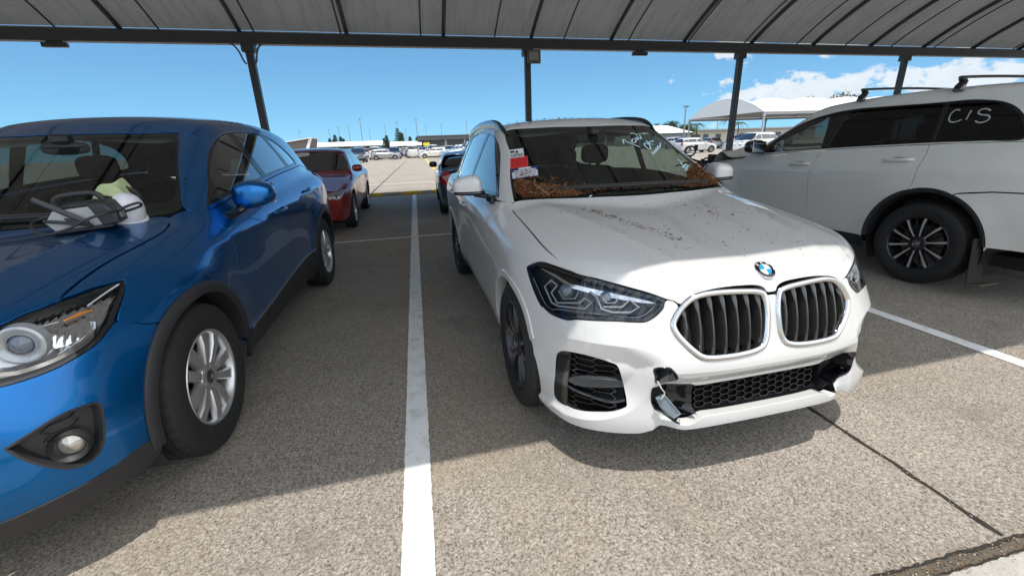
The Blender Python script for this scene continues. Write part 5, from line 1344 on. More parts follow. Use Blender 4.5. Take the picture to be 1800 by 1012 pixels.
    for dn, y_, z_ in (('front_door', 1.44, 1.052), ('rear_door', 2.46, 1.115)):
        o, d, (a, b) = rays('side', np.array([[y_, z_]])); p = Fd.march(o, d, a, b)[0]
        h_ = MB(); h_.tube(cres3([p+[-.006, -.13, -.004], p+[.024, -.09, -.002], p+[.036, 0, .002], p+[.028, .09, .005], p+[-.004, .13, .006]], .012), .017, 10, flat=1.0)
        cu = MB().add(*(lambda q: (q.v, q.f))(superell(tuple(p+np.array([.0, .01, -.004])), (.006, .085, .032), (2, 2), 20, 8)))
        for ob in [c for c in car.children if c.name.startswith(dn)]:
            sx = 1 if sum(v.co.x for v in ob.data.vertices) > 0 else -1
            (h_ if sx > 0 else flipx(h_)).build('handle', M_PEARL, ob, 50); (cu if sx > 0 else flipx(cu)).build('handle_cup', simple('handle_cup_grey', (.25, .25, .25), .4), ob, 50)
    mf = MB(); mf.box((.885, 3.235, .30), (.17, .016, .42), rot=[list(r) for r in Matrix.Rotation(.10, 3, 'X')], bev=.006)
    fm = MB(); fm.add(mf.v, mf.f, smooth=False)
    both('mud_flap', fm, simple('dusty_rubber', (.040, .034, .028), .9, var=.3), car)
    sp_ = MB(); sp_.box((.88, 3.30, .128), (.20, .11, .014), rot=[list(r) for r in Matrix.Rotation(.25, 3, 'X')], bev=.004)
    both('flap_scrap', sp_, simple('dusty_plastic', (.12, .10, .075), .85), car)
    for yc, a0, a1 in ((2.79, 182, 6), ):
        am = ring(Fd, 'side', [(yc+.488*math.cos(R(a)), .392+.488*math.sin(R(a))) for a in np.linspace(a0, a1, 36)], [(-.002, -.02), (-.001, .002), (.006, .003), (.03, -.012), (.034, -.10)], closed=False, tow=(.9, yc, .392), res=False)
        both('arch_lining', am, M_TRIM, car, 40)
    ub = MB(); ub.box((0, 1.5, .32), (1.5, 4.1, .1)); ub.build('underbody', M_DARK, car)
    add_wells(car, .47, 0, 2.79, .385, .55, .885)
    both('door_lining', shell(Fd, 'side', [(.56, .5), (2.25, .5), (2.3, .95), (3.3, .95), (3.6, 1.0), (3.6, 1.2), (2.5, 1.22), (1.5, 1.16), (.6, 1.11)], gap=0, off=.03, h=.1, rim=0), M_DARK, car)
    interior(car, .80, 1.09, 1.45, rear_y=2.45, z0=.42, hw=.72)
    xf = .1175-.016; sp = []
    for k in range(10):
        an = 2*math.pi*k/10+.05
        sp.append(([(.045, 0, .010, xf-.014, .035), (.11, .003, .0105, xf-.004, .03), (.18, .006, .0125, xf-.002, .024), (.243, .010, .0155, xf-.008, .02)], an))
        sp.append(([(.05, 0, .006, xf-.022, .03, 0), (.16, 0, .006, xf-.018, .02, 0), (.243, 0, .008, xf-.018, .02, 0)], an+math.pi/10))
    w = wheel_parts('wheel', .376, .235, .247, sp, dict(tyre=M_RUBBER, rim=[M_DALLOY, simple('brushed_alloy', (.72, .72, .73), .34, metal=.7)], cap=[M_GLOSSK, M_CHROME]), 'round', x_face=xf)
    place_wheels(w, car, [(.815, 2.79, .376, .0), (-.815, 2.79, .376, .5), (.80, .0, .376, .3), (-.80, .0, .376, .7)])
    return car
white_suv = build_x1()
blue_suv = build_cx5()
big_suv = build_hl()
# ---------------------------------------------------------------- ground, markings, canopy
def concrete_mat(name, base, dark, light, scale=1.0, agg=1.0, stain=1.0):
    t = NT(name); o = t.obj()
    big = t.noise(.55*scale, 6, .6, o); mid = t.noise(3.5*scale, 5, .6, o)
    c = t.mix(t.ramp(big, [(.36, (0, 0, 0)), (.66, (1, 1, 1))]), tuple(q*(1-.16*stain) for q in base), tuple(min(1, q*(1+.10*stain)) for q in base))
    c = t.mix(t.math('MULTIPLY', t.ramp(mid, [(.52, (0, 0, 0)), (.78, (1, 1, 1))]), .35*stain), c, tuple(q*.60 for q in base))
    wv = t.n('ShaderNodeVectorMath', {0: o, 1: t.n('ShaderNodeVectorMath', {0: t.n('ShaderNodeTexNoise', {'Scale': 60.0, 'Vector': o}).outputs['Color'], 3: .012}, operation='SCALE').outputs[0]}, operation='ADD').outputs[0]
    v1 = t.n('ShaderNodeTexVoronoi', {'Scale': 120.0, 'Vector': wv}); v2 = t.n('ShaderNodeTexVoronoi', {'Scale': 210.0, 'Vector': wv})
    s1 = t.n('ShaderNodeSeparateColor', {0: v1.outputs['Color']}); s2 = t.n('ShaderNodeSeparateColor', {0: v2.outputs['Color']})
    pit = t.noise(105, 3, .72, wv); fine = t.noise(420, 3, .7, o); med = t.noise(45, 4, .7, o)
    c = t.mix(t.math('MULTIPLY', t.ramp(pit, [(.36, (1, 1, 1)), (.485, (0, 0, 0))]), .92*agg), c, dark)
    c = t.mix(t.math('MULTIPLY', t.ramp(pit, [(.535, (0, 0, 0)), (.66, (1, 1, 1))]), .80*agg), c, light)
    c = t.mix(t.math('MULTIPLY', t.ramp(s1.outputs[0], [(.0, (1, 1, 1)), (.35, (0, 0, 0))]), .38*agg), c, tuple(q*.45 for q in base))
    lt = t.math('MULTIPLY', t.ramp(s2.outputs[1], [(.86, (0, 0, 0)), (.90, (1, 1, 1))]), t.ramp(v2.outputs['Distance'], [(.34, (1, 1, 1)), (.5, (0, 0, 0))]))
    c = t.mix(t.math('MULTIPLY', lt, .55*agg), c, light)
    c = t.mix(t.math('MULTIPLY', t.ramp(fine, [(.38, (0, 0, 0)), (.68, (1, 1, 1))]), .40*agg), c, tuple(q*.5 for q in base))
    c = t.mix(t.math('MULTIPLY', t.ramp(med, [(.52, (0, 0, 0)), (.75, (1, 1, 1))]), .30), c, tuple(q*.62 for q in base))
    st2 = t.noise(.9, 5, .65, t.n('ShaderNodeMapping', {'Vector': o, 'Location': (9.3, 2.2, 0), 'Scale': (1.0, .6, 1)}).outputs[0], .6)
    c = t.mix(t.math('MULTIPLY', t.ramp(st2, [(.50, (0, 0, 0)), (.66, (1, 1, 1))]),   .30*stain), c, (base[0]*.88, base[1]*.76, base[2]*.56))
    st3 = t.noise(2.6, 6, .7, t.n('ShaderNodeMapping', {'Vector': o, 'Location': (1.3, 4.2, 0)}).outputs[0], 1.2)
    c = t.mix(t.math('MULTIPLY', t.ramp(st3, [(.54, (0, 0, 0)), (.70, (1, 1, 1))]), .42*stain), c, tuple(q*.52 for q in base))
    # oil spots and tyre-worn patches
    sp = t.noise(1.7, 3, .5, t.n('ShaderNodeMapping', {'Vector': o, 'Location': (3.1, 7.7, 0)}).outputs[0])
    c = t.mix(t.math('MULTIPLY', t.ramp(sp, [(.60, (0, 0, 0)), (.74, (1, 1, 1))]), .45*stain), c, tuple(q*.42 for q in base))
    b = t.bsdf(Base_Color=c, Roughness=.86, Specular_IOR_Level=.25)
    h = t.math('ADD', t.math('MULTIPLY', pit, 1.3), t.math('MULTIPLY', fine, .6))
    t.set(b, 'Normal', t.bump(h, .8*agg, .009)); return t.m
M_GROUND = concrete_mat('exposed_aggregate_concrete', (.385, .34, .285), (.052, .045, .04), (.72, .66, .58))
M_SLAB = concrete_mat('smooth_concrete', (.42, .40, .36), (.2, .19, .17), (.6, .58, .54), 1.6, .35, .7)
SK = .036          # the bays' cross direction runs slightly askew
g_ = MB(); g_.add([(-900, .742, 0), (900, .742, 0), (900, 3200, 0), (-900, 3200, 0)], [(0, 1, 2, 3)], smooth=False)
tag(g_.build('ground', M_GROUND), kind='structure')
g_ = MB(); g_.add([(-900, -400, -.002), (900, -400, -.002), (900, .704, -.002), (-900, .704, -.002)], [(0, 1, 2, 3)], smooth=False)
tag(g_.build('apron', M_SLAB), kind='structure')
def strip(name, x0, y0, x1, y1, w, mat, z=.004, n=60, jit=.0, kind='structure', wob=0.0, seed=1):
    rr = random.Random(seed); m = MB(); d = Vector((x1-x0, y1-y0)); L = d.length; d /= L; nn = Vector((-d.y, d.x)); V = []
    n = max(2, n)
    for i in range(n+1):
        t = i/n; c = Vector((x0, y0))+d*(L*t)+nn*(wob*(rr.random()-.5))
        for s in (-.5, .5): q = c+nn*(s*w+rr.uniform(-jit, jit)); V.append((q.x, q.y, z))
    m.add(V, [(2*i, 2*i+2, 2*i+3, 2*i+1) for i in range(n)], smooth=False)
    o = m.build(name, mat); tag(o, kind=kind); return o
def line_paint(name, col, wear=.3):
    t = NT(name); o = t.obj()
    n1 = t.noise(9, 6, .7, o); n2 = t.noise(160, 4, .7, o)
    w = t.math('ADD', t.math('MULTIPLY', t.ramp(n1, [(.50, (0, 0, 0)), (.72, (1, 1, 1))]), wear), t.math('MULTIPLY', t.ramp(n2, [(.55, (0, 0, 0)), (.68, (1, 1, 1))]), wear*.9), True)
    c = t.mix(w, col, (.27, .24, .2))
    b = t.bsdf(Base_Color=c, Roughness=.75); t.set(b, 'Normal', t.bump(t.noise(300, 3, .6, o), .4, .003)); return t.m
M_LINE = line_paint('white_line_paint', (.78, .78, .76), .50); M_YLINE = line_paint('yellow_line_paint', (.72, .47, .03), .25)
strip('bay_line', -.128, .80, -.130, 13.95, .115, M_LINE, jit=.0022, n=520, seed=2)
strip('bay_line', 3.50, 1.15, 3.46, 13.95, .105, M_LINE, jit=.003, n=160, seed=3)
strip('bay_line', -3.74, .80, -3.74, 13.95, .11, M_LINE, jit=.003, n=160, seed=4)
strip('bay_line', 7.1, 1.0, 7.06, 13.95, .11, M_LINE, jit=.003, n=160, seed=5)
strip('cross_line', -12, 7.07-12*.02, 16, 7.09+16*.02, .085, M_LINE, z=.008, jit=.003, n=200, seed=6)
strip('far_line', -14, 19.42, 14, 18.85, .11, M_LINE, jit=.004, n=90, seed=7)
xs = [(-9, -6.2, 1), (-6.2, -4.3, 0), (-4.3, -2.6, 1), (-2.6, -1.42, 0), (-1.42, -1.10, 1), (-1.10, -.50, 0), (-.50, .09, 1), (.09, .44, 0), (.44, 1.5, 1), (1.5, 3, 0), (3, 6, 1)]
for a, b, k in xs:
    m = MB(); m.box(((a+b)/2, 14.19+(a+b)*.004, .05), (b-a-.004, .16, .10), bev=.015); tag(m.build('kerb', M_YLINE if k else M_SLAB), kind='structure')
strip('yellow_line', 1.23, 30.5, 1.56, 80, .22, M_YLINE, n=40, jit=.01, seed=9)
M_JOINT = simple('joint_grime', (.022, .018, .014), .95, var=.6, vscale=30)
for x0, y0, x1, y1, w in ((1.90, .76, 1.93, 14.0, .018), (-1.75, 2.9, -1.75, 14, .012), (5.55, .76, 5.6, 14, .016), (-1.56, 14.3, -1.05, 60, .05), (4.2, 14.3, 4.9, 60, .05), (-8, 25, 8, 24.6, .05), (-12, 36, 10, 35.5, .06)):
    strip('expansion_joint', x0, y0, x1, y1, w, M_JOINT, z=.003 if y0 < 14 else .004, jit=w*.22, n=220, wob=w*.5, seed=int(x0*7+y0)+50)
# drain edge with grit between the aggregate slab and the apron
strip('gutter_seam', -14, .724, 14, .724, .046, simple('gutter_silt', (.095, .078, .058), .95, var=.5, vscale=40), z=.001, n=1200, jit=.005, wob=.012, seed=21)
strip('gutter_edge', -14, .744, 14, .744, .010, M_JOINT, z=.005, n=1200, jit=.003, wob=.007, seed=31)
strip('gutter_edge', -14, .703, 14, .703, .007, M_JOINT, z=.003, n=1200, jit=.002, wob=.006, seed=32)
strip('expansion_joint', 1.905, .70, 2.0, -1.2, .012, M_JOINT, z=.001, jit=.003, n=120, wob=.004, seed=77)
rr = random.Random(5); m = MB()
for i in range(2600):
    x = rr.uniform(-.2, 3.4) if i < 2100 else rr.uniform(-5, 6); y = .724+rr.gauss(0, .017); s = rr.uniform(.0012, .0036); a = rr.uniform(0, 6.28)
    q = [(x+s*math.cos(a+k*2.09)*(1+.9*(k == 0)), y+s*math.sin(a+k*2.09), .004+rr.uniform(0, .006)) for k in range(3)]
    m.add(q, [(0, 1, 2)], mi=rr.choice((0, 0, 1, 2)), smooth=False)
for i in range(500):
    t = rr.uniform(.8, 6); x = 1.90+.03*(t-.76)/13+rr.gauss(0, .010); s = rr.uniform(.002, .006); a = rr.uniform(0, 6.28)
    m.add([(x+s*math.cos(a+k*2.09), t+s*math.sin(a+k*2.09), .006+rr.uniform(0, .003)) for k in range(3)], [(0, 1, 2)], mi=rr.choice((0, 1, 2)), smooth=False)
tag(m.build('grit', [simple('brown_leaf_bits', (.16, .085, .035), .8, var=.5), simple('pale_grit', (.32, .28, .22), .9), simple('dark_grit', (.05, .045, .04), .9)]), kind='stuff')
kb_ = MB(); kb_.box((0, -.55, .075), (60, .18, .15), bev=.02); tag(kb_.build('kerb', M_YLINE), kind='structure')  # unseen yellow strip added behind the camera to reflect in the chrome
# ---- shade canopy: ribbed barrel vault on posts
def vault_profile(y0, y1, ze, edge=31, n=28):
    h = (y1-y0)/2; Rv = h/math.sin(R(edge)); cz = ze-Rv*math.cos(R(edge))
    return [((y0+y1)/2+Rv*math.sin(R(a)), cz+Rv*math.cos(R(a))) for a in np.linspace(-edge, edge, n)]
def sheet_mat():
    t = NT('canopy_sheet'); o = t.obj()
    n1 = t.noise(.8, 6, .65, o)
    st = t.noise(1, 5, .6, t.n('ShaderNodeMapping', {'Vector': o, 'Scale': (9, .8, .8)}).outputs[0])
    c = t.mix(n1, (.27, .27, .26), (.42, .42, .405)); c = t.mix(t.math('MULTIPLY', t.ramp(st, [(.45, (0, 0, 0)), (.75, (1, 1, 1))]), .45), c, (.17, .165, .155))
    d = t.n('ShaderNodeBsdfDiffuse', {'Color': c}); tl = t.n('ShaderNodeBsdfTranslucent', {'Color': c})
    mx = t.n('ShaderNodeMixShader', {0: .12}); t.t.links.new(d.outputs[0], mx.inputs[1]); t.t.links.new(tl.outputs[0], mx.inputs[2]); t.t.links.new(mx.outputs[0], t.out.inputs[0]); return t.m
M_SHEET = sheet_mat()
M_POST = simple('dark_grey_steel_paint', (.040, .043, .047), .45, var=.35, vscale=12, rvar=.1)
M_WFAB = simple('white_canopy_fabric', (.82, .82, .80), .8, var=.04, vscale=2)
def canopy(label, x0, x1, y0, y1, ze, skew, ribs, seams, posts, sheet, post_mat, rib_mat, gables=False, sag=.0, eave=True):
    root = tag(empty('shade_canopy', ((x0+x1)/2, (y0+y1)/2, 0)), label, 'canopy'); ox, oy = (x0+x1)/2, (y0+y1)/2
    pr = vault_profile(y0, y1, ze+.32)
    def pt(x, k, dz=0): return (x-ox, pr[k][0]+skew*x-oy, pr[k][1]+dz)
    ex = sorted(set([x0, x1]+[r for r in ribs if x0 < r < x1])); m = MB(); cols = []
    for i in range(len(ex)-1):
        for j in range(4 if i < len(ex)-2 else 5): cols.append((ex[i]+(ex[i+1]-ex[i])*j/4, math.sin(math.pi*j/4)))
    n = len(pr); V = []
    for x, s in cols: V += [pt(x, k, -sag*s*math.sin(math.pi*k/(n-1))) for k in range(n)]
    m.add(V, [(c*n+k, c*n+k+1, (c+1)*n+k+1, (c+1)*n+k) for c in range(len(cols)-1) for k in range(n-1)])
    if gables:
        for x in (x0, x1): m.add([pt(x, k) for k in range(n)], [tuple(range(n))], smooth=False)
    m.build('roof_sheet', sheet, root)
    for r in ribs:
        b = MB(); b.tube([pt(r, k, -.07) for k in range(n)], .052, 6, flat=1.2); b.build('rib', rib_mat, root, 40)
    for r in seams:
        b = MB(); b.tube([pt(r, k, -.03) for k in range(n)], .020, 5); b.build('seam_batten', rib_mat, root, 40)
    if eave:
        for k in (0, n-1):
            b = MB(); p0, p1 = pt(x0, k), pt(x1, k); a = math.atan2(p1[1]-p0[1], p1[0]-p0[0])
            rm = [list(r_) for r_ in Matrix.Rotation(a, 3, 'Z')]; c = [(p0[i]+p1[i])/2 for i in range(3)]; L = math.hypot(p1[0]-p0[0], p1[1]-p0[1])
            b.box((c[0], c[1], ze+.13), (L, .20, .26), rot=rm); b.box((c[0], c[1]+(.13 if k else -.13), ze+.27), (L, .06, .12), rot=rm)
            b.build('eave_beam', rib_mat, root)
    for (px, side) in posts:
        k = n-1 if side else 0; p = pt(px, k); b = MB()
        b.box((p[0], p[1], ze/2), (.17, .17, ze-.004), bev=.012); b.box((p[0], p[1], .012), (.34, .34, .024))
        b.box((p[0], p[1], ze-.09), (.30, .26, .18), bev=.01)
        b.build('post', post_mat, root)
    return root
RIBS = [3.62-2.52*k for k in range(14, 0, -1)]+[3.62+2.52*k for k in range(0, 16)]
SEAMS = [2.55-2.06*k for k in range(16, 0, -1)]+[2.55+2.1*k for k in range(0, 18)]
POSTS = [-18.4, -11.1, -3.82, 3.51, 10.86, 18.06, 25.3, 32.6]
EAVE_Y = 13.38
cnp = canopy('dark ribbed vaulted shade canopy over the near parking bays, on dark steel posts', -30, 42, .84, EAVE_Y, 4.0, .037, RIBS, SEAMS, [(p, 1) for p in POSTS]+[(p, 0) for p in (-11.1, 18.06, 32.6, -18.4)], M_SHEET, M_POST, M_POST, sag=.05)
# conduits at the left post and small fittings
cd = MB()
for s in (-1, 1):
    x = -3.82+s*.13; y = EAVE_Y-.141-.10
    cd.tube(cres3([(x+s*.28, y, 4.02), (x+s*.16, y-.02, 3.95), (x+s*.07, y-.02, 3.80), (x+s*.05*0+s*.02, y, 3.62), (x-s*.03, y, 3.55)], .04), .022, 8)
co = cd.build('conduit', simple('grey_conduit', (.12, .12, .12), .5), None, 50); co.parent = cnp; co.location = (-cnp.location.x, -cnp.location.y, 0)
y = EAVE_Y+.037*3.51-.17
fl = tag(empty('flood_light', (3.60, y, 3.80)), 'square grey floodlight bolted to the top of the canopy post behind the white car', 'floodlight')
b = MB(); b.box((.06, 0, -.02), (.40, .09, .36), bev=.02); b.build('housing', simple('grey_cast_metal', (.13, .125, .115), .5, var=.2), fl)
b = MB(); b.box((.05, -.049, -.01), (.27, .010, .22), bev=.004); b.build('lamp_glass', simple('frosted_glass', (.34, .31, .27), .35), fl)
b = MB(); b.tube([(-.09, .02, -.12), (-.13, .05, 0), (-.09, .02, .16), (-.06, .08, .19)], .012, 6); b.build('bracket', M_POST, fl, 40)
for i, (x, lab) in enumerate(((-7.85, 'small dark batten light under the canopy beam at the left'), (7.15, 'small dark batten light under the canopy beam between the two middle posts'), (25.5, 'small dark batten light under the canopy beam at the far right'))):
    t_ = tag(empty('batten_light', (x, EAVE_Y+.037*x-.02, 4.0)), lab, 'light', 'batten lights under the beam')
    b = MB(); b.box((0, 0, -.075), (.50, .12, .10), bev=.015); b.build('housing', M_POST, t_)
    b = MB(); b.box((0, 0, -.004), (.30, .06, .05)); b.build('mount', M_POST, t_)
# ---------------------------------------------------------------- other vehicles
STY = {
 'sedan': dict(L=4.6, W=1.80, H=1.46, wb=2.65, fo=.92, R=.318, zn=.70, zc=.98, belt=.98, wsy=.42, wss=1.75, deck=(3.05, .5), rwy=3.42, rws=1.7, roof=(1.25, 2.6)),
 'hatch': dict(L=4.2, W=1.78, H=1.50, wb=2.60, fo=.85, R=.315, zn=.72, zc=1.0, belt=1.0, wsy=.40, wss=1.70, deck=None, rwy=3.36, rws=.62, roof=(1.2, 3.0)),
 'suv': dict(L=4.65, W=1.86, H=1.70, wb=2.70, fo=.90, R=.36, zn=.90, zc=1.10, belt=1.12, wsy=.42, wss=1.55, deck=None, rwy=3.68, rws=.55, roof=(1.2, 3.3)),
 'van': dict(L=4.9, W=1.85, H=1.95, wb=3.0, fo=.85, R=.33, zn=.85, zc=1.12, belt=1.15, wsy=-.05, wss=1.05, deck=None, rwy=3.98, rws=.10, roof=(.75, 3.7)),
 'ute': dict(L=5.2, W=1.86, H=1.78, wb=3.1, fo=.90, R=.37, zn=.98, zc=1.14, belt=1.16, wsy=.42, wss=1.35, deck=(2.05, .06), rwy=2.12, rws=.35, roof=(1.2, 1.8)),
 'coupe': dict(L=4.2, W=1.80, H=1.30, wb=2.50, fo=.85, R=.325, zn=.66, zc=.92, belt=.92, wsy=.62, wss=1.60, deck=(2.55, .5), rwy=2.62, rws=.75, roof=(1.2, 1.75)),
}
def gen_field(s):
    W2 = s['W']/2; rl = s['L']-s['fo']; wb = s['wb']; b = s['belt']
    PL = Spl([-s['fo'], -.45, .3, wb*.5, wb-.2, rl-.25, rl], [.15, .05, .012, 0, .008, .05, .13])
    Q = Spl([.2, .35, .6, b-.25, b-.08, b+.03, b+.15], [.085, .035, .012, .0, .004, .035, .085])
    yd = [-s['fo']+.05, -.3, .1, s['wsy'], s['wsy']+.4]; zd = [s['zn']+.02, s['zn']+.14, s['zc']-.05, s['zc'], b+.02]
    if s['deck']: yd += [s['deck'][0], rl-.1]; zd += [b+.03, b+.06]
    else: yd += [rl]; zd += [b+.05]
    Hd = Spl(yd, zd); r0, r1 = s['roof']; H = s['H']
    Rf = Spl([r0-.4, r0, (r0+r1)/2, r1, r1+.5], [H-.10, H-.025, H, H-.03, H-.12])
    def f(P):
        x, y, z = P[:, 0], P[:, 1], P[:, 2]
        side = x-(W2-PL(y)-Q(z))-.008*np.exp(-np.abs(z-(b-.13+.02*y))/.05)
        for yc in (0, wb): side = side-.014*np.exp(-((np.sqrt((y-yc)**2+(z-s['R'])**2)-s['R']*1.3)/.09)**2)
        fr = (-s['fo']+.15*x**2+.32*x**4+.22*np.maximum(z-.5, 0)**2*2+.4*np.minimum(z-.32, 0)**2-y)*np.where(x > .5, .88, 1)
        top = (z-Hd(y)+.05*x**2+.05*x**4)*.97
        rear = y-(rl-.14*x**2-.20*x**4-.15*(z-.6)**2)
        low = smax(smax(smax(fr, top, .08), side, .10), rear, .10); low = smax(low, .20-z, .03)
        ws = (s['wsy']-.06+s['wss']*(z-s['zc'])+.32*x**2-y)/math.hypot(1, s['wss'])
        rw = (y-(s['rwy']-s['rws']*(z-b)-.2*x**2))/math.hypot(1, s['rws'])
        cs = (x-(W2-.075-.36*(z-b)-.12*(z-b)**2-.35*np.maximum(y-r1, 0)**2*.12-.10*np.maximum(.9-y, 0)**2))*.93
        rf = z-(Rf(y)-.08*x**2-.08*x**4)
        cab = smax(smax(smax(smax(rf, ws, .05), rw, .10), cs, .08), b-.14-z, .02)
        return smin(low, cab, .03)
    return Field(f)
def gen_car(style, mat, detail=0):
    """prototype vehicle: 0 = far, 1 = middle distance"""
    s = STY[style]; Fd = gen_field(s); W2 = s['W']/2; rl = s['L']-s['fo']; wb, b, Rr, fo = s['wb'], s['belt'], s['R'], s['fo']
    car = empty('parked_car'); h = .06 if detail else .11; ar = Rr*1.18
    def hood_z(x, ys):
        pts = np.array([[x, y] for y in ys]); o, d, (a, c) = rays('top', pts); return Fd.march(o, d, a, c)[:, 2]
    xe = W2-.10
    ys = np.linspace(-fo+.22, s['wsy']+.12, 9); zs = hood_z(xe, ys)
    top = [(y, z-.004) for y, z in zip(ys, zs) if not np.isnan(z)]
    def ac(yc, a0, a1, n=12): return [(yc+ar*math.cos(R(a)), Rr+ar*math.sin(R(a))) for a in np.linspace(a0, a1, n)]
    zb = .24; ym = s['wsy']+.18; yB = (ym+wb-.15)/2+.08; yC = wb-.18
    zt = b+.02
    front = [(-fo+.20, zb, 1), (-fo+.16, .5), top[0]+(1,)]
    sill = .27
    fender = front+top[1:]+[(ym, zt, 1), (ym+.02, sill, 1), (ar+.03, sill, 1)]+ac(0, 0, 180)+[(-ar-.02, zb, 1)]
    d1 = [(ym, zt, 1), (yB, zt+.015, 1), (yB, sill, 1), (ym+.02, sill, 1)]
    if style in ('ute', 'coupe') and style == 'coupe': d1 = [(ym, zt, 1), (yC-.25, zt+.02, 1), (yC-.28, .62), (yC-.42, sill, 1), (ym+.02, sill, 1)]
    zr = zt+.03 if not s['deck'] else b+.015
    ye = rl-.20
    if style == 'coupe': quarter = [(yC-.25, zt+.02, 1), (ye-.05, zr, 1), (ye+.05, .7), (ye, zb, 1), (wb+ar+.02, zb, 1)]+ac(wb, 0, 180)+[(yC-.42, sill, 1), (yC-.28, .62)]
    else: quarter = [(yC, zt+.025, 1), (ye-.05, zr, 1), (ye+.05, .7), (ye, zb, 1), (wb+ar+.02, zb, 1)]+ac(wb, 0, 115)+[(yC, .80, 1)]
    d2 = [(yB, zt+.015, 1), (yC, zt+.025, 1), (yC, .80, 1)]+ac(wb, 115, 180, 7)+[(yB, sill, 1)]
    gp = .003 if detail else .001
    body = MB()
    def addm(mb): body.add(mb.v, mb.f, [n if n is not None else (0, 0, 1) for n in mb.n])
    S_ = lambda o, **k: shell(Fd, 'side', o, gap=k.pop('gap', gp), h=h, rim=k.pop('rim', .03), step=.05, **k)
    parts = [('fender', fender), ('front_door', d1)]+([('rear_door', d2)] if style != 'coupe' else [])+[('rear_quarter', quarter)]
    if style == 'ute': parts = parts[:2]+[('rear_door', d2), ('rear_quarter', quarter)]
    for nm, o in parts:
        m = S_(o)
        if detail: both(nm, m, mat, car)
        else: addm(m); addm(flipx(m))
    HO = [(0, -fo+.16), (xe*.6, -fo+.24), (xe+.05, -fo+.34), (xe+.05, s['wsy']+.1), (0, s['wsy']-.02)]
    frn = [(0, zb-.02), (W2-.14, zb-.02), (W2-.06, .5), (W2-.06, s['zn']), (0, s['zn']+.03)]
    rr_ = [(0, zb), (W2-.14, zb), (W2-.08, .6), (W2-.09, b), (0, b+.02)]
    yt = s['wsy']-.06+s['wss']*(s['H']-.13-s['zc'])
    r0, r1 = s['roof']; xt = W2-.30
    RO = [(0, yt+.10), (xt-.05, yt+.18), (xt+.08, yt+.34), (xt+.08, r1), (xt+.02, r1+.12), (0, r1+.16)]
    mh = shell(Fd, 'top', sym(HO), gap=.0, off=.004, h=h*1.3, rim=0, step=.06); mf = shell(Fd, 'front', sym(frn), gap=0, off=.004, h=h*1.3, rim=0, step=.06)
    mr = shell(Fd, 'rear', sym(rr_), gap=0, off=.004, h=h*1.3, rim=0, step=.06); mo = shell(Fd, 'top', sym(RO), gap=0, off=.004, h=h*1.3, rim=0, step=.06)
    fr_ = [(ym-.06, zt+.0, 1), (yt*.5+ym*.5, (s['H']-.13+zt)/2+.05), (yt+.12, s['H']-.09), (r0+.3, s['H']-.045), (r1, s['H']-.06), (r1+.18, s['H']-.13), (s['rwy']-.15-s['rws']*.05, zr+.02, 1)]
    if style != 'van' or True: ms = shell(Fd, 'side', fr_, gap=0, off=0, h=h, rim=0, step=.06)
    dk = None
    if s['deck']:
        y0 = s['deck'][0]; DK = [(0, s['rwy']-.06), (xe+.03, s['rwy']-.02), (xe+.03, rl-.22), (0, rl-.10)]
        dk = shell(Fd, 'top', sym(DK), gap=0, off=.004, h=h*1.3, rim=0, step=.06)
    lst = [('bonnet', mh), ('bumper', mf), ('tailgate', mr), ('roof', mo)]+([('boot_lid', dk)] if dk else [])
    for nm, m in lst:
        if detail: m.build(nm, mat, car, None)
        else: addm(m)
    if detail: both('side_frame', ms, mat, car)
    else: addm(ms); addm(flipx(ms)); body.build('body', mat, car, None)
    gk = M_TINTK if not detail else M_GLOSSK
    # glazing
    xb = W2-.17
    def wsx(z): return s['wsy']-.06+s['wss']*(z-s['zc'])
    WS = [(0, wsx(s['zc']+.05)), (xb*.6, wsx(s['zc']+.05)+.32*(xb*.6)**2), (xb, wsx(s['zc']+.06)+.32*xb**2), (xt+.02, wsx(s['H']-.15)+.32*xt**2), (0, wsx(s['H']-.11))]
    shell(Fd, 'top', sym(WS), gap=.0, off=-.003, h=h, rim=.004, step=.05).build('windscreen', M_GLASSK, car, None)
    if style not in ('van',):
        RW = [(0, b+.09), (xb-.04, b+.10), (xt-.0, s['H']-.15), (0, s['H']-.12)]
        shell(Fd, 'rear', sym(RW), gap=0, off=-.003, h=h, rim=.004, step=.05).build('rear_window', M_GLASSK, car, None)
    zt2 = s['H']-.16
    def wy(z): return wsx(z)+.32*(W2-.2)**2
    rb = s['rwy']-s['rws']*(zt2-b)
    W1 = [(wy(zt+.05)+.13, zt+.035, 1), (wy((zt+zt2)/2)+.12, (zt+zt2)/2), (wy(zt2)+.14, zt2, 1), (yB-.02 if style != 'coupe' else yC-.28, zt2+.01, 1), (yB if style != 'coupe' else yC-.02, zt+.05, 1)]
    wins = [W1]
    if style != 'coupe':
        e = min(rb-.12, yC+.1)
        wins.append([(yB+.06, zt+.05, 1), (yB+.05, zt2+.01, 1), (min(e, r1+.1), zt2-.01, 1), (max(e+.06, yC+.02), (zt+zt2)/2), (max(e+.1, yC), zt+.06, 1)])
        if not s['deck']: wins.append([(yC+.18, zt+.065, 1), (yC+.16, zt2-.02, 1), (rb-.16, zt2-.05, 1), (rb+.08, zt+.085, 1)])
    if style == 'van': wins = wins[:1]
    for w in wins: both('side_window', shell(Fd, 'side', w, gap=0, off=-.003, h=h, rim=.004, step=.05), M_GLASSK, car)
    # lamps
    zl = s['zn']-.05
    HLp = [(W2-.50, zl-.06, 1), (W2-.14, zl-.02), (W2-.07, zl+.10, 1), (W2-.30, zl+.06), (W2-.52, zl, 1)]
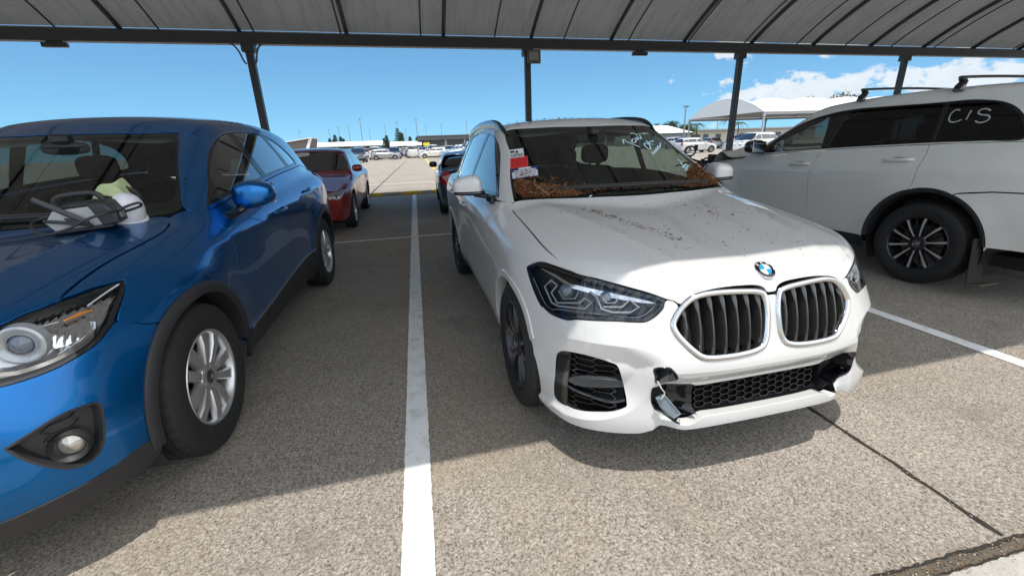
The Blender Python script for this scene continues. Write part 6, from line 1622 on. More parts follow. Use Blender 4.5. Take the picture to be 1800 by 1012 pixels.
    if detail:
        hl2 = both('headlight', shell(Fd, 'front', HLp, gap=0, off=-.006, h=.04, rim=.008, step=.03), M_LENS, car)
        lh = shell(Fd, 'front', HLp, gap=.004, off=-.001, h=.04, rim=0, step=.03); bowls = []
        for xc, r_ in ((W2-.20, .050), (W2-.33, .042)):
            o, d, (a, c_) = rays('front', np.array([[xc, zl-.005]])); q = Fd.march(o, d, a, c_)[0]
            bowls.append(MB().lathe([(-.004, 0), (-.006, r_*.45), (-.002, r_*.5), (-.010, r_*.9), (-.013, r_)][::1], 20, 'y', 0, (q[0], q[1]-.004, q[2])))
        for g_, fl_ in zip(hl2, (False, True)):
            (flipx(lh) if fl_ else lh).build('lamp_housing', simple('lamp_housing_grey', (.42, .43, .44), .28, metal=.6), g_)
            for bw in bowls: (flipx(bw) if fl_ else bw).build('reflector_bowl', M_REFL, g_, 40)
    else: both('headlight', shell(Fd, 'front', HLp, gap=0, off=-.004, h=.05, rim=.008, step=.04), M_LAMPFAR, car)
    TLp = [(W2-.36, b-.22, 1), (W2-.10, b-.24), (W2-.11, b-.02), (W2-.34, b-.06, 1)] if s['deck'] else [(W2-.26, b-.20, 1), (W2-.10, b-.22), (W2-.12, b+.10), (W2-.22, b+.06, 1)]
    both('tail_light', shell(Fd, 'rear', TLp, gap=0, off=-.004, h=.05, rim=.008, step=.04), M_REDLENS, car)
    GRp = [(0, zl-.10), (.30, zl-.10), (.36, zl-.03), (0, zl-.02)]; LGp = [(0, .28), (.48, .29), (.55, .42), (0, .44)]
    for q in (GRp, LGp): shell(Fd, 'front', sym(q), gap=0, off=-.003, h=.06, rim=.006, step=.05).build('grille', M_GLOSSK, car, None)
    mi = superell((W2+.03, s['wsy']+.30, b+.07), (.10, .075, .07), (2.8, 2.8), 12, 8); both('wing_mirror', mi, mat if style != 'coupe' else M_GLOSSK, car, 60)
    ub = MB(); ub.box((0, wb/2, .27), (s['W']-.34, s['L']-.8, .16)); ub.build('underbody', M_DARK, car)
    for yc in (0, wb): both('wheel_arch_liner', wheel_well(yc, Rr, ar-.01, W2-.35, W2-.06), M_TRIM, car, 40)
    # wheels
    rr2 = Rr*.64; sp = []
    xf = .095-.016
    for k in range(5 if style != 'suv' else 6):
        n_ = 5 if style != 'suv' else 6
        sp.append(([(.04, 0, .02, xf-.012, .03), (rr2*.5, 0, .026, xf-.004, .03), (rr2-.012, 0, .036, xf-.008, .02)], 2*math.pi*k/n_+.2))
    if detail:
        w = wheel_parts('wheel', Rr, .20, rr2, sp, dict(tyre=M_RUBBER, rim=[M_ALLOY, M_ALLOY], cap=[M_GLOSSK, M_CHROME]), 'round', x_face=xf)
    else:
        wm = MB(); wm.lathe([(-.09, rr2), (-.10, Rr*.85), (-.085, Rr-.01), (.075, Rr-.01), (.10, Rr*.85), (.095, rr2), (.06, rr2-.01)][::-1], 24, 'x', 0)
        wm.lathe([(.055, 0), (.055, rr2)], 24, 'x', 2); wm.lathe([(.088, rr2), (.088, rr2-.03), (.06, rr2-.04)][::-1], 24, 'x', 1)
        for k in range(5):
            a = 2*math.pi*k/5; c = np.array((.078, rr2*.5*math.sin(a), rr2*.5*math.cos(a))); wm.box(c, (.02, .055, rr2), rot=[[1, 0, 0], [0, math.cos(a), math.sin(a)], [0, -math.sin(a), math.cos(a)]], mi=1)
        w = wm.build('wheel', [M_RUBBER, M_ALLOY, M_DARK], None, 40)
    place_wheels(w, car, [(W2-.12, 0, Rr, .1), (-W2+.12, 0, Rr, .6), (W2-.12, wb, Rr, .3), (-W2+.12, wb, Rr, .9)])
    return car, Fd
M_GLASSK = simple('dark_reflective_glass', (.012, .014, .016), .03, coat=1, spec=.8)
M_TINTK = M_GLASSK
M_LAMPFAR = simple('clear_lamp', (.55, .56, .58), .12, metal=.5, coat=1)
def recolour(car, old, new):
    for o in [car]+list(car.children_recursive):
        if o.type != 'MESH': continue
        for sl in o.material_slots:
            if sl.material == old: sl.link = 'OBJECT'; sl.material = new
# ---------------------------------------------------------------- the yard beyond: vehicles, canopies, buildings, poles, trees
def P3(name, col): 
    return paint(name, col, rough=.35, dirt=.05)
CARCOL = dict(white=M_WHITE, silver=paint('silver_paint', (.36, .37, .38), metal=.6, dirt=.05), grey=paint('grey_paint', (.085, .09, .10), metal=.4, dirt=.06), black=paint('black_paint', (.012, .012, .014), dirt=.04), red=paint('red_paint', (.30, .012, .014), dirt=.05), blue=paint('mid_blue_paint', (.03, .09, .22), metal=.3, dirt=.05), cream=paint('cream_white_paint', (.70, .68, .62), dirt=.06))
# red sedan facing the camera, behind the blue SUV
red, RF_ = gen_car('sedan', M_RED, 1)
red.location = (-2.07, 8.56, 0); red.rotation_euler = (0, 0, R(.6)); tag(red, 'dark red sedan facing the camera in the row behind the blue SUV', 'car')
stk = shell(RF_, 'top', [(-.30, .93), (.02, .93), (.02, 1.02), (-.30, 1.02)], gap=0, off=-.005, h=.06, rim=0)
stk.build('paper_sticker', simple('sticker_paper', (.62, .62, .60), .7), red)
# slate blue coupe seen from behind
cpe, CF_ = gen_car('coupe', M_STEEL, 1)
cpe.location = (1.38, 12.10, 0); cpe.rotation_euler = (0, 0, R(180-1.4)); tag(cpe, 'slate blue two-door coupe seen from behind past the white car', 'car')
PROTO = {}
def far_car(style, col, x, y, ang, label, group, used={}):
    tall = style == 'van'
    if tall: style = 'suv'
    if style not in PROTO:
        c, _ = gen_car(style, M_WHITE, 0); PROTO[style] = c
        used[style] = False
    c = PROTO[style]
    if used[style]: c = copy_tree(c)
    used[style] = True
    c.location = (x, y, 0); c.rotation_euler = (0, 0, ang); c.scale = (1, 1.04, 1.13) if tall else (1, 1, 1); tag(c, label, 'car', group)
    for o in c.children_recursive:
        if o.type != 'MESH': continue
        for sl in o.material_slots:
            if sl.material and (sl.material == M_WHITE or sl.material in CARCOL.values()): sl.link = 'OBJECT'; sl.material = CARCOL[col]
    return c
GRP = 'cars parked across the far yard'
KIND = {'sedan': 'sedan', 'hatch': 'hatchback', 'suv': 'SUV', 'van': 'van', 'ute': 'pickup truck', 'coupe': 'coupe'}
far_car('hatch', 'silver', -2.75, 66.5, R(90), 'silver hatchback parked side-on across the end of the open lane', GRP)
far_car('sedan', 'cream', 1.45, 66.0, R(-92), 'off-white sedan parked side-on across the end of the open lane', GRP)
far_car('suv', 'grey', -6.6, 57.0, R(14), 'dark grey SUV standing just ahead of the silver hatchback', GRP)
rr = random.Random(42)
styles = ['suv', 'hatch', 'sedan', 'suv', 'van', 'ute', 'hatch', 'suv']
cols = ['white', 'white', 'white', 'silver', 'white', 'grey', 'white', 'red', 'blue', 'silver', 'white', 'black']
rows = [(73, -15, 12, 2.75), (80, -16, 13, 2.8), (92, -19, 15, 2.9), (100, -20, 16, 2.9), (113, -22, 18, 3.1), (122, -24, 20, 3.3)]
NM = ['first', 'second', 'third', 'fourth', 'fifth', 'sixth']
for ri, (y, xa, xb_, st) in enumerate(rows):
    x = xa+rr.uniform(0, 1)
    while x < xb_:
        if rr.random() < .90:
            s_ = rr.choice(styles); c_ = rr.choice(cols); an = (0 if rr.random() < .5 else math.pi)+rr.uniform(-.05, .05)
            far_car(s_, c_, x, y+(1.3 if abs(an) > 1 else -1.3), an, f'{c_} {KIND[s_]} nose-on in the {NM[ri]} row of cars behind the side-on sedan', GRP)
        x += st+rr.uniform(-.1, .3)
SIDE = ['white', 'blue', 'white', 'silver', 'white', 'red', 'white', 'grey', 'white', 'white', 'blue', 'white']
for i in range(12):
    y = 27.5+2.95*i; s_ = ['ute', 'suv', 'hatch', 'sedan', 'suv', 'hatch', 'van', 'suv', 'sedan', 'suv', 'hatch', 'suv'][i]
    far_car(s_, SIDE[i], 3.4+.012*y, y, R(-90)+rr.uniform(-.05, .05), f'{SIDE[i]} {KIND[s_]} parked side-on along the yellow line beyond the coupe', GRP)
    if i > 2 and i % 2: 
        s2 = rr.choice(['suv', 'van', 'hatch']); far_car(s2, 'white', 9.6+.012*y, y, R(90)+rr.uniform(-.05, .05), f'white {KIND[s2]} in the second column beyond the yellow line', GRP)
far_car('hatch', 'white', 29.6, 41.0, R(88), 'white hatchback seen side-on between the crushed SUV nose and the white vaulted canopy', GRP)
far_car('suv', 'white', 24.7, 30.5, R(-78), 'white SUV parked behind the third canopy post, below the white vaulted canopy', GRP)
far_car('sedan', 'white', 30.5, 36.0, R(-80), 'white sedan partly hidden behind the third canopy post', GRP)
for i in range(7):
    s_ = ['suv', 'hatch', 'sedan', 'van', 'suv', 'hatch', 'sedan'][i]; c_ = ['white', 'silver', 'white', 'white', 'grey', 'white', 'white'][i]
    far_car(s_, c_, 37+3.1*i, 56.5+.3*i, math.pi*(i % 2), f'{c_} {KIND[s_]} parked beneath the white vaulted canopy', GRP)
# ---- white vaulted canopies
M_WPOST = simple('pale_grey_post', (.40, .41, .42), .5)
canopy('large white vaulted fabric canopy with closed arched ends, behind the crushed SUV', 39.7, 120, 45.3, 59.6, 3.75, 0, [39.75+6*k for k in range(14)], [], [(39.8+13*k, s) for k in range(6) for s in (0, 1)], M_WFAB, M_WPOST, M_WPOST, gables=True, sag=.45)
def low_canopy(x0, x1, y0, y1, z, label):
    r = tag(empty('shade_canopy', ((x0+x1)/2, (y0+y1)/2, 0)), label, 'canopy', 'white canopies along the far edge'); w = x1-x0; d = y1-y0
    b = MB(); n = 12; V = []
    for i in range(n+1):
        for sx in (-w/2, w/2): V.append((sx, -d/2+d*i/n, z+1.1*math.sin(math.pi*i/n)))
    b.add(V, [(2*i, 2*i+1, 2*i+3, 2*i+2) for i in range(n)]); b.box((0, -d/2, z-.12), (w, .15, .3)); b.box((0, d/2, z-.12), (w, .15, .3)); b.build('roof_sheet', M_WFAB, r)
    k = 0
    while k*7 < w:
        for sy in (-d/2, d/2):
            p = MB(); p.box((-w/2+.1+k*7, sy, (z-.28)/2), (.16, .16, z-.29)); p.build('post', M_WPOST, r)
        k += 1
low_canopy(-36, -9, 138, 150, 3.0, 'long low white canopy on the skyline left of the lane')
low_canopy(-7, 2.5, 140, 152, 2.6, 'short low white canopy on the skyline above the off-white sedan')
# ---- buildings
M_CLAD = simple('grey_cladding', (.17, .16, .155), .7, var=.15, vscale=2); M_DKW = simple('dark_window_band', (.03, .035, .045), .12, coat=.6); M_ROOFW = simple('white_roof_metal', (.70, .71, .70), .5)
b_ = tag(empty('terminal_building', (40, 152, 0)), 'long low grey building with a dark flat roof on the skyline above the coupe', 'building')
b = MB(); b.box((0, 0, 1.9), (73, 16, 3.8)); b.build('wall', M_CLAD, b_)
b = MB(); b.box((-.5, -.5, 4.35), (76, 19, 1.1)); b.box((-.5, -.5, 5.0), (76.6, 19.6, .25)); b.build('roof', simple('dark_roof_fascia', (.10, .105, .11), .6), b_)
for k in range(12):
    b = MB(); b.box((-33+6*k, -8.06, 2.4), (4.2, .16, 2.0)); b.build('window', M_DKW, b_)
    b = MB(); b.box((-30+6*k, -9.2, 1.9), (.35, .35, 3.78)); b.build('column', M_WPOST, b_)
b_ = tag(empty('shed_building', (-31, 126, 0)), 'grey wedge-roofed building with a white pointed end on the skyline above the red sedan', 'building')
b = MB(); b.prism([(-6, 0), (4.6, 0), (5.6, 4.6), (-6, 3.0)], -5, 5, ((0, 0, 0), (1, 0, 0), (0, 0, 1), (0, -1, 0))); b.build('wall', simple('brown_grey_cladding', (.14, .115, .10), .7, var=.2, vscale=1.5), b_)
b = MB(); b.prism([(-6.4, 3.05), (6.1, 4.75), (6.1, 4.95), (-6.4, 3.25)], -5.5, 5.5, ((0, 0, 0), (1, 0, 0), (0, 0, 1), (0, -1, 0))); b.build('roof', M_ROOFW, b_)
b = MB(); b.prism([(4.7, 1.0), (6.4, 4.95), (5.7, 4.95), (4.0, 1.2)], 5.02, 5.2, ((0, 0, 0), (1, 0, 0), (0, 0, 1), (0, -1, 0))); b.build('end_fin', M_ROOFW, b_)
b_ = tag(empty('shed_building', (42.6, 72, 0)), 'small pale shed with a low white hipped roof, just left of the white vaulted canopy', 'building')
b = MB(); b.box((0, 0, 1.2), (6.5, 6, 2.4)); b.build('wall', simple('blue_grey_cladding', (.22, .26, .29), .7, var=.1), b_)
b = MB(); V = [(-4, -3.7, 2.42), (4, -3.7, 2.42), (4, 3.7, 2.42), (-4, 3.7, 2.42), (-2.6, 0, 3.75), (1.2, 0, 3.75)]; b.add(V, [(0, 1, 5, 4), (1, 2, 5), (2, 3, 4, 5), (3, 0, 4), (3, 2, 1, 0)], smooth=False); b.build('roof', M_ROOFW, b_)
b_ = tag(empty('long_building', (88, 118, 0)), 'long pale low building with small windows beyond the white cars on the right', 'building')
b = MB(); b.box((0, 0, 1.7), (60, 10, 3.4)); b.build('wall', simple('cream_wall', (.45, .42, .36), .8, var=.1), b_)
b = MB(); b.box((0, 0, 3.6), (62, 12, .35)); b.build('roof', simple('grey_roof', (.25, .27, .29), .6), b_)
for k in range(14):
    b = MB(); b.box((-27+4*k, -5.04, 1.9), (1.6, .14, 1.1)); b.build('window', M_DKW, b_)
b_ = tag(empty('yellow_sign', (3.9, 140, 0)), 'small yellow sign board standing before the long grey building', 'sign')
b = MB(); b.box((0, 0, 2.6), (1.9, .12, .9)); b.build('board', simple('yellow_sign_paint', (.75, .60, .03), .5), b_); b = MB(); b.tube([(0, .08, 0), (0, .08, 2.9)], .06, 8); b.build('post', M_WPOST, b_)
# ---- light poles
M_POLE = simple('galvanised_pole', (.22, .24, .26), .5, metal=.3)
def light_pole(x, y, h, i):
    r = tag(empty('light_pole', (x, y, 0)), 'thin grey floodlight pole rising above the far rows of cars', 'light pole', 'light poles across the yard')
    b = MB(); b.tube([(0, 0, 0), (0, 0, h*.5), (0, 0, h)], [.17, .13, .09], 8); b.build('pole', M_POLE, r, 40)
    b = MB(); b.box((0, 0, h+.04), (.8, .10, .10))
    b.build('cross_arm', M_POLE, r)
    for s in (-.28, .28): b = MB(); b.box((s, -.15, h+.16), (.36, .35, .16), bev=.04); b.build('lamp_head', M_POLE, r)
for i, (e, k) in enumerate([(.0631, -.1047), (.0492, -.1294), (.0484, -.1498), (.0433, -.1685), (.0416, -.0882), (.0477, -.0561), (.0539, -.0307), (.0398, -.0133), (.0587, .0102), (.0444, .0293), (.0482, .0626), (.0547, .1177), (.0420, -.226)]):
    y = 10.6/e; light_pole(k*y, y, 12, i)
light_pole(43.2, 66, 6.2, 20); light_pole(112, 150, 9, 21)
# ---- trees
M_PINE = simple('dark_pine_needles', (.018, .038, .022), .9, var=.5, vscale=3); M_LEAFG = simple('olive_leaves', (.05, .075, .025), .85, var=.5, vscale=3); M_BARK = simple('bark', (.09, .07, .055), .9, var=.3)
def pine(x, y, h, seed):
    rr = random.Random(seed); r = tag(empty('pine_tree', (x, y, 0)), 'dark tiered pine on the skyline beyond the parked cars', 'tree', 'tiered pines on the skyline')
    b = MB(); b.tube([(0, 0, 0), (0, 0, h)], [.28, .05], 7); b.build('trunk', M_BARK, r)
    b = MB(); z = h*.16
    while z < h:
        L = (1-z/h)**.8*h*.24+.25; n = 7
        for k in range(n):
            a = 2*math.pi*(k+rr.random()*.6)/n; l = L*rr.uniform(.7, 1.1); d = np.array((math.cos(a), math.sin(a), 0)); t = np.array((-d[1], d[0], 0))
            for q in range(5):
                p = d*l*(q+.6)/5.2+np.array((0, 0, z+.10*l*(q/5)**2+rr.uniform(-.08, .08))); s = .34*rr.uniform(.7, 1.3)*(h/9)
                b.add([p-t*s+[0, 0, -.1], p+d*s*1.2, p+t*s+[0, 0, -.1], p+[0, 0, .45*s+.15]], [(0, 1, 3), (1, 2, 3), (0, 2, 1)], smooth=False)
        z += h*.065
    b.build('crown', M_PINE, r)
for i, (k, e) in enumerate([(-.159, .034), (-.170, .027), (-.148, .030), (-.143, .026), (-.163, .024), (-.055, .030), (-.061, .024), (-.031, .044), (-.026, .036), (-.022, .034), (-.006, .026), (.008, .024), (.020, .026)]):
    y = 175+6*(i % 4); pine(k*y, y, 1.37+e*y, 100+i)
def bush_tree(x, y, h, w, seed, mat, label, palm=False, group=None):
    rr = random.Random(seed); r = tag(empty('palm_tree' if palm else 'tree', (x, y, 0)), label, 'tree', group); b = MB(); b.tube([(0, 0, 0), (.1, 0, h*.5), (0, .1, h*.9)], [.22, .16, .08], 7)
    if not palm:
        for k in range(5): a = k*1.26; b.tube([(0, 0, h*.45), (w*.3*math.cos(a), w*.3*math.sin(a), h*.75)], [.10, .04], 5)
    b.build('trunk', M_BARK, r); b = MB()
    if palm:
        for k in range(15):
            a = 2.4*k; L = w*rr.uniform(.8, 1.1); up = rr.uniform(.1, .9)
            for q in range(8):
                t = q/7; p = np.array((math.cos(a)*L*t, math.sin(a)*L*t, h*.9+up*L*.5*t-L*.75*t*t)); d = np.array((-math.sin(a), math.cos(a), -.5)); s = .42*(1-.7*t)
                b.add([p-d*s, p+[0, 0, .06], p+d*s*[1, 1, -1], p+np.array((math.cos(a), math.sin(a), -.3))*L*.14], [(0, 3, 1), (1, 3, 2)], smooth=False)
    else:
        cl = [(np.array((rr.gauss(0, .32)*w, rr.gauss(0, .32)*w, h*rr.uniform(.42, .92))), w*rr.uniform(.14, .28)) for _ in range(22)]
        for c, s in cl:
            for q in range(70):
                v = np.array([rr.gauss(0, 1) for _ in range(3)]); v /= np.linalg.norm(v); p = c+v*s*rr.uniform(.5, 1.1)*[1, 1, .7]
                t = np.array([rr.gauss(0, 1) for _ in range(3)]); t /= np.linalg.norm(t); u = np.cross(v, t); l = rr.uniform(.12, .30)*w*.12+.06
                b.add([p-t*l, p+u*l*.7, p+t*l, p-u*l*.7], [(0, 1, 2, 3)], smooth=False)
    b.build('crown', mat, r)
bush_tree(47.5, 79, 4.6, 5, 1, M_PINE, 'dark bushy tree between the small shed and the white vaulted canopy')
bush_tree(52.0, 80, 4.2, 4, 2, M_LEAFG, 'green rounded tree seen under the left end of the white vaulted canopy')
bush_tree(62, 90, 4.8, 2.6, 3, M_LEAFG, 'lone palm seen under the middle of the white vaulted canopy', True)
bush_tree(74, 95, 6.0, 3.0, 4, M_LEAFG, 'taller palm right of the third canopy post', True)
bush_tree(84, 104, 5.4, 2.8, 5, M_LEAFG, 'palm left of the crushed SUV mirror', True)
bush_tree(130, 119, 13.6, 9, 6, M_LEAFG, 'olive tree crown showing just above the white vaulted canopy roof')
for i in range(9):
    bush_tree(-62+9*i+rr.uniform(-3, 3), 190+rr.uniform(-8, 8), 4.2, 7, 30+i, M_PINE, 'low dark tree clump on the far skyline left of the lane', False, 'tree clumps on the skyline')
# ---------------------------------------------------------------- things on the two near cars
X1M = Matrix.Translation((1.304, 2.082, 0)) @ Matrix.Rotation(.02498, 4, 'Z')
CXM = Matrix.Translation((-1.9462, 2.1039, 0)) @ Matrix.Rotation(-.01064, 4, 'Z')
def card(name, corners, mat, bars=(), off=-.0012, par=None, barm=None):
    """paper stuck to the windscreen: corners (x,y) tl, tr, br, bl"""
    c = np.array(corners, float); n = 9; m = MB()
    def bil(u, v): return c[0]*(1-u)*(1-v)+c[1]*u*(1-v)+c[2]*u*v+c[3]*(1-u)*v
    def quad(u0, u1, v0, v1, o, mi, k=8):
        uv = np.array([bil(u0+(u1-u0)*i/k, v0+(v1-v0)*j/k) for j in range(k+1) for i in range(k+1)]); oo, d, (a, b) = rays('top', uv); P = X1F.march(oo, d, a, b, o)
        m.add(P, [(j*(k+1)+i, (j+1)*(k+1)+i, (j+1)*(k+1)+i+1, j*(k+1)+i+1) for j in range(k) for i in range(k)], mi=mi)
    quad(0, 1, 0, 1, off, 0)
    for (u0, u1, v0, v1, mi) in bars: quad(u0, u1, v0, v1, off-.0008, mi, 2)
    return m.build(name, [mat]+(barm or []), par)
ws = [o for o in white_suv.children if o.name.startswith('windscreen')][0]
M_INK = simple('black_ink', (.02, .02, .025), .8); M_PAPER = simple('white_sticker_paper', (.66, .66, .68), .7); M_REDP = simple('red_sticker_paper', (.62, .022, .03), .65); M_NAVY = simple('navy_sticker', (.025, .03, .13), .6); M_DRED = simple('dark_red_ink', (.30, .01, .012), .8)
M_GREY = simple('grey_ink', (.22, .22, .25), .8)
rr = random.Random(8)
def lines(v0, v1, n, a=.08, b=.92, mi=1, th=.35):
    out = []
    for k in range(n):
        v = v0+(v1-v0)*(k+.5)/n; h = (v1-v0)/n*th; u = a
        while u < b-.04:
            w = rr.uniform(.03, .12); out.append((u, min(b, u+w), v-h, v+h, mi)); u += w+rr.uniform(.015, .04)
    return out
card('paper_sticker', [(-.636, .970), (-.541, .944), (-.562, .849), (-.655, .877)], M_PAPER, [(.08, .36, .18, .42, 1), (.44, .62, .24, .50, 1)]+lines(.55, .95, 3), par=ws, barm=[M_INK])
card('paper_sticker', [(-.653, .873), (-.538, .846), (-.566, .736), (-.68, .765)], M_REDP, lines(.12, .85, 5, mi=1, th=.22), par=ws, barm=[M_DRED])
card('paper_sticker', [(-.683, .763), (-.509, .717), (-.532, .612), (-.699, .660)], M_NAVY, [(.05, .97, .36, .93, 1), (.30, .76, .02, .17, 1), (.12, .92, .22, .31, 1)], par=ws, barm=[M_PAPER])
card('paper_sticker_text', [(-.679, .715), (-.526, .674), (-.538, .622), (-.690, .664)], M_PAPER, lines(.05, .95, 5, .05, .95, 1, .25), off=-.0022, par=ws, barm=[M_GREY])
# chalk-pen writing on the glass
CH = [[(.17, .847), (.198, .908), (.211, .893)], [(.201, .881), (.283, .818)], [(.302, 1.003), (.34, 1.015), (.353, .984)],
      [(.257, .894), (.287, .926), (.302, .917), (.279, .881), (.256, .872), (.257, .894)], [(.314, .953), (.323, .922), (.339, .964), (.355, .94), (.379, 1.002)],
      [(.344, .872), (.377, .885), (.375, .832), (.347, .805), (.335, .833), (.344, .872)], [(.39, .926), (.385, .86)], [(.464, .948), (.391, .889), (.426, .882)],
      [(.342, .763), (.344, .738), (.384, .792), (.375, .764), (.424, .833), (.41, .799), (.462, .876), (.451, .841), (.517, .936)],
      [(.527, .719), (.537, .683)], [(.572, .717), (.515, .659), (.535, .651), (.492, .605)], [(.572, .678), (.507, .618), (.535, .617), (.493, .577)], [(.572, .658), (.512, .587), (.528, .573)],
      [(.58, .632), (.623, .639)], [(.559, .56), (.6, .551)]]
m = MB()
for q in CH:
    r_ = ribbon(X1F, 'top', q, .0115, -.0015); m.add(r_.v, r_.f)
m.build('chalk_writing', simple('pale_blue_chalk', (.52, .72, .82), .8, var=.25, vscale=120), ws)
# bright ceiling reflections (clips) on the windscreen top
# leaf litter at both lower corners of the windscreen, and bits over the bonnet
def leaves(name, n, sampler, size, label, mats, thick=.0):
    m = MB()
    for i in range(n):
        p, nn = sampler()
        if p is None: continue
        t = np.array([rr.gauss(0, 1) for _ in range(3)]); t -= nn*(t@nn)*.75; t /= np.linalg.norm(t); b = np.cross(nn, t); L = size*rr.uniform(.5, 1.5); w = L*rr.uniform(.12, .35)
        cv = nn*L*rr.uniform(-.05, .2)
        m.add([p-t*L/2, p-b*w/2+cv, p+t*L/2, p+b*w/2+cv], [(0, 1, 2), (0, 2, 3)], mi=rr.randrange(len(mats)), smooth=False)
    o = m.build(name, mats); o.matrix_world = X1M; tag(o, label, 'leaves', kind='stuff'); return o
LM = [simple('rust_leaf', (.26, .085, .022), .8, var=.4), simple('tan_leaf', (.33, .17, .06), .8, var=.4), simple('dark_leaf', (.075, .03, .014), .85, var=.4), simple('brown_leaf', (.16, .06, .02), .8, var=.4)]
PTS = {}
def grid_pts(mode, reg, n):
    q = np.array(reg); lo, hi = q.min(0), q.max(0); out = []
    while len(out) < n:
        c = np.array([[rr.uniform(lo[0], hi[0]), rr.uniform(lo[1], hi[1])] for _ in range(n)]); out += list(c[poly_sdf(c, q) < 0])
    uv = np.array(out[:n]); o, d, (a, b) = rays(mode, uv); P = X1F.march(o, d, a, b); return P, X1F.normal(P)
def pile(reg, n, hmax, fade):
    P, N = grid_pts('top', reg, n); it = iter(range(n))
    def f():
        i = next(it); h = rr.random()**2.2*hmax*fade(P[i]); return P[i]+N[i]*(.004+h), (N[i]+np.array([0, 0, .6]))/1.4
    return f
def f_left(p): return max(.1, min(1, (p[0]+.30)/-.25))
leaves('leaf_litter', 2600, pile([(-.705, .52), (-.685, .465), (-.55, .40), (-.38, .345), (-.34, .36), (-.44, .45), (-.52, .50), (-.62, .575), (-.675, .64), (-.698, .60)], 2600, .030, f_left), .020, 'rusty brown leaf litter heaped in the lower left corner of the white car windscreen', LM)
leaves('leaf_litter', 2300, pile([(.700, .53), (.685, .475), (.55, .412), (.40, .365), (.33, .36), (.42, .44), (.50, .56), (.58, .64), (.635, .72), (.665, .68), (.69, .60)], 2300, .022, lambda p: max(.12, min(1, (p[0]-.34)/.25))), .020, 'rusty brown leaf litter heaped in the lower right corner of the white car windscreen', LM)
leaves('leaf_litter', 260, pile([(-.69, .50), (-.40, .36), (-.12, .33), (-.12, .37), (-.36, .47), (-.55, .66), (-.655, .78)], 260, .006, lambda p: 1), .022, 'loose brown leaves spilling out of the heap at the lower left of the windscreen', LM)
leaves('leaf_litter', 200, pile([(.68, .50), (.40, .37), (.20, .34), (.22, .38), (.42, .52), (.55, .70), (.63, .80)], 200, .006, lambda p: 1), .022, 'loose brown leaves spilling out of the heap at the lower right of the windscreen', LM)
leaves('leaf_litter', 380, pile([(-.40, .35), (0, .312), (.40, .36), (.40, .40), (0, .345), (-.40, .39)], 380, .012, lambda p: 1), .013, 'thin line of dark leaf crumbs along the foot of the white car windscreen', [LM[2], LM[3], M_INK])
tw = MB(); tw.tube([(-.588, .512, 1.135), (-.566, .452, 1.112), (-.543, .392, 1.088)], [.006, .0065, .005], 7); o = tw.build('twig', simple('pale_twig', (.42, .30, .18), .8), None, 50); o.matrix_world = X1M; tag(o, 'pale broken twig lying on the leaf litter at the lower left of the windscreen', 'twig')
def scatter(n, reg, s0, fl=True):
    P, N = grid_pts('diag', reg, n); it = iter(range(n))
    def f(): i = next(it); return P[i]+N[i]*.0025, N[i]
    return f
q2 = math.sqrt(.5)
HR = [(-.66, (1.04+.36)*q2), (.66, (1.04+.36)*q2), (.60, (-.35+.93)*q2), (.2, (-.66+.87)*q2), (-.45, (-.5+.90)*q2)]
leaves('bonnet_debris', 300, scatter(300, HR, .008), .0105, 'dark specks and leaf crumbs scattered over the white bonnet', [M_INK, LM[2], M_INK, LM[3]])
leaves('bonnet_debris', 190, scatter(190, [(-.44, (.20+1.0)*q2), (-.37, (.20+1.0)*q2), (-.16, (-.40+.93)*q2), (-.22, (-.40+.93)*q2)], .008), .0150, 'streak of brown leaf crumbs down the left half of the white bonnet', [LM[2], LM[3], LM[1], LM[3]])
leaves('fallen_leaf', 14, scatter(14, [(.10, (.25+1.02)*q2), (.40, (.25+1.02)*q2), (.40, (-.2+.95)*q2), (.10, (-.2+.95)*q2)], .02), .030, 'few curled tan leaves lying in the middle of the white bonnet', [LM[1], LM[0]])
leaves('white_scraps', 14, scatter(14, HR, .02), .022, 'thin white scraps and bird marks on the white bonnet', [simple('white_scrap', (.85, .85, .85), .6)])
leaves('roof_debris', 160, pile([(-.5, 1.2), (.5, 1.2), (.5, 1.6), (-.5, 1.6)], 160, .004, lambda p: 1), .02, 'leaf crumbs along the front edge of the white car roof', [LM[2], M_INK])
# blue car: power pack with cables, hard hat, gloves on the bonnet
def on_cx(x, y):
    o, d, (a, b) = rays('top', np.array([[x, y]])); P = CX5F.march(o, d, a, b); return P[0], CX5F.normal(P)[0]
p0, n0 = on_cx(.490, .190)
pk = empty('power_pack'); pk.matrix_world = CXM @ Matrix.Translation(p0+n0*.004) @ (frame_rot(n0, (0, 1, .1)) @ Matrix.Rotation(.16, 3, 'Z')).to_4x4() @ Matrix.Scale(.66, 4)
tag(pk, 'grey and black jump-start power pack with looped cables on the blue bonnet', 'power pack')
M_PKG = simple('pack_grey_plastic', (.36, .37, .37), .5, var=.15, vscale=25, bump=.1); M_PKB = simple('pack_black_plastic', (.028, .029, .031), .5, var=.3, vscale=30)
b = MB(); b.prism([(-.165, .018), (.12, .018), (.085, .150), (-.13, .150), (-.195, .085)], -.10, .10, ((0, 0, 0), (1, 0, 0), (0, 0, 1), (0, -1, 0)), bev=.012); b.build('body', M_PKG, pk)
b = MB(); b.prism([(.095, .010), (.185, .018), (.195, .085), (.160, .150), (.118, .168), (.060, .168)], -.112, .112, ((0, 0, 0), (1, 0, 0), (0, 0, 1), (0, -1, 0)), bev=.016); b.box((-.02, 0, .012), (.33, .21, .024), bev=.008); b.build('end_cap', M_PKB, pk)
b = MB(); b.tube(cres3([(-.155, .03, .145), (-.15, .03, .195), (-.11, .03, .222), (.0, .03, .226), (.07, .03, .218), (.10, .03, .19), (.105, .03, .15)], .015), .014, 10, flat=1.3); b.build('handle', M_PKB, pk, 50)
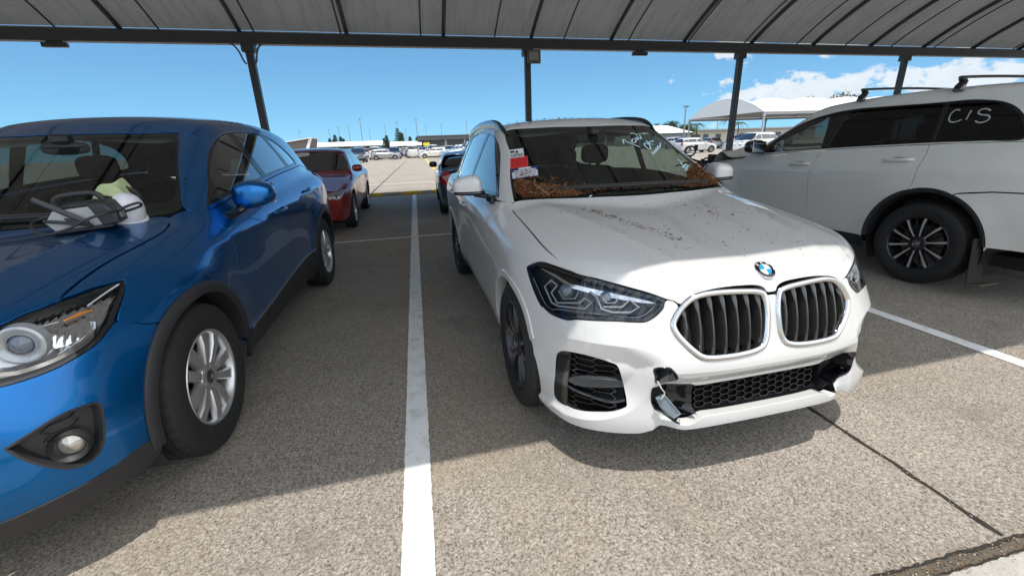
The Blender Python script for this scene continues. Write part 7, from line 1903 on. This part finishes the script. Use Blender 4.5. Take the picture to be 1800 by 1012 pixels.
b = MB(); b.box((-.02, 0, .163), (.17, .13, .022), bev=.008); b.build('control_panel', M_PKB, pk)
b = MB(); b.box((.196, -.03, .07), (.02, .07, .05), bev=.008); b.lathe([(.203, .012), (.203, .022), (.190, .024)], 18, 'x', 0, (0, -.04, .085)); b.build('socket', simple('pack_socket', (.16, .16, .16), .5), pk, 40)
for pts, r_ in (([(.205, -.05, .095), (.16, -.16, .105), (.06, -.185, .085), (-.05, -.18, .045), (-.18, -.16, .025), (-.27, -.08, .05), (-.31, 0, .08), (-.27, .05, .095), (-.17, -.02, .11), (-.05, -.115, .085), (.03, -.125, .04)], .0085),
                ([(.205, -.03, .10), (.26, -.03, .115), (.31, -.02, .12), (.305, .01, .095), (.25, .01, .08), (.20, .02, .07)], .0085), ([(-.19, -.10, .10), (-.08, -.118, .075), (.05, -.12, .035)], .011)):
    b = MB(); b.tube(cres3(pts, .012), r_, 8); b.build('cable', M_PKB, pk, 60)
b = MB(); b.tube([(-.205, -.06, .235), (-.12, -.085, .175), (-.02, -.115, .10), (.04, -.13, .055)], [.013, .014, .014, .012], 8, flat=1.5); b.build('clamp_arm', simple('dark_clamp', (.05, .05, .055), .4), pk, 50)
p1, n1_ = on_cx(.560, .305)
hh = empty('hard_hat'); hh.matrix_world = CXM @ Matrix.Translation(p1+n1_*.002) @ (frame_rot(n1_) @ Matrix.Rotation(.22, 3, 'X')).to_4x4() @ Matrix.Diagonal((.60, .60, .82, 1))
tag(hh, 'white hard hat standing beside the power pack on the blue bonnet', 'hard hat')
b = MB(); pr = [(.118, .012), (.119, .03), (.114, .075), (.100, .112), (.075, .140), (.045, .154), (0, .158)]; b.lathe([(z, r) for r, z in pr], 40, 'z')
b.build('shell', simple('white_helmet_plastic', (.74, .76, .80), .28, coat=.6), hh, 60)
b = MB(); b.lathe([(.010, .112), (.006, .128), (.012, .134), (.020, .128), (.022, .116)], 40, 'z'); b.build('brim', simple('white_helmet_plastic', (.74, .76, .80), .28), hh, 60)
b = MB(); b.tube([(.10*math.cos(a), .10*math.sin(a)+.03, .12+.03*math.sin(a)) for a in np.linspace(-.3, 2.2, 14)], .014, 8, flat=2); b.build('ear_band', M_PKB, hh, 60)
gl = MB(); nu, nv = 30, 14; V = []
for j in range(nv):
    for i in range(nu):
        u = i/(nu-1); v = j/(nv-1); a = 2.75-2.1*u; r = .126+.014*math.sin(7*u+3*v)+.02*v
        V.append((-.018+r*math.cos(a)*1.0, .070+.075*(v-.35)+.02*math.sin(9*u), .060+r*math.sin(a)*.98+.012*math.sin(11*u+5*v)-.03*(1-v)))
gl.add(V, [(j*nu+i, j*nu+i+1, (j+1)*nu+i+1, (j+1)*nu+i) for j in range(nv-1) for i in range(nu-1)])
go = gl.build('work_glove', simple('yellow_green_cloth', (.42, .50, .27), .9, var=.25, vscale=30), None, 60); go.matrix_world = hh.matrix_world; tag(go, 'crumpled yellow-green work glove draped over the white hard hat', 'glove')
sd = go.modifiers.new('thick', 'SOLIDIFY'); sd.thickness = .006
rb_ = MB(); rb_.tube([(-.128, .03, .118), (-.120, -.03, .100), (-.095, -.078, .082)], [.009, .013, .012], 8, flat=1.2); ro = rb_.build('red_tag', simple('red_cloth', (.62, .03, .02), .7), None, 60); ro.matrix_world = hh.matrix_world; tag(ro, 'short red strap end hanging from the glove beside the hard hat', 'strap')
